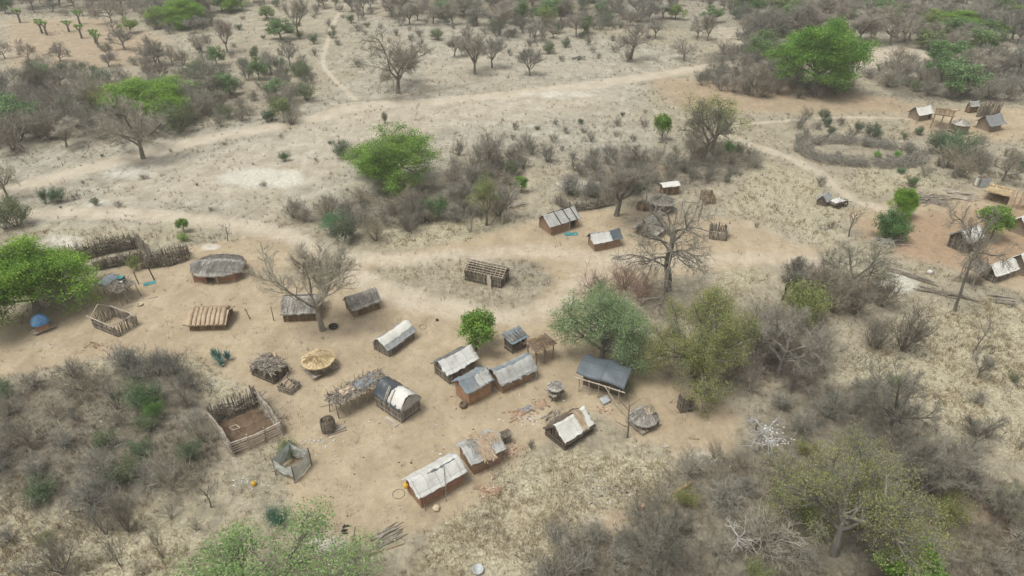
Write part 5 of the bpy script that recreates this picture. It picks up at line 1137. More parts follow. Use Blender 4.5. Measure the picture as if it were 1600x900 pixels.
def fence(name, label, pts, h, mat, short=None, kind='paling', cat='fence', r=.04, gap=1.5, brush=8, jit=.1, ragged=.2, lean=0.0, group=None):
    o = midpt(pts); P_ = rel(pts, o); root = empty(name, o, 0, label, cat, group)
    if kind == 'paling':
        paling(P_, h, r, gap, mat, mb=(mb := MB()), jit=jit, ragged=ragged, lean=lean); mb.build('paling', mat, root)
        if brush: brush_wall(P_, h, brush, mat).build('brush', mat, root)
        mb = MB()
        for i in range(len(P_)-1):
            a, b_ = Vector(P_[i]), Vector(P_[i+1])
            for z in (.35, .75): mb.tube([a+Vector((0, 0, h*z)), (a+b_)/2+Vector((0, 0, h*z+.05)), b_+Vector((0, 0, h*z))], r*.8, 4)
        mb.build('rail', mat, root)
    else: brush_wall(P_, h, brush, mat, thick=1.25, r=(.012, .03), flat=.6).build('brush', mat, root)
    if short: LANDMARKS.append((*pix(o), short))
    for i in range(len(pts)-1):
        a, b_ = G(*pts[i]), G(*pts[i+1]); n = max(1, int((b_-a).length/1.2))
        for k in range(n+1): TAKEN.append((*(a.lerp(b_, k/n)).to_2d(), .9))
    return root
fence('stick_fence', 'tall grey stick fence at the back of the old pen', [(104, 412), (140, 404), (180, 394), (219, 387)], 1.8, M_STICKD, 'old stick pen', r=.03, gap=1.0, brush=90, ragged=.3)
fence('stick_fence', 'slanting grey stick fence closing the side of old pen', [(219, 388), (232, 402), (242, 416)], 1.8, M_STICK, r=.04, gap=1.1, brush=20)
fence('stick_fence', 'low brown stick fence along the front of old pen', [(150, 423), (185, 416), (226, 406)], 1.2, M_STICKD, r=.03, gap=.9, brush=60)
fence('stick_fence', 'dark stick fence of the small pen behind dome thatched hut', [(222, 420), (262, 416), (297, 405)], 1.6, M_STICKD, 'small stick pen', r=.035, gap=1.15, brush=60)
fence('stick_fence', 'ragged far side of the small pen behind dome hut', [(242, 412), (262, 402), (294, 396), (298, 404)], 1.2, M_STICKD, r=.035, gap=1.9, brush=10)
F = Frame((240, 420), None, (246, 418), 1); mb = MB()
for k in range(3): mb.tube([(-.4+.4*k, 0, 0), (-.1+.2*k, .5, 1.7)], .05, 5)
thing('pole', 'pale poles propped against the corner of small pen', 'poles', mb, M_STICKP, F.c, .2)

# skeleton house on the grass oval
F = hut('unfinished_house', 'stick house with a bare lattice roof frame and no cover', 'house', 'bare roof frame house', (783, 451), (803, 437), (726, 438), 434, walls='sticks', wmat=M_STICKD, roof='gable', rise=.7, wr=.042, gap=1.05)
mb = MB()
for k in range(11):
    x = -F.L/2-.15+(F.L+.3)*k/10
    for sg in (-1, 1): mb.tube([(x, sg*(F.W/2+.25), prof(F.W/2+.25, F.W, F.h, F.rise, 'gable')+.03), (x+rnd.uniform(-.08, .08), 0, F.h+F.rise+.04)], .04, 4)
mb.build('rafters', M_STICKB, F.root) if False else None
for k in range(0): pass
rf = MB(); rf.v, rf.f, rf.m = mb.v, mb.f, mb.m; rf.build('rafter_frame', M_STICKB, F.root)
mb = MB()
for sg in (-1, 1):
    for j in range(6):
        y = sg*(F.W/2+.22)*j/5.5; z = prof(y, F.W, F.h, F.rise, 'gable')+.1; mb.tube([(-F.L/2-.3, y, z+rnd.uniform(-.03, .03)), (0, y+rnd.uniform(-.05, .05), z), (F.L/2+.3, y, z+rnd.uniform(-.03, .03))], .042, 4)
mb.build('batten_lattice', M_STICKP, F.root)
s = F.near; mb = MB(); mb.box((-F.L*.22, s*(F.W/2+.35), F.h*.5), (.38, .07, F.h*1.1), 0, (R(-16*s*-1), R(10))); mb.build('door', M_STICKP, F.root)
mb = MB(); mb.tube([(-F.L*.05, s*(F.W/2+.1), -.02), (-F.L*.05, s*(F.W/2+.08), F.h+.1)], .04, 4); mb.build('door_post', M_STICKP, F.root)

F = hut('brick_house', 'brick house with silver grey sheet roof held by dark battens', 'house', 'silver roofed brick house', (861, 368), (832, 358), (902, 355), 353, walls='solid', wmat=M_BRICK, roof='gable', rise=.95, doors=[('near', .66, .75, 1.75)])
roof_sheet(F, F.h, F.rise, 'gable', over=.20, overx=.35, rough=.05, sag=.08, ragged=.04).build('roof', M_GREY2, F.root, True); s = F.near
for k in (-.42, .25, .8):
    mb = MB(); x = k*F.L/2; mb.tube([(x-.1, -s*(F.W/2+.2), F.h-.02), (x, 0, F.h+F.rise+.07), (x+.12, s*F.W*.25, F.h+F.rise*.5+.07), (x+.2, s*(F.W/2+.34), F.h-.12)], .05, 5); mb.build('roof_batten', M_DARK, F.root)
mb = MB(); mb.box((F.L*.18, s*(F.W/2+.02), .8), (.12, .08, 1.6)); mb.build('door_frame', M_STICKP, F.root)
mb = MB(); mb.sheet(lambda u, v: (-.8+1.6*u, -.4+.8*v, .03+.06*abs(nz(u*5, v*5, 4))), 10, 6, .02); thing('cloth', 'turquoise cloth spread on the ground by silver roofed house', 'cloth', mb, M_TEAL, G(892, 366), .1)
F = hut('brick_house', 'small brick house with roof half white and half slate sheet', 'house', 'half white roofed brick house', (929, 393), (915, 383), (968, 385), 380, walls='solid', wmat=M_BRICK, roof='gable', rise=.9)
roof_sheet(F, F.h, F.rise, 'gable', over=.17, overx=.3, rough=.09).build('roof', M_SLATE, F.root, True); s = F.near
mb = MB(); mb.sheet(roof_fn(F, F.h, F.rise, 'gable', over=.20, overx=.32, rough=.09, lift=.03, x0=-1, x1=.32, y0=min(-s*.3, s), y1=max(-s*.3, s), ragged=.1), 12, 10, .02); mb.build('white_sheet', M_WHITE, F.root, True)
F = hut('thatched_hut', 'steep grey thatched hut seen through the tall dark tree', 'hut', None, (1019, 374), (994, 365), (1037, 362), 364, walls='sticks', wmat=M_STICKD, roof='gable', rise=1.5, wr=.04)
thatch(F, F.h, F.rise, 'gable', over=.5, overx=.35, n=450).build('roof', M_THATCH, F.root)
basket(G(1004, 326), .7, .8, 'woven_bin', 'squat round brown basket beside the grey round granary', 'bin', M_STICKB)
F = stick_box('stick_shed', 'stick shed with white plastic on top near the thorn thicket', 'shed', None, (1036, 306), (1030, 300), (1060, 304), 293, M_STICKB, r=.05, depth=None)
mb = MB(); mb.sheet(lambda u, v: (-F.L/2-.2+(F.L+.3)*u, -F.W/2-.15+(F.W+.3)*v, F.h+.08+.3*math.sin(3.14*v)*(.5+u*.6)+.12*nz(u*4, v*4, 2)), 12, 8, .02); mb.build('plastic_cover', M_WHITE2, F.root, True)
stick_box('stick_crate', 'square dark crate of upright sticks standing on dry grass', 'crate', 'square stick crate', (1099, 319), None, (1117, 319), 307, M_STICKB, r=.05, depth=2.0)
F = stick_box('roofless_hut', 'low roofless dark stick hut with a white sheet draped inside', 'hut', 'low roofless dark hut', (1134, 377), (1144, 364), (1108, 374), 365, M_STICKD, r=.05, jit=.12, ragged=.12)
mb = MB(); mb.sheet(lambda u, v: (-F.L/2-.12-.1*v, -.45+.9*u, .45+1.0*v+.05*nz(u*4, v*4, 1)), 8, 8, .03); mb.build('white_sheet', M_WHITE2, F.root, True)
mb = MB(); mb.tube([(0, 0, 0), (0.02, 0, F.h+.8)], .06, 5); mb.build('centre_post', M_STICKD, F.root)
fr = empty('pole_stand', G(1090, 352), .3, 'bare frame of thin upright poles in the dark tree yard', 'frame')
for x, y, h_ in ((0, 0, 2.1), (1.4, 1.8, 2.0), (-2.4, 1.2, 1.6), (-.6, 3.0, 1.8)):
    mb = MB(); mb.tube([(x, y, -.05), (x+.05, y, h_)], .05, 5); mb.build('post', M_STICKD, fr)
mb = MB(); mb.tube([(0, 0, 2.0), (1.4, 1.8, 1.95)], .04, 4); mb.tube([(-.6, 3, 1.75), (1.4, 1.8, 1.9)], .04, 4); mb.build('cross_pole', M_STICKD, fr)
fence('brush_fence', 'dark thorn brush fence behind the silver roofed brick house', [(868, 318), (880, 326), (893, 331), (925, 327), (960, 320)], 1.25, M_STICKD, 'thorn brush fence', r=.035, gap=1.6, brush=46)
F = stick_box('stick_screen', 'small screen of sticks and pale tin by the thicket edge', 'screen', 'stick and tin screen', (785, 351), (772, 357), (795, 346), 334, M_STICKP, r=.05, jit=.12, gap=1.9, ragged=.15)
mb = MB(); mb.box((F.L*.1, F.W/2+.08, F.h*.55), (F.L*.9, .03, F.h*.9)); mb.build('tin_sheet', M_TIN, F.root)
def stack(px, py, L_, W_, n, r, mat, name, label, rz, cat='woodpile', fan=.12, h=.5, short=None):
    root = empty(name, G(px, py), rz, label, cat)
    for k in range(n):
        mb = MB(); x = rnd.uniform(-.15, .15)*L_; y = rnd.uniform(-W_/2, W_/2); l = L_*rnd.uniform(.6, 1)/2; a = rnd.gauss(0, fan); z = r+rnd.uniform(0, h)*(1-abs(2*y/W_))
        mb.tube([(x-l*math.cos(a), y-l*math.sin(a), z), (x+rnd.uniform(-.08, .08), y+rnd.uniform(-.08, .08), z+rnd.uniform(-.03, .06)), (x+l*math.cos(a), y+l*math.sin(a), z+rnd.uniform(-.02, .05))], [r*rnd.uniform(.8, 1.2), r, r*rnd.uniform(.5, .8)], 5); mb.build('log', mat, root)
    if short: LANDMARKS.append((px, py, short))
    TAKEN.append((*G(px, py).to_2d(), L_*.5))
    return root
stack(813, 322, 2.6, 1.6, 9, .07, M_STICKP, 'woodpile', 'pale split logs piled beside the sandy path', .5)
stack(607, 838, 2.1, 1.1, 18, .045, M_STICK, 'woodpile', 'pile of thin firewood poles in the near clearing', .65, h=.35, short='near firewood pile')
leaning((574, 868), (632, 850), .06, .05, 'pole', 'long bent pole lying below the near firewood pile', M_STICKB); leaning((582, 846), (616, 819), .08, .04, 'pole', 'thin pole lying beyond the near firewood pile', M_STICKB)
leaning((551, 846), (555, 824), .06, .04, 'pole', 'single thin stick lying on the ash patch', M_STICKD)
mb = MB()
for k in range(7): mb.tube([(rnd.uniform(-.3, .3), rnd.uniform(-.3, .3), .04), (rnd.uniform(-.4, .4), rnd.uniform(-.4, .4), .12)], .05, 5)
thing('charred_wood', 'charred black sticks of a cold cooking fire on ash', 'firewood', mb, M_DARK, G(540, 829))
thing('basin', 'grey tin basin on dry grass at the bottom of clearing', 'basin', lathe([(0, .05), (.25, 0), (.34, .12), (.36, .3), (.33, .3), (.28, .1), (0, .08)]), M_TIN, G(747, 893), smooth=True)
thing('bucket', 'yellow plastic can lying on the ground below plastic screen', 'bucket', lathe([(0, 0), (.13, .0), (.16, .06), (.17, .26), (.12, .34), (.05, .37), (.05, .41), (0, .41)]), M_YELLOW, G(397, 758), smooth=True)
stack(1503, 307, 3.6, 2.6, 22, .08, M_STICKP, 'woodpile', 'long pale logs stacked on the open ground by straw shelter', -.35, short='long log stack')
stack(1452, 312, 5.2, 2.6, 60, .04, M_STICK, 'branch_pile', 'wide heap of grey branches beside the long log stack', -.2, fan=.5, h=.6)
stack(1566, 470, 2.2, 1.6, 12, .07, M_STICK, 'woodpile', 'small grey log pile on the straw below far stick hut', -.3)
stack(1420, 432, 4.8, 1.0, 9, .07, M_STICKD, 'fallen_branches', 'dark fallen branches along the pale ash patch', -.65, 'branches', h=.2)
stack(1470, 459, 5.6, .8, 7, .07, M_STICKD, 'fallen_branches', 'dark fallen branches at the foot of crooked bare tree', -.45, 'branches', h=.2)
stack(1385, 379, 4.0, 1.5, 16, .05, M_BLEACH, 'fallen_branches', 'bleached fallen branches under the round clipped bush', .35, 'branches', fan=.5, h=.4)
stack(905, 92, 3.4, 1.6, 9, .09, M_BARK, 'fallen_branches', 'fallen grey tree limbs on the far pale flat', .6, 'branches', fan=.5, h=.8)
leaning((1053, 772), (1078, 757), .2, .14, 'log', 'cut log with pale end at the thicket edge', M_STICKB, 'log')
thing('tree_stump', 'short brown tree stump in the straw near the thicket', 'stump', lathe([(0, 0), (.2, 0), (.17, .3), (.12, .34), (0, .34)], 9), M_STICKB, G(1003, 794))
for (x, y, r_) in ((1085, 684, .25), (1040, 699, .3), (1036, 697, .2), (960, 686, .2)): pass
leaning((1076, 685), (1092, 687), .08, .09, 'log', 'short log on pale bare earth below the olive tree', M_STICKB, 'log'); leaning((1032, 699), (1045, 698), .08, .09, 'log', 'pale stub of log on bare earth beyond straw granary', M_STICKP, 'log')

# slate tarp shelter
F = Frame((967, 632), (988, 609), (902, 612)); root = empty('tarp_shelter', F.c, F.rz, 'open pole shelter under one large slate grey tarpaulin', 'shelter'); LANDMARKS.append((943, 600, 'slate tarp shelter')); keepout(F.c, 4)
F.h = 1.55; L, W = F.L, F.W; s = F.near
for i in range(5):
    for sg in (-1, 1):
        mb = MB(); x = -L/2+.1+(L-.2)*i/4; z = F.h+(.45 if sg != s else 0); mb.tube([(x+rnd.uniform(-.06, .06), sg*W/2, -.05), (x, sg*W/2, z)], .045, 5); mb.build('post', M_STICKP if sg == s else M_STICKD, root)
mb = MB(); mb.tube([(-L/2-.4, s*(W/2+.12), F.h-.05), (0, s*(W/2+.12), F.h+.02), (L/2+.3, s*(W/2+.12), F.h)], .05, 5); mb.build('eave_pole', M_STICKP, root)
mb = MB(); mb.tube([(-L/2-.2, s*(W/2+.5), 0), (-L*.15, s*(W/2+.15), F.h)], .04, 5); mb.build('brace', M_STICKP, root)
mb = MB()
def tf(u, v):
    x = -L/2-.3+(L+.5)*u; y = -s*(W/2+.35)+s*(W+.38)*v
    return (x, y, F.h+.12+.75*math.sin(math.pi*(.12+.68*(1-v)))-.02*v-.18*math.sin(3.14*u*3+1)*.3+.14*nz(u*3.2, v*2.6, 4)-.25*max(0, .12-u)*4-.25*max(0, v-.92)*3)
mb.sheet(tf, 26, 16, .02); mb.build('tarpaulin', M_SLATE, root, True)
paling([(-L/2+.1, -s*W*.45, 0), (L/2-.1, -s*W*.45, 0)], 1.5, .04, 1.1, M_WATTLE).build('back_wall', M_WATTLE, root)  # wattle colour taken darker to deepen the shade under the tarpaulin
mb = MB(); mb.box((.15, s*W*.02, .72), (L*.86, .08, 1.44)); mb.build('shade_panel', M_WATTLE, root)  # added dark panel, stands in for the shade inside the shelter
paling([(-L/2+.05, -s*W*.45, 0), (-L/2+.05, s*W*.1, 0)], 1.35, .04, 1.1, M_STICKD).build('side_wall', M_STICKD, root)
mb = MB(); mb.box((0, 0, .32), (.8, .55, .05), .6, (R(25), 0)); mb.box((0, 0, .12), (.5, .4, .24), .6); thing('tin_box', 'grey metal sheet box at the front of slate shelter', 'box', mb, M_TIN, G(945, 629))
# stick kiosk
F = stick_box('stick_kiosk', 'tall narrow box of dark upright sticks under olive tree', 'kiosk', 'dark stick kiosk', (1063, 646), (1054, 637), (1083, 643), 624, M_STICKD, r=.05)
mb = MB(); mb.box((0, 0, F.h+.02), (F.L*.96, F.W*.96, .08)); mb.build('flat_top', M_WATTLE, F.root)
leaning((1046, 630), (1060, 628), .9, .04, 'pole', 'stick poking sideways from the dark stick kiosk', M_STICK)

# ---- far compound ---------------------------------------------------------------------------------
F = hut('brick_house', 'grey brick house with bright white front slope in the far compound', 'house', 'far white roofed house', (1435, 190), (1414, 184.5), (1454, 186.5), 180, walls='solid', wmat=M_BRICKG, roof='gable', rise=1.1, doors=[('near', .7, .7, 1.7)])
roof_sheet(F, F.h, F.rise, 'gable', over=.20, overx=.35, rough=.05).build('roof', M_DARKROOF, F.root, True); s = F.near
mb = MB(); mb.sheet(roof_fn(F, F.h, F.rise, 'gable', over=.20, overx=.38, rough=.05, lift=.04, y0=min(-s*.06, s), y1=max(-s*.06, s)), 10, 8, .02); mb.build('white_sheet', M_WHITE2, F.root, True)
F = hut('brick_house', 'grey brick house with dark slate coloured roof in the far compound', 'house', 'far slate roofed house', (1544, 206), (1519, 200.5), (1562, 202), 194.5, walls='solid', wmat=M_BRICKG, roof='gable', rise=1.2)
roof_sheet(F, F.h, F.rise, 'gable', over=.55, overx=.5, rough=.09).build('roof', mat_sheet('mid grey roofing', (0.22, .23, .23), (.16, .16, .155), (.1, .1, .1), g=.6), F.root, True)
platform('sun_shelter', 'flat roofed pole shelter between two houses of far compound', 'shelter', 'far pole shelter', (1481, 204), None, (1454, 199.5), 2.3, M_STICKB, depth=3.0, nl=3, brush=30, r=.09, deckr=.07)
fence('stick_fence', 'tall dark brushwood fence behind the far slate roofed house', [(1525, 183), (1541, 181), (1560, 180)], 2.1, M_STICKD, r=.07, gap=1.1, brush=20)
F = hut('lean_to', 'low collapsed lean to beside the far brushwood fence', 'shed', None, (1513, 177), (1509, 174.5), (1526, 175.5), 172, walls='sticks', wmat=M_STICKB, roof='gable', rise=.8, hmin=1.2, wr=.08, gap=1.6); roof_sheet(F, F.h, F.rise, 'gable', over=.20, overx=.1).build('roof', M_GREY2, F.root, True)
fence('thorn_hedge', 'dark thorn fence ringing the near side of the garden', [(1250, 232), (1262, 244), (1290, 253), (1330, 257), (1380, 260), (1425, 257), (1440, 250)], 1.0, mat_mix('thorn brush', (.17, .158, .13), (.27, .255, .215), 2, (.6, 1.3)), 'thorn ringed garden', kind='brush', brush=170)
fence('thorn_hedge', 'dark thorn fence along the far side of the garden', [(1250, 232), (1262, 224), (1300, 221), (1345, 225), (1395, 232), (1430, 238), (1440, 250)], 1.0, MATS['thorn brush'], kind='brush', brush=140)

# ---- right hand compound ---------------------------------------------------------------------------
F = stick_box('wash_screen', 'patched tin and plastic wash stall beside the straw shelter', 'screen', 'tin wash stall', (1528, 293), (1520, 289), (1544, 291), 280, M_STICK, r=.06)
mb = MB(); mb.box((0, F.near*(F.W/2+.1), F.h*.5), (F.L*.9, .03, F.h*.95)); mb.build('tin_sheet', M_TIN, F.root)
mb = MB(); mb.box((-F.L*.55, 0, F.h*.55), (.08, F.W*.5, F.h*.9)); mb.build('pale_board', M_WHITE2, F.root)
F = hut('straw_shelter', 'open fronted shelter with a flat tan straw roof', 'shelter', 'straw roofed shelter', (1569, 320), (1581, 309), (1538, 312), 309, walls='sticks', wmat=M_STICKD, roof='mono', rise=0.0, wr=.07, sides='fle', gap=1.1)
thatch(F, F.h+.1, .3, 'mono', over=.4, overx=.3, n=420, th=.18, r=.02).build('roof', M_THATCHY, F.root)
mb = MB(); mb.box((0, -F.near*F.W*.35, .5), (F.L*.9, .1, 1.0)); mb.build('back_wall', M_MUD, F.root)
fence('stick_fence', 'fan of tan poles leaning against the straw shelter', [(1573, 327), (1590, 328), (1612, 330)], 2.2, M_THATCHB, r=.07, gap=1.2, brush=0, lean=.9)
F = hut('brick_house', 'white roofed house partly cut off behind the bright green tree', 'house', 'white roofed edge house', (1599, 370), (1574, 360), (1640, 354), 355, walls='solid', wmat=M_BRICKG, roof='gable', rise=1.0)
roof_sheet(F, F.h, F.rise, 'gable', over=.20, overx=.4, rough=.09).build('roof', M_WHITE2, F.root, True)
F = hut('stick_house', 'dark stick house with ribbed pale roof behind crooked bare tree', 'house', 'ribbed pale roofed house', (1507, 397), (1475, 386), (1528, 388), 379, walls='sticks', wmat=M_STICKD, roof='gable', rise=1.0, wr=.05)
roof_sheet(F, F.h, F.rise, 'gable', over=.20, overx=.3, rough=.10).build('roof', M_DARKROOF, F.root, True); s = F.near
mb = MB(); mb.sheet(roof_fn(F, F.h, F.rise, 'gable', over=.20, overx=.35, rough=.13, lift=.04, x0=-.8, x1=1.05, y0=min(-s*.1, s), y1=max(-s*.1, s), ragged=.1), 14, 8, .02); mb.build('pale_sheet', M_WHITE, F.root, True)
thing('cooking_pot', 'dark pot and rags at the corner of ribbed pale roofed house', 'pot', rock(.45, 8), M_DARK, G(1507, 399)) if False else None
F = hut('stick_house', 'grey house with crumpled white tarpaulin roof near the crooked tree', 'house', 'crumpled white roofed house', (1552, 443), (1531, 432), (1583, 432), 430, walls='sticks', wmat=M_STICK, roof='bow', rise=.8, wr=.05)
roof_sheet(F, F.h, F.rise, 'bow', over=.20, overx=.3, rough=.12).build('roof', M_WHITE2, F.root, True); s = F.near
mb = MB(); mb.sheet(roof_fn(F, F.h, F.rise, 'bow', over=.2, overx=.2, rough=.12, lift=.04, x0=-.1, x1=.4, y0=min(-s*.5, -s*.05), y1=max(-s*.5, -s*.05), ragged=.3), 8, 6, .02); mb.build('dark_patch', M_SLATE, F.root, True)
F = platform('lean_to', 'open lean to of grey poles and brush beside crumpled white roof', 'shed', None, (1517, 450), (1497, 440), (1534, 440), 1.9, M_STICK, nl=4, brush=120, r=.06, lean=.5)
F = hut('brick_house', 'lower edge house with white roof, half outside the picture', 'house', None, (1597, 432), (1573, 421), (1640, 417), 414, walls='solid', wmat=M_BRICKG, roof='gable', rise=1.0)
roof_sheet(F, F.h, F.rise, 'gable', over=.20, overx=.4, rough=.09).build('roof', M_WHITE2, F.root, True)
F = hut('dark_hut', 'tiny dark gabled hut alone beside the footpath', 'hut', 'tiny dark gabled hut', (1290, 323), (1274, 320), (1297, 316), 315, walls='sticks', wmat=M_STICKD, roof='gable', rise=.7, wr=.05, gap=1.0)
roof_sheet(F, F.h, F.rise, 'gable', over=.15, overx=.2).build('roof', M_GREY, F.root, True)
root = empty('hand_cart', G(1308, 321), .45, 'low cart loaded with pale sheets beside the tiny dark hut', 'cart')
mb = MB(); mb.box((0, 0, .45), (2.1, 1.1, .12)); mb.box((0, .5, .6), (2.1, .06, .25)); mb.box((0, -.5, .6), (2.1, .06, .25)); mb.build('bed', M_STICKD, root)
for sx_ in (-.5, .5):
    mb = ring(.38, .06); w_ = mb.build('wheel', M_DARK, root); w_.rotation_euler = (R(90), 0, 0); w_.location = (sx_, -.68, .38)
mb = MB(); mb.tube([(1.0, .35, .5), (2.2, .3, .2)], .05, 5); mb.tube([(1.0, -.35, .5), (2.2, -.3, .2)], .05, 5); mb.build('shaft', M_STICKD, root)
mb = MB(); mb.sheet(lambda u, v: (-1.0+1.7*u, -.5+1.0*v, .68+.35*math.sin(3.1*u)*math.sin(3.1*v)+.12*nz(u*5, v*5, 2)), 10, 8, .03); mb.build('load_sheet', M_WHITE, root)
thing('cloth_scrap', 'white plastic scrap on red earth near crumpled roofed house', 'cloth', rock(.3, 6), M_WHITE2, G(1452, 427))

# rubble, bricks and litter: nobody could count these
def rubble(name, zones, mat, smin, smax, seed, kind='brick'):
    rn = random.Random(seed); mb = MB()
    for (px, py, rx, ry_, n) in zones:
        for k in range(n):
            a, t = rn.uniform(0, 6.28), abs(rn.gauss(0, .5)); p_ = G(px+rx*t*math.cos(a), py+ry_*t*math.sin(a)); s_ = rn.uniform(smin, smax)
            mb.box((p_.x, p_.y, s_*.25), (s_*rn.uniform(.8, 1.6), s_*rn.uniform(.5, 1), s_*.5), rn.uniform(0, 3.1), (rn.uniform(-.4, .4), rn.uniform(-.4, .4)))
    o = mb.build(name, mat); return tag(o, kind='stuff')
rubble('brick_rubble', [(767, 767, 26, 14, 190), (797, 706, 24, 16, 130), (815, 645, 34, 10, 100), (845, 632, 24, 8, 90), (812, 648, 12, 6, 30), (810, 655, 18, 8, 20), (150, 540, 28, 8, 60), (940, 640, 30, 8, 24)], mat_mix('broken brick', (.33, .20, .135), (.42, .33, .24), 3, (.6, 1.3)), .07, .18, 3)
rubble('pale_litter', [(1195, 672, 26, 12, 110), (1210, 690, 26, 12, 150), (390, 755, 40, 14, 50), (830, 655, 40, 14, 60), (800, 600, 600, 240, 60), (700, 700, 400, 160, 60), (330, 600, 60, 40, 60), (500, 690, 60, 26, 60), (1110, 720, 30, 14, 30), (240, 470, 200, 60, 40), (960, 760, 120, 60, 60), (1000, 350, 200, 60, 40), (730, 380, 160, 30, 24), (1005, 345, 14, 5, 14), (220, 650, 120, 60, 50)], mat_mix('pale scraps', (.46, .45, .42), (.62, .62, .58), 3, (.5, 1.15)), .04, .13, 4)
rubble('dark_litter', [(800, 600, 700, 260, 60), (700, 720, 400, 150, 50), (1400, 560, 200, 80, 90), (400, 300, 400, 120, 60), (980, 770, 160, 60, 70), (1210, 690, 40, 16, 60), (1000, 350, 300, 70, 80)], mat_mix('dark scraps', (.07, .06, .05), (.14, .11, .08), 3, (.5, 1.3)), .04, .11, 5)
pole_ = leaning((796, 661), (832, 640), .1, .05, 'pole', 'long thin pole lying across the brick rubble', M_STICKB)
mb = MB(); mb.sheet(lambda u, v: (-.5+u, -.3+.6*v, .05+.12*abs(nz(u*5, v*5, 3))), 8, 6, .02); thing('cloth', 'grey blue cloth on the brick rubble', 'cloth', mb, M_BLUEG, G(823, 640), .4)
stack(865, 652, 1.8, 1.4, 14, .04, M_STICK, 'woodpile', 'loose grey sticks in front of the small stilted granary', 1.2, fan=.35, h=.4)

# sheets, poles and brush that lie on a roof are pieces of that roof
ON_ROOF = {'front_sheet', 'dark_strip', 'eave_strip', 'tarpaulin', 'ridge_strip', 'roof_pole', 'roof_brush', 'white_tarpaulin', 'rusty_sheet', 'white_sheet', 'dark_patch', 'pale_sheet', 'roof_batten', 'straw_roll', 'gable_cloth'}
for o in list(COL.objects):
    if o.name.split('.')[0] == 'roof' and o.parent:
        for q in list(o.parent.children):
            if q.name.split('.')[0] in ON_ROOF: q.parent = o
# ------------------------------------------------------------------ individual trees and bushes, as they stand in the photograph
LM = True
W = (1.12, 1.10, 1.06)
# big leafless trees
plant('spread', 622, 146, 96, 112, 'bare tree', 'broad bare tree with heavy spreading limbs alone beside the pale track', color=(.95, .9, .86), rz=.4, var=0, landmark=LM)
plant('vase', 742, 116, 74, 48, 'bare tree', 'slim upright bare tree with straight trunk at the track edge', color=(.95, .93, .9), var=0, landmark=LM)
plant('vase', 769, 106, 50, 44, 'bare tree', 'smaller bare tree just behind the slim upright bare tree', var=1)
plant('spread', 224, 248, 104, 116, 'bare tree', 'large grey bare tree with dome crown in front of lime canopy', color=(.95, .92, .88), rz=1.2, var=1, landmark=LM)
plant('vase', 504, 516, 132, 128, 'bare tree', 'stout pale trunked bare tree standing over a grey thatched hut', color=(1.35, 1.3, 1.22), rz=2.0, var=1, landmark=LM)
plant('droop', 1043, 454, 164, 140, 'bare tree', 'tall dark bare tree with drooping twigs beside the brick huts', color=(.8, .78, .75), rz=.7, var=0, landmark=LM)
plant('vase', 963, 337, 104, 96, 'bare tree', 'bare tree with thick forked trunk behind the two brick huts', color=(.9, .87, .84), rz=.3, var=2, landmark=LM)
plant('crook', 1491, 486, 158, 96, 'bare tree', 'crooked leaning bare tree with lopped limbs near the village edge', color=(.9, .87, .84), rz=5.0, var=1, landmark=LM)
plant('sapling', 1326, 370, 52, 34, 'bare tree', 'thin bare tree with bent trunk alone on the bare yard', color=(.7, .7, .7), var=0, landmark=LM)
plant('spread', 1326, 462, 88, 112, 'bare tree', 'low wide bare tree with haze of young growth beside ash patch', color=(1.0, 1.02, .9), var=2, landmark=LM)
plant('spread', 1101, 250, 92, 78, 'bare tree', 'dark twisted bare tree among olive leaves beyond the kitchen yard', color=(.8, .8, .76), var=0, landmark=LM)
plant('hazy', 1112, 236, 84, 92, 'pale leafed tree', 'tree with a pale yellow green top behind twisted bare tree', color=(1.1, 1.0, .8), landmark=LM)
plant('spread', 1566, 283, 54, 56, 'bare tree', 'small round bare tree behind the straw roofed shelter', color=(.95, .9, .86), landmark=LM)
plant('spread', 12, 309, 70, 62, 'bare tree', 'pale leaning bare tree at the side of the wide track', color=(1.15, 1.1, 1.05), rz=1.0, landmark=LM)
plant('sapling', 356, 377, 36, 20, 'bare tree', 'tiny leafless sapling alone beside the sandy track', color=(.8, .8, .8), landmark=LM)
plant('tall', 985, 93, 62, 52, 'bare tree', 'rounded bare tree on the pale flat beyond the track', color=(1, .93, .93), landmark=LM)
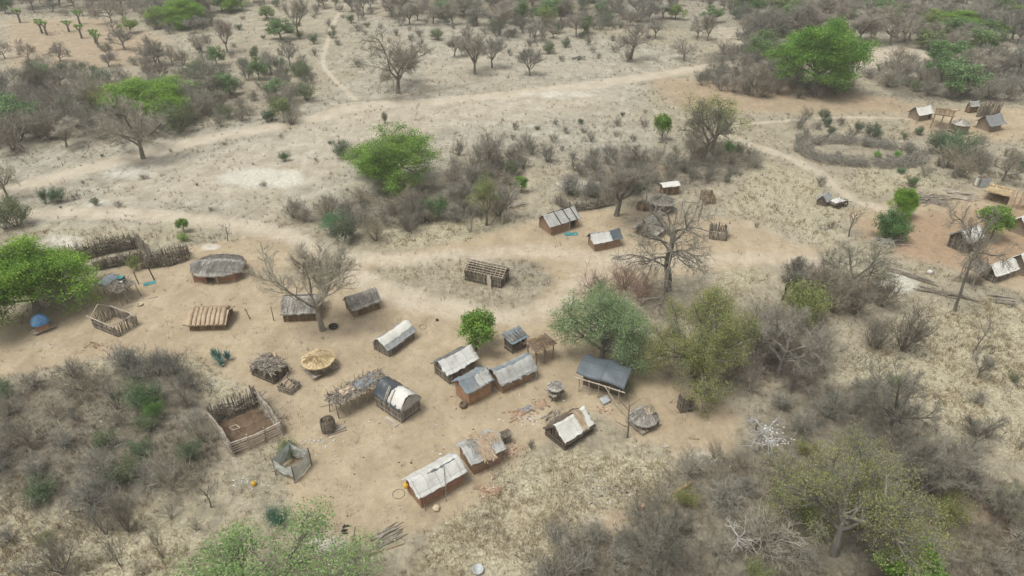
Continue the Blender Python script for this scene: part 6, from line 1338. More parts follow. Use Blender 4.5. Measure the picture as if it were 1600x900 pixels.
for x, y, hh, ww, ty in [(828, 119, 40, 36, 'vase'), (1068, 94, 36, 44, 'spread'), (1105, 64, 42, 32, 'vase'), (1090, 60, 36, 34, 'spread'), (1024, 60, 32, 26, 'vase'), (900, 58, 40, 34, 'tall'), (1168, 36, 34, 32, 'spread'), (835, 66, 34, 30, 'vase'),
        (175, 36, 44, 42, 'spread'), (95, 97, 32, 36, 'spread'), (47, 95, 34, 30, 'spread'), (8, 92, 30, 28, 'spread'), (172, 94, 28, 18, 'vase'), (195, 78, 44, 44, 'spread'), (234, 97, 36, 32, 'spread'), (250, 100, 44, 30, 'vase'), (270, 103, 34, 26, 'spread'),
        (316, 83, 36, 34, 'spread'), (356, 82, 52, 36, 'vase'), (453, 102, 44, 34, 'spread'), (467, 57, 62, 46, 'vase'), (508, 14, 22, 22, 'vase'), (525, 15, 26, 14, 'vase'), (568, 22, 34, 26, 'vase'), (560, 32, 34, 18, 'tall'), (252, 134, 46, 34, 'spread'),
        (319, 140, 56, 56, 'spread'), (335, 152, 34, 38, 'vase'), (148, 178, 66, 58, 'spread'), (35, 232, 60, 70, 'spread'), (104, 230, 42, 44, 'vase'), (140, 210, 44, 52, 'spread'), (60, 148, 54, 34, 'vase'), (85, 165, 40, 40, 'spread'), (424, 116, 34, 28, 'vase'),
        (612, 26, 30, 30, 'vase'), (624, 24, 36, 30, 'vase'), (677, 38, 38, 40, 'spread'), (708, 40, 34, 30, 'vase'), (640, 38, 34, 30, 'vase'), (745, 40, 40, 40, 'spread'), (780, 55, 54, 46, 'vase'), (710, 88, 32, 28, 'vase'), (722, 88, 24, 18, 'vase'),
        (1175, 150, 52, 40, 'vase'), (1205, 62, 52, 60, 'spread'), (1260, 60, 56, 58, 'vase'), (1390, 70, 62, 70, 'spread'), (1340, 66, 54, 60, 'vase'), (1420, 62, 46, 50, 'spread'), (1580, 66, 54, 60, 'vase'), (1530, 50, 52, 60, 'spread'), (1544, 120, 56, 46, 'tall'), (1512, 130, 50, 50, 'vase'), (1400, 126, 34, 42, 'spread'), (1590, 118, 60, 60, 'spread'),
        (765, 268, 62, 58, 'tall'), (718, 332, 48, 34, 'vase'), (726, 336, 40, 30, 'vase'), (792, 345, 62, 36, 'tall'), (975, 300, 44, 40, 'vase'), (1080, 252, 44, 40, 'vase')]:
    plant(ty, x, y, hh, ww, 'grey bare tree', color=rnd.choice(GREY+PURP))
# lower right and right
plant('spread', 1385, 676, 104, 130, 'bare tree', 'low wide bare tree with black limbs on the straw slope', color=(.85, .85, .82), rz=.2, var=1, landmark=LM)
plant('spread', 1020, 905, 128, 120, 'bare tree', 'bare tree with heavy bent trunk at the near edge of the thicket', color=(.85, .85, .82), rz=2.2, var=2, landmark=LM)
plant('sapling', 1520, 552, 58, 34, 'bare tree', 'spindly leafless sapling on the pale straw slope', color=(.9, .88, .85), landmark=LM)
plant('sapling', 1293, 652, 46, 26, 'bare tree', 'thin bare sapling with a dark foot in the dry grass', color=(.8, .78, .75))
plant('sapling', 980, 684, 58, 46, 'bare tree', 'slim dark sapling in front of the straw topped granary', color=(.85, .75, .72), var=1, landmark=LM)
plant('sapling', 330, 793, 46, 32, 'bare tree', 'small twiggy sapling on bare soil below the corral', color=(1.0, .95, .88), landmark=LM)
plant('dead', 1183, 702, 58, 76, 'bare tree', 'bleached dead tree standing over scattered rubbish', rz=.5, landmark=LM)
plant('dead', 1150, 862, 46, 70, 'bare tree', 'bleached dead tree lying in the near thicket', rz=2.5)
plant('vase', 1222, 470, 66, 50, 'bare tree', 'upright many stemmed bare tree on the red soil rise', color=(.8, .78, .76), landmark=LM)

plant('spread', 1215, 588, 108, 128, 'bare tree', 'broad grey bare tree with tangled low limbs beside olive tree', color=(1.15, 1.12, 1.1), rz=1.0, var=0, landmark=LM)
for x, y, hh, ww in [(1410, 548, 78, 62), (1370, 545, 56, 46)]: plant('fan', x, y, hh, ww, 'tall leafless bush', color=(.9, .85, .82))
for x, y, hh, ww in [(1527, 590, 34, 34), (1520, 700, 46, 60), (1590, 850, 80, 46), (1550, 820, 64, 40), (1385, 855, 70, 44), (1470, 760, 70, 70), (1432, 790, 80, 80)]: plant('vase', x, y, hh, ww, 'small bare tree', color=(.95, .93, .9))
for x, y, hh, ww in [(1270, 478, 60, 66), (1300, 488, 64, 60), (1285, 452, 50, 70), (1335, 490, 54, 60), (1375, 478, 50, 50)]: plant('bush', x, y, hh, ww, 'brown leafless bush', color=rnd.choice(BROWN+PURP))
for x, y, hh, ww in [(1190, 570, 70, 80), (1260, 575, 70, 90), (1240, 600, 50, 70), (1170, 610, 60, 50), (1215, 545, 70, 80), (1185, 520, 54, 60)]: plant('sprawl', x, y, hh, ww, 'tangled leafless bush', color=rnd.choice(GREY+PURP))
plant('sage', 1255, 505, 62, 70, 'olive green bush', 'yellow green bush on top of the tangled grey bushes', color=(1.5, 1.5, .8))
for x, y, hh, ww in [(930, 462, 42, 60), (975, 452, 40, 60), (1000, 470, 40, 50), (950, 480, 34, 50)]: plant('bush', x, y, hh, ww, 'purplish leafless bush', color=(1.25, .95, .92))
# leafy trees
plant('umbrella', 622, 289, 82, 132, 'leafy tree', 'bright green flat topped tree at the edge of the grey thicket', rz=2.1, landmark=LM)
plant('great', 1270, 148, 112, 116, 'leafy tree', 'great dense green tree towering over the scrub', rz=1.0, landmark=LM)
plant('lime', 58, 486, 96, 146, 'leafy tree', 'bright lime green spreading tree beside the blue tarp hut', rz=.8, landmark=LM)
plant('small', 744, 548, 56, 58, 'leafy tree', 'rounded fresh green tree behind a white roofed hut', var=0, landmark=LM)
plant('small', 1547, 374, 50, 44, 'leafy tree', 'bright green tree shading the yard of the side compound', var=1, landmark=LM)
plant('lime', 1408, 338, 42, 38, 'leafy tree', 'open crowned green tree behind the round clipped bush', var=0, landmark=LM)
plant('clipped', 1388, 372, 38, 40, 'leafy bush', 'dense round clipped green bush on twisted stems in the yard', landmark=LM)
plant('acacia', 938, 566, 106, 138, 'leafy tree', 'feathery grey green acacia beside the slate tarp shelter', rz=.3, var=0, landmark=LM)
plant('sage', 955, 522, 30, 34, 'blue green bush', 'dark teal clump of creeper within the grey green acacia', color=(.6, 1.3, 1.3))
plant('domed', 1082, 588, 122, 152, 'leafy tree', 'large olive tree with thin yellowish foliage over a stick kiosk', rz=.9, var=0, landmark=LM)
plant('front', 418, 985, 98, 285, 'leafy tree', 'wide feathery green tree crown at the nearest edge of the village', rz=.4, landmark=LM)
plant('olive', 1302, 866, 140, 215, 'leafy tree', 'large olive tree with black forked trunk in the near thicket', rz=2.1, var=1, landmark=LM)
plant('small', 1412, 925, 60, 84, 'leafy tree', 'bright green young tree in the near thicket', var=1, landmark=LM)
plant('lime', 232, 183, 54, 122, 'leafy tree', 'wide lime canopied tree behind the dome shaped bare tree', rz=2, landmark=LM)
plant('hazy', 175, 178, 46, 60, 'leafy tree', 'yellow green tree joining the lime canopied tree', color=(1.2, 1.1, .7))
plant('small', 1034, 219, 40, 24, 'leafy tree', 'narrow deep green tree beyond the forked bare tree', var=0, landmark=LM)
plant('hazy', 760, 352, 72, 56, 'leafy tree', 'thin yellow green tree beside the stick and tin screen', color=(1.0, .95, .8), landmark=LM)
plant('small', 815, 301, 24, 18, 'leafy tree', 'little lime green sapling on the sandy path', var=1, landmark=LM)
plant('sage', 602, 193, 20, 11, 'leafy tree', 'tiny narrow green tree on the pale sandy flat', var=1, landmark=LM)
plant('small', 288, 362, 20, 18, 'leafy tree', 'small bright sapling behind the low stick pen', var=0)
plant('sage', 288, 376, 12, 20, 'leafy bush', 'small bright green bush under the sapling by the pen', color=(1.3, 1.7, .7))
plant('sage', 213, 421, 22, 24, 'leafy bush', 'small yellow green bush beside the drying platform', color=(1.4, 1.5, .8))
plant('sage', 454, 712, 22, 34, 'leafy bush', 'little green bush between corral and plastic screen', color=(.9, 1.2, .7))
plant('sage', 436, 820, 26, 40, 'blue green bush', 'dark blue green bush beside the feathery front tree', color=(.6, 1.1, 1.1))
plant('agave', 345, 566, 26, 44, 'agave', 'clump of blue green agave on dry ground beyond the corral', landmark=LM)
for x, y, hh, ww in [(444, 192, 40, 28), (466, 63, 0, 0), (440, 62, 32, 38), (418, 30, 20, 24), (433, 152, 30, 30), (355, 150, 36, 34), (70, 136, 40, 34), (30, 205, 52, 52), (8, 190, 44, 40), (1450, 50, 34, 34), (1480, 100, 34, 60), (1450, 78, 30, 36), (1546, 60, 30, 40), (855, 38, 38, 30), (852, 42, 30, 26),
                     (1055, 30, 24, 26), (1113, 36, 26, 30), (725, 24, 26, 30), (690, 28, 26, 28), (205, 52, 24, 26), (245, 42, 30, 24), (340, 103, 30, 24), (405, 125, 34, 28), (1490, 150, 54, 60), (1470, 128, 44, 40), (1560, 62, 26, 40), (1500, 60, 30, 50), (1240, 22, 22, 40), (1370, 16, 22, 40), (1400, 30, 24, 30), (880, 20, 20, 30), (938, 24, 22, 24), (1180, 24, 24, 26)]:
    if hh: plant('far', x, y, hh, ww, 'green leafy tree', color=rnd.choice([(1, 1, 1), (.85, 1.05, 1.1), (1.1, 1.15, .8), (.75, .9, .9), (.6, .85, .7)]))
plant('lime', 292, 40, 40, 70, 'leafy tree', 'bright yellow green dome tree in the far scrub belt', landmark=LM)
plant('lime', 362, 18, 24, 34, 'leafy tree', 'deep green rounded tree at the far edge of the scrub')
plant('lime', 1448, 44, 30, 36, 'leafy tree', 'bright lime tree in the far scrub beyond the great tree')
plant('lime', 1492, 48, 30, 76, 'leafy tree', 'wide flat lime tree in the far scrub beyond the compound', landmark=LM)

for i, (x, y) in enumerate([(125, 38), (150, 68), (128, 60), (108, 50), (32, 36), (66, 52), (73, 55), (154, 74)]): plant('lopped', x, y, 20 if i != 3 else 16, 13, 'lopped tree', color=(.8, .8, .8))
for x, y, ty, hh, ww, col in [(588, 376, 'fan', 38, 40, BROWN[0]), (540, 376, 'sage', 40, 44, (.8, .9, .8)), (525, 362, 'sage', 28, 50, (.7, 1.2, .9)), (548, 375, 'bush', 40, 44, GREY[0]), (682, 340, 'sage', 34, 38, (.7, 1.1, .7)), (638, 362, 'bush', 40, 44, GREY[1]), (650, 345, 'fan', 50, 44, GREY[0]),
        (735, 362, 'sparse', 36, 30, GREY[3]), (445, 252, 'sage', 16, 18, (.7, 1, .75)), (535, 246, 'sage', 28, 34, (.75, .85, .8)), (92, 316, 'sage', 24, 26, (.75, 1.0, .8)), (72, 318, 'sage', 26, 14, (.7, .9, .8)), (28, 354, 'sage', 46, 44, (1, 1.05, .8)), (8, 358, 'bush', 30, 34, GREY[0]), (118, 312, 'sparse', 12, 12, GREY[0]),
        (150, 321, 'sage', 12, 14, (.8, .9, .8)), (1490, 252, 'sage', 46, 54, (.8, 1.15, .9)), (1465, 238, 'sage', 36, 44, (.9, 1, .9)), (1510, 262, 'bush', 44, 44, GREY[1]), (1480, 262, 'bush', 40, 40, BROWN[0]), (1500, 276, 'bush', 34, 44, BROWN[1]), (1530, 268, 'fan', 34, 34, GREY[0]), (1424, 292, 'sage', 18, 22, (.7, .9, .6)), (1408, 270, 'sage', 8, 14, (.6, 1.1, .8)),
        (1370, 246, 'sage', 10, 12, (1, 1.9, .6)), (1402, 246, 'sage', 11, 12, (1, 1.9, .6)), (1388, 250, 'bush', 12, 14, BROWN[1]), (560, 105, 'bush', 18, 22, GREY[0]), (470, 118, 'sage', 22, 34, (.9, 1, .8)), (125, 110, 'sage', 14, 26, (1, 1, 1)), (1140, 240, 'sage', 20, 30, (.7, 1.6, .6)), (425, 188, 'sage', 20, 24, (.7, .9, .7)), (1282, 292, 'sparse', 20, 16, GREY[0]),
        (1390, 372, 'sprawl', 26, 52, (1.2, 1.15, 1.1)), (690, 735, 'sage', .2, .2, None), (830, 700, 'sparse', 16, 12, (.6, .55, .5)), (1297, 357, 'sparse', 12, 12, (.6, .6, .6)), (1182, 356, 'sparse', 10, 8, (.6, .6, .6)), (1360, 540, 'bush', 44, 40, (.85, .8, .78)), (1280, 560, 'bush', 50, 60, GREY[3]), (200, 830, 'bush', 60, 40, (.9, .87, .84)), (165, 835, 'sparse', 50, 40, (.9, .87, .84)), (190, 885, 'sparse', 60, 30, (.8, .8, .8)), (100, 895, 'bush', 70, 70, (.85, .83, .8)), (255, 872, 'sparse', 56, 30, (.8, .8, .8)), (270, 765, 'sprawl', 66, 80, (1.5, 1.45, 1.35)), (230, 640, 'sage', 44, 50, (.8, 1.1, .8)), (245, 655, 'sage', 30, 30, (.9, 1.5, .6)), (185, 640, 'sparse', 50, 34, (.6, .6, .6)), (290, 628, 'sparse', 46, 40, (.7, .7, .7)), (330, 615, 'sparse', 24, 24, (.8, .75, .7)), (250, 588, 'bush', 40, 40, GREY[2]), (215, 580, 'bush', 34, 50, (.8, .85, .9)), (318, 690, 'sprawl', 44, 44, (1.2, 1.15, 1.08)), (337, 652, 'sprawl', 24, 44, (.9, .88, .85))]:
    if col: plant(ty, x, y, hh, ww, {'sage': 'dusty green bush', 'sparse': 'thin leafless bush'}.get(ty, 'grey leafless bush'), color=col)

# thickets
gb, bb, pb, db = 'grey leafless bush', 'brown leafless bush', 'purplish leafless bush', 'dusty green bush'
DG = [(.8, .95, .8), (1, 1.05, .85), (.75, .9, .85)]
OL = [(1.5, 1.35, .8), (1.35, 1.3, .85)]
scatter([(-20, 615), (60, 600), (150, 580), (250, 560), (330, 610), (318, 660), (352, 718), (310, 745), (180, 800), (60, 775), (-20, 740)], 2.2, (1.1, 2.6), (1.0, 1.5), [(5, 'bush', gb, [(.95, .95, .97), (.88, .9, .9), (1.05, 1.0, .95)]), (2, 'fan', gb, GREY), (2, 'sprawl', bb, BROWN), (1.0, 'sage', db, DG, .8)], seed=1)
scatter([(-20, 770), (60, 790), (180, 810), (310, 760), (330, 810), (250, 900), (-20, 920)], 2.6, (.9, 1.9), (.9, 1.4), [(3, 'sparse', 'thin leafless bush', GREY), (2, 'bush', gb, GREY), (1, 'sage', db, OL, .6)], seed=2)
scatter([(455, 340), (500, 318), (545, 312), (620, 326), (690, 322), (712, 290), (740, 262), (800, 250), (822, 272), (790, 300), (780, 340), (700, 356), (600, 364), (480, 350)], 2.2, (1.8, 3.1), (.85, 1.3), [(4, 'bush', bb, BROWN), (3, 'fan', gb, GREY), (2, 'bush', pb, PURP), (.6, 'sage', db, DG)], seed=3)
scatter([(700, 240), (830, 225), (860, 250), (820, 275), (760, 285), (690, 285)], 2.6, (1.6, 3.0), (.85, 1.3), [(4, 'bush', gb, GREY), (2, 'bush', pb, PURP)], seed=31)
scatter([(870, 292), (890, 262), (940, 240), (1050, 250), (1180, 240), (1200, 258), (1130, 292), (1075, 285), (1040, 290), (960, 318), (900, 318)], 2.1, (1.5, 2.6), (.9, 1.4), [(4, 'bush', bb, BROWN+GREY), (2, 'fan', gb, GREY), (.5, 'sage', db, DG)], seed=4)
scatter([(-20, 160), (100, 130), (300, 150), (330, 178), (280, 212), (100, 220), (-20, 246)], 2.9, (2.6, 4.8), (.9, 1.4), [(4, 'bush', gb, GREY), (2, 'fan', gb, GREY), (2, 'bush', pb, PURP), (.6, 'sage', db, DG)], seed=5)
scatter([(300, 120), (480, 90), (490, 170), (460, 195), (330, 200), (320, 150)], 3.5, (1.6, 3.6), (.9, 1.4), [(4, 'bush', gb, GREY), (2, 'bush', pb, PURP), (1.5, 'sage', db, DG)], seed=6)
scatter([(1345, 118), (1400, 98), (1620, 90), (1620, 160), (1480, 158), (1400, 140)], 3.2, (1.8, 3.8), (.9, 1.4), [(4, 'bush', pb, PURP), (2, 'fan', gb, GREY), (1, 'bush', bb, BROWN), (.8, 'sage', db, DG)], seed=7)
scatter([(1090, 130), (1130, 85), (1215, 70), (1250, 120), (1330, 130), (1330, 150), (1230, 155), (1110, 145)], 2.6, (1.8, 3.4), (.9, 1.3), [(4, 'fan', pb, PURP), (2, 'bush', gb, GREY)], seed=8)
scatter([(1225, 195), (1260, 185), (1330, 195), (1370, 215), (1300, 225), (1235, 225)], 2.7, (1.2, 2.4), (.8, 1.2), [(3, 'bush', gb, GREY), (2, 'sage', db, [(.6, .75, .7)]), (1, 'sparse', 'thin leafless bush', GREY)], seed=9)
scatter([(1400, 215), (1450, 205), (1560, 230), (1600, 270), (1560, 300), (1490, 285), (1440, 275)], 3.6, (.9, 2.2), (.8, 1.3), [(3, 'bush', gb, GREY), (2, 'bush', bb, BROWN), (1, 'sage', db, DG)], seed=10)
scatter([(1030, 760), (1120, 710), (1180, 725), (1260, 660), (1400, 600), (1440, 690), (1600, 790), (1620, 910), (860, 910), (890, 860), (1000, 850)], 2.25, (1.2, 2.8), (1.0, 1.5), [(4, 'bush', gb, [(.98, .97, .95), (1.05, 1.02, .98), (.9, .9, .9)]), (2, 'sprawl', bb, BROWN), (2, 'fan', gb, GREY), (2.0, 'sage', 'thin olive bush', OL, .85)], seed=11)
scatter([(840, 830), (930, 830), (1000, 860), (960, 905), (850, 905)], 1.7, (1.4, 2.4), (.9, 1.3), [(2, 'fan', gb, GREY), (1, 'sprawl', gb, GREY)], seed=12)
scatter([(1160, 600), (1320, 600), (1400, 610), (1300, 670), (1180, 680)], 2.8, (.8, 1.8), (.9, 1.4), [(3, 'bush', gb, GREY), (2, 'sparse', 'thin leafless bush', BROWN), (1, 'sage', 'thin olive bush', OL, .7)], seed=13)
scatter([(1440, 620), (1600, 560), (1610, 780), (1500, 730)], 4.2, (.6, 1.4), (1.0, 1.5), [(3, 'bush', gb, GREY), (1, 'sparse', 'thin leafless bush', BROWN), (1, 'sage', db, DG, .7)], seed=14)
scatter([(30, 110), (300, 95), (330, 150), (100, 135), (0, 160), (0, 120)], 5.0, (2.0, 4.6), (.85, 1.25), [(3, 'bush', gb, GREY), (2, 'vase', 'grey bare tree', GREY), (1, 'sage', db, DG, .6)], seed=32)
scatter([(1240, 226), (1262, 246), (1330, 260), (1425, 262), (1450, 250), (1430, 238), (1420, 250), (1330, 250), (1270, 240)], 2.6, (.6, 1.3), (1, 1.6), [(3, 'bush', gb, GREY), (1, 'sprawl', bb, BROWN)], seed=33)
scatter([(1250, 216), (1345, 218), (1440, 232), (1435, 240), (1345, 230), (1255, 226)], 3.0, (.6, 1.4), (1, 1.6), [(3, 'bush', gb, GREY), (1, 'sprawl', bb, BROWN)], seed=34)
scatter([(1190, 100), (1210, 60), (1260, 30), (1230, 10), (1150, 60)], 3.6, (2.5, 5), (.9, 1.3), [(3, 'bush', gb, GREY), (1, 'far', 'green leafy tree', [(.8, .9, .9)])], seed=35)
# open scrub of the upper ground
scatter([(540, 60), (820, 95), (1000, 100), (1000, 40), (560, 35)], 5.0, (1.0, 2.8), (.9, 1.4), [(3, 'bush', gb, GREY), (1, 'sage', db, DG), (1, 'bush', pb, PURP)], seed=15)
scatter([(780, 205), (1010, 175), (1060, 240), (900, 250), (800, 240)], 3.6, (.8, 1.7), (.8, 1.3), [(3, 'sparse', 'thin leafless bush', GREY), (2, 'bush', gb, [(.8, .83, .85)]), (1, 'sage', db, [(.6, .75, .7)], .8)], seed=16)
scatter([(380, 10), (560, 20), (500, 120), (400, 110), (280, 80)], 6.5, (.9, 2.4), (.9, 1.4), [(3, 'bush', gb, GREY), (1, 'sage', db, DG)], seed=17)
scatter([(100, 240), (330, 215), (540, 215), (560, 300), (380, 330), (60, 330)], 8, (.4, 1.0), (.9, 1.6), [(3, 'sparse', 'thin leafless bush', GREY), (1, 'sage', db, DG, .8)], seed=18)
# far belts of scrub: trees and bushes right across the top of the picture
scatter([(-20, -6), (400, -6), (400, 12), (250, 30), (-20, 20)], 4.6, (3.2, 6), (.8, 1.2), [(3, 'vase', 'grey bare tree', GREY), (2, 'spread', 'grey bare tree', PURP), (3, 'low', gb, GREY, .7), (1, 'far', 'green leafy tree', [(.8, .9, .9), (.6, .8, .7)])], seed=19)
scatter([(220, 20), (330, 12), (335, 48), (270, 56), (230, 50)], 3.4, (2.4, 4.8), (.9, 1.3), [(3, 'low', gb, GREY), (1, 'vase', 'grey bare tree', GREY), (1, 'sage', db, DG)], seed=20)
scatter([(400, -6), (760, -6), (760, 40), (600, 36), (400, 10)], 6.2, (2.8, 5.4), (.8, 1.2), [(3, 'vase', 'grey bare tree', GREY), (3, 'low', gb, GREY, .7), (1, 'sage', db, DG, .6)], seed=21)
scatter([(760, -6), (1060, -6), (1060, 22), (1000, 45), (880, 62), (770, 60)], 4.3, (2.8, 5.4), (.85, 1.3), [(3, 'vase', 'grey bare tree', GREY+PURP), (4, 'low', gb, GREY+PURP, .8), (.8, 'sage', db, DG, .7), (.8, 'far', 'green leafy tree', [(.8, .9, .9), (.7, .8, .8)])], seed=22)
scatter([(1060, -6), (1620, -6), (1620, 70), (1480, 90), (1380, 64), (1200, 62), (1140, 30)], 4.3, (3, 5.8), (.85, 1.3), [(3, 'vase', 'grey bare tree', GREY+PURP), (4, 'low', gb, GREY+PURP, .8), (1, 'sage', db, DG, .7), (1, 'far', 'green leafy tree', [(.8, .95, .9), (1, 1, .8), (.7, .8, .8)])], seed=23)

# ------------------------------------------------------------------ turn the list into objects: at most 290 of a kind, the smaller ones join the far scrub
ORD = ['', 'second ', 'third ', 'fourth ', 'fifth ', 'sixth ', 'seventh ', 'eighth ', 'ninth ', 'tenth ', 'eleventh ', 'twelfth ', 'thirteenth ', 'fourteenth ', 'fifteenth ', 'sixteenth ', 'seventeenth ', 'eighteenth ', 'nineteenth ', 'twentieth ',
       'twenty first ', 'twenty second ', 'twenty third ', 'twenty fourth ', 'twenty fifth ', 'twenty sixth ', 'twenty seventh ', 'twenty eighth ', 'twenty ninth ', 'thirtieth ']
def emit_plants():
    by = {}
    for q in PLANTS: by.setdefault(q['P']['kind'], []).append(q)
    keep = []
    for k, L in by.items():
        L.sort(key=lambda q: (q['label'] is None, -q['area'])); keep += L[:290]
        for q in L[290:]: SCRUB.append(q)
    lms = [(q['px'], q['py'], q['label']) for q in keep if q['landmark']]+LANDMARKS
    # a short name for each landmark
    todo = {}
    for q in keep:
        if q['label']: continue
        hm = q['s'][2]*q['P']['h']; b = q['P']['kind'].endswith('bush'); GROUPS.setdefault('', '')
        q['group'] = q['group'] or q['phrase']+('es' if q['phrase'].endswith('sh') else 's')
        if 'tall' not in q['phrase'] and 'small' not in q['phrase']:
            q['phrase'] = (('tall ' if hm > 2.5 else 'low ' if hm < 1.5 else '') if b else ('tall ' if hm > 5.2 else 'small ' if hm < 3.6 else ''))+q['phrase']
        # nearest landmark, and on which side of it the plant stands
        d, lx, ly, nm = min(((math.hypot((q['px']-x), (q['py']-y)*1.8), x, y, SHORT.get(n, n)) for x, y, n in lms if n in SHORT or True), key=lambda z: z[0])
        dx, dy = q['px']-lx, (q['py']-ly)*1.8
        side = 'beyond' if dy < -abs(dx)*.8 else 'in front of' if dy > abs(dx)*.8 else ('to the left of' if dx < 0 else 'to the right of')
        todo.setdefault((q['phrase'], nm, side), []).append((d, q))
    for (ph, nm, side), L in todo.items():
        L.sort(key=lambda z: z[0])
        for i, (d, q) in enumerate(L):
            q['label'] = (ORD[min(i, 29)]+('nearest ' if i or len(L) > 1 else '')+ph+' '+side+' the '+nm).strip()
            q['group'] = q['group'] or GROUPS.get(ph, ph+'es' if ph.endswith('sh') else ph+'s')
    for q in keep:
        P = q['P']; kind = P['kind']; big = q['hpx'] > 30 and len(P['parts']) > 1
        if big:
            r = empty(kind, q['base'], q['rz'])
            r.scale = q['s']
            for n, me_ in P['parts']:
                c = bpy.data.objects.new(n, me_); COL.objects.link(c); c.parent = r; c.color = (*q['color'], 1)
        else:
            r = bpy.data.objects.new(kind, P['one']); COL.objects.link(r); r.location = q['base']; r.rotation_euler = (0, 0, q['rz']); r.scale = q['s']; r.color = (*q['color'], 1)
        tag(r, q['label'], CATS[kind], q['group'])
    if SCRUB:
        cache = {}; Vs, Fs, n = [], [], 0
        for i, q in enumerate(SCRUB):
            P = TREES['low'][i % 3]; k = i % 3
            if k not in cache:
                cache[k] = (np.array([tuple(v) for v in P['np'].v]), np.array([f for f in P['np'].f if len(f) == 4]))
            V, F = cache[k]; s = np.array([q['s'][0]*q['P']['w']/P['w']]*2+[q['s'][2]*q['P']['h']/P['h']]); ca, sa = math.cos(q['rz']), math.sin(q['rz'])
            U = V*s; U = np.stack([U[:, 0]*ca-U[:, 1]*sa, U[:, 0]*sa+U[:, 1]*ca, U[:, 2]], 1)+np.array(tuple(q['base']))
            Vs.append(U); Fs.append(F+n); n += len(V)
        o = bpy.data.objects.new('far_scrub', np_mesh('far_scrub', np.concatenate(Vs), np.concatenate(Fs), M_TWIG)); COL.objects.link(o)
        tag(o, kind='stuff'); print('SCRUB', len(SCRUB), n)
    print('PLANTS', {k: len(v) for k, v in by.items()})
# ------------------------------------------------------------------ short names used when one plant is told apart by its nearest neighbour
SHORT = {
 'broad bare tree with heavy spreading limbs alone beside the pale track': 'broad spreading bare tree', 'slim upright bare tree with straight trunk at the track edge': 'slim upright bare tree',
 'large grey bare tree with dome crown in front of lime canopy': 'large dome crowned bare tree', 'stout pale trunked bare tree standing over a grey thatched hut': 'stout pale trunked tree',
 'tall dark bare tree with drooping twigs beside the brick huts': 'tall dark bare tree', 'bare tree with thick forked trunk behind the two brick huts': 'thick forked bare tree',
 'crooked leaning bare tree with lopped limbs near the village edge': 'crooked leaning bare tree', 'thin bare tree with bent trunk alone on the bare yard': 'thin bent yard tree',
 'low wide bare tree with haze of young growth beside ash patch': 'low wide tree by ash', 'dark twisted bare tree among olive leaves beyond the kitchen yard': 'dark twisted bare tree',
 'tree with a pale yellow green top behind twisted bare tree': 'pale green topped tree', 'small round bare tree behind the straw roofed shelter': 'small round bare tree',
 'pale leaning bare tree at the side of the wide track': 'pale leaning bare tree', 'tiny leafless sapling alone beside the sandy track': 'tiny track sapling', 'rounded bare tree on the pale flat beyond the track': 'rounded bare tree',
 'low wide bare tree with black limbs on the straw slope': 'black limbed bare tree', 'bare tree with heavy bent trunk at the near edge of the thicket': 'heavy bent bare tree',
 'spindly leafless sapling on the pale straw slope': 'spindly slope sapling', 'slim dark sapling in front of the straw topped granary': 'slim dark sapling', 'small twiggy sapling on bare soil below the corral': 'twiggy sapling',
 'bleached dead tree standing over scattered rubbish': 'bleached standing dead tree', 'upright many stemmed bare tree on the red soil rise': 'upright red soil tree', 'broad grey bare tree with tangled low limbs beside olive tree': 'tangled grey bare tree',
 'bright green flat topped tree at the edge of the grey thicket': 'bright flat topped tree', 'great dense green tree towering over the scrub': 'great green tree', 'bright lime green spreading tree beside the blue tarp hut': 'lime spreading tree',
 'rounded fresh green tree behind a white roofed hut': 'rounded fresh green tree', 'bright green tree shading the yard of the side compound': 'bright compound tree', 'open crowned green tree behind the round clipped bush': 'open crowned green tree',
 'dense round clipped green bush on twisted stems in the yard': 'round clipped bush', 'feathery grey green acacia beside the slate tarp shelter': 'grey green acacia', 'large olive tree with thin yellowish foliage over a stick kiosk': 'yellowish olive tree',
 'wide feathery green tree crown at the nearest edge of the village': 'wide feathery green tree', 'large olive tree with black forked trunk in the near thicket': 'black forked olive tree', 'bright green young tree in the near thicket': 'bright young tree',
 'wide lime canopied tree behind the dome shaped bare tree': 'lime canopied tree', 'narrow deep green tree beyond the forked bare tree': 'narrow deep green tree', 'thin yellow green tree beside the stick and tin screen': 'thin yellow green tree',
 'little lime green sapling on the sandy path': 'little lime sapling', 'tiny narrow green tree on the pale sandy flat': 'tiny narrow green tree', 'clump of blue green agave on dry ground beyond the corral': 'blue green agave',
 'bright yellow green dome tree in the far scrub belt': 'yellow green dome tree', 'wide flat lime tree in the far scrub beyond the compound': 'wide flat lime tree'}
GROUPS = {}
emit_plants()

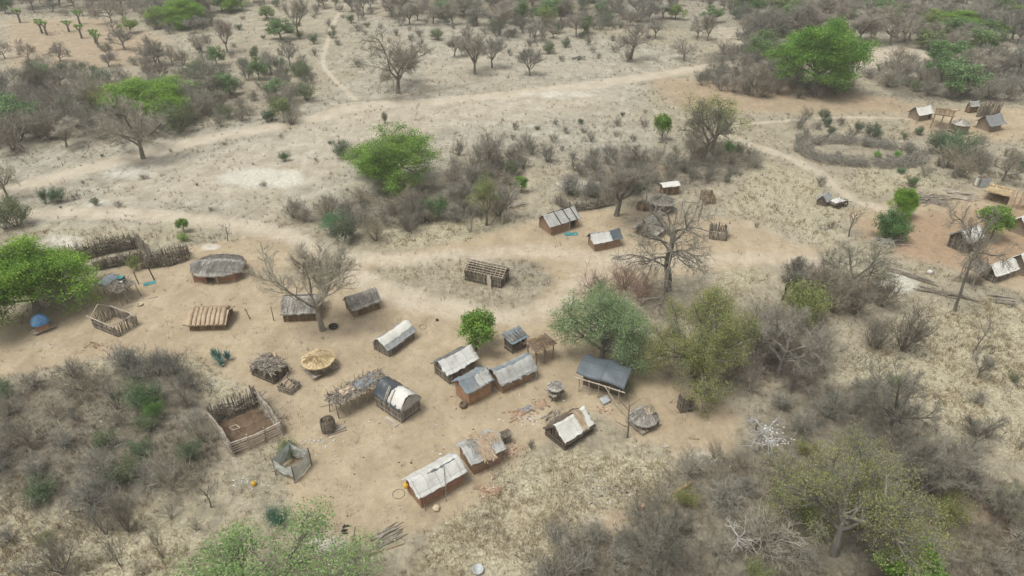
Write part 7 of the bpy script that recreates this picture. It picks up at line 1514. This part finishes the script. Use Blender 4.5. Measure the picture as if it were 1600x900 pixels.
# ------------------------------------------------------------------ dry grass and twiggy ground scrub
def sample_ground(n, seed, ymax=232):
    rg = np.random.default_rng(seed)
    # even in the picture's area with a bias to the near ground, kept as points on the ground
    px = rg.uniform(-40, 1640, n); py = rg.uniform(-6, 960, n); return Gn(np.stack([px, py], 1)), rg
def tufts(name, n, seed, wfn, blades, hr, wr, mat, splay):
    Pg, rg = sample_ground(n, seed); mk = masks(Pg); wgt = wfn(mk, Pg); keep = rg.random(len(Pg)) < wgt; Pg = Pg[keep]; m = len(Pg)
    dist = np.sqrt(Pg[:, 0]**2+Pg[:, 1]**2+CAM_H**2)
    sc_ = rg.uniform(.6, 1.4, m)
    B = blades; base = np.repeat(Pg, B, 0); s_ = np.repeat(sc_, B); k = len(base)
    az = rg.uniform(0, 2*np.pi, k); sp = rg.uniform(.15, splay, k); hh = rg.uniform(*hr, k)*s_; ww = rg.uniform(*wr, k)*np.repeat(np.clip(dist/60, .8, 2.5), B)
    off = rg.normal(0, .10, (k, 2))*s_[:, None]; bx = base+off
    d = np.stack([np.cos(az), np.sin(az)], 1); side = np.stack([-d[:, 1], d[:, 0]], 1)
    a3 = rg.uniform(0, np.pi, k); side = np.stack([np.cos(a3), np.sin(a3)], 1)
    V = np.zeros((k, 3, 3)); V[:, 0, :2] = bx-side*ww[:, None]/2; V[:, 1, :2] = bx+side*ww[:, None]/2; V[:, 2, :2] = bx+d*(hh*sp)[:, None]; V[:, 2, 2] = hh*np.sqrt(np.maximum(.05, 1-sp**2)); V[:, :2, 2] = -.02
    F_ = np.arange(k*3).reshape(k, 3)
    o = bpy.data.objects.new(name, np_mesh(name, V.reshape(-1, 3), F_, mat)); COL.objects.link(o); tag(o, kind='stuff'); print(name, m, k)
def clump(Pg, f, sd): return np.array([nz(p[0]*f+sd, p[1]*f, 3.3) for p in Pg])
M_GRASS = mat_leaf('dry straw grass', (0.46, 0.365, 0.215), (0.33, 0.255, 0.155), (.55, 1.25), .2)
M_GRASSD = mat_mix('dead weed stalks', (0.15, 0.125, 0.095), (0.235, 0.20, 0.155), 2, (.55, 1.3))
open_ = lambda mk: np.clip(1-1.1*mk['bare']-1.2*mk['pale']-1.1*mk['sand']-mk['red']*.5, 0, 1)
tufts('dry_grass', 60000, 1, lambda mk, P_: np.clip(open_(mk)*(.28+.8*mk['straw']-.15*mk['litter']), 0, 1)*np.clip(.55+1.6*clump(P_, .35, 1), .06, 1), 9, (.15, .5), (.02, .045), M_GRASS, .85)
tufts('dead_weeds', 60000, 2, lambda mk, P_: np.clip(open_(mk)*(.42+.0*mk['straw']+.6*mk['litter'])+.02, 0, 1)*np.clip(.5+2.0*clump(P_, .22, 9), .03, 1), 8, (.2, .75), (.015, .03), M_GRASSD, .75)

M_BITS = mat_mix('twig and straw bits', (0.17, 0.135, 0.10), (0.42, 0.35, 0.25), 30, (.5, 1.3))
tufts('ground_twigs', 26000, 3, lambda mk, P_: np.clip(.25+.6*mk['bare']-.5*mk['pale'], 0, 1)*np.clip(.5+1.8*clump(P_, .5, 4), .05, 1), 4, (.08, .32), (.02, .04), M_BITS, .995)
# ------------------------------------------------------------------ the dusty air over the plain
hz = MB(); hz.box((0, 104, 21), (430, 250, 44)); air = hz.mesh('haze', []); ha = bpy.data.objects.new('haze', air); COL.objects.link(ha); tag(ha, kind='stuff')
vm = bpy.data.materials.new('dusty air'); vm.use_nodes = True; vt = vm.node_tree; vt.nodes.clear(); vo = vt.nodes.new('ShaderNodeOutputMaterial'); pv = vt.nodes.new('ShaderNodeVolumePrincipled')
pv.inputs['Color'].default_value = (.96, .955, .92, 1); pv.inputs['Density'].default_value = 0.00045; pv.inputs['Anisotropy'].default_value = 0.2; vt.links.new(pv.outputs[0], vo.inputs['Volume']); air.materials.append(vm)
SC.cycles.volume_bounces = 1
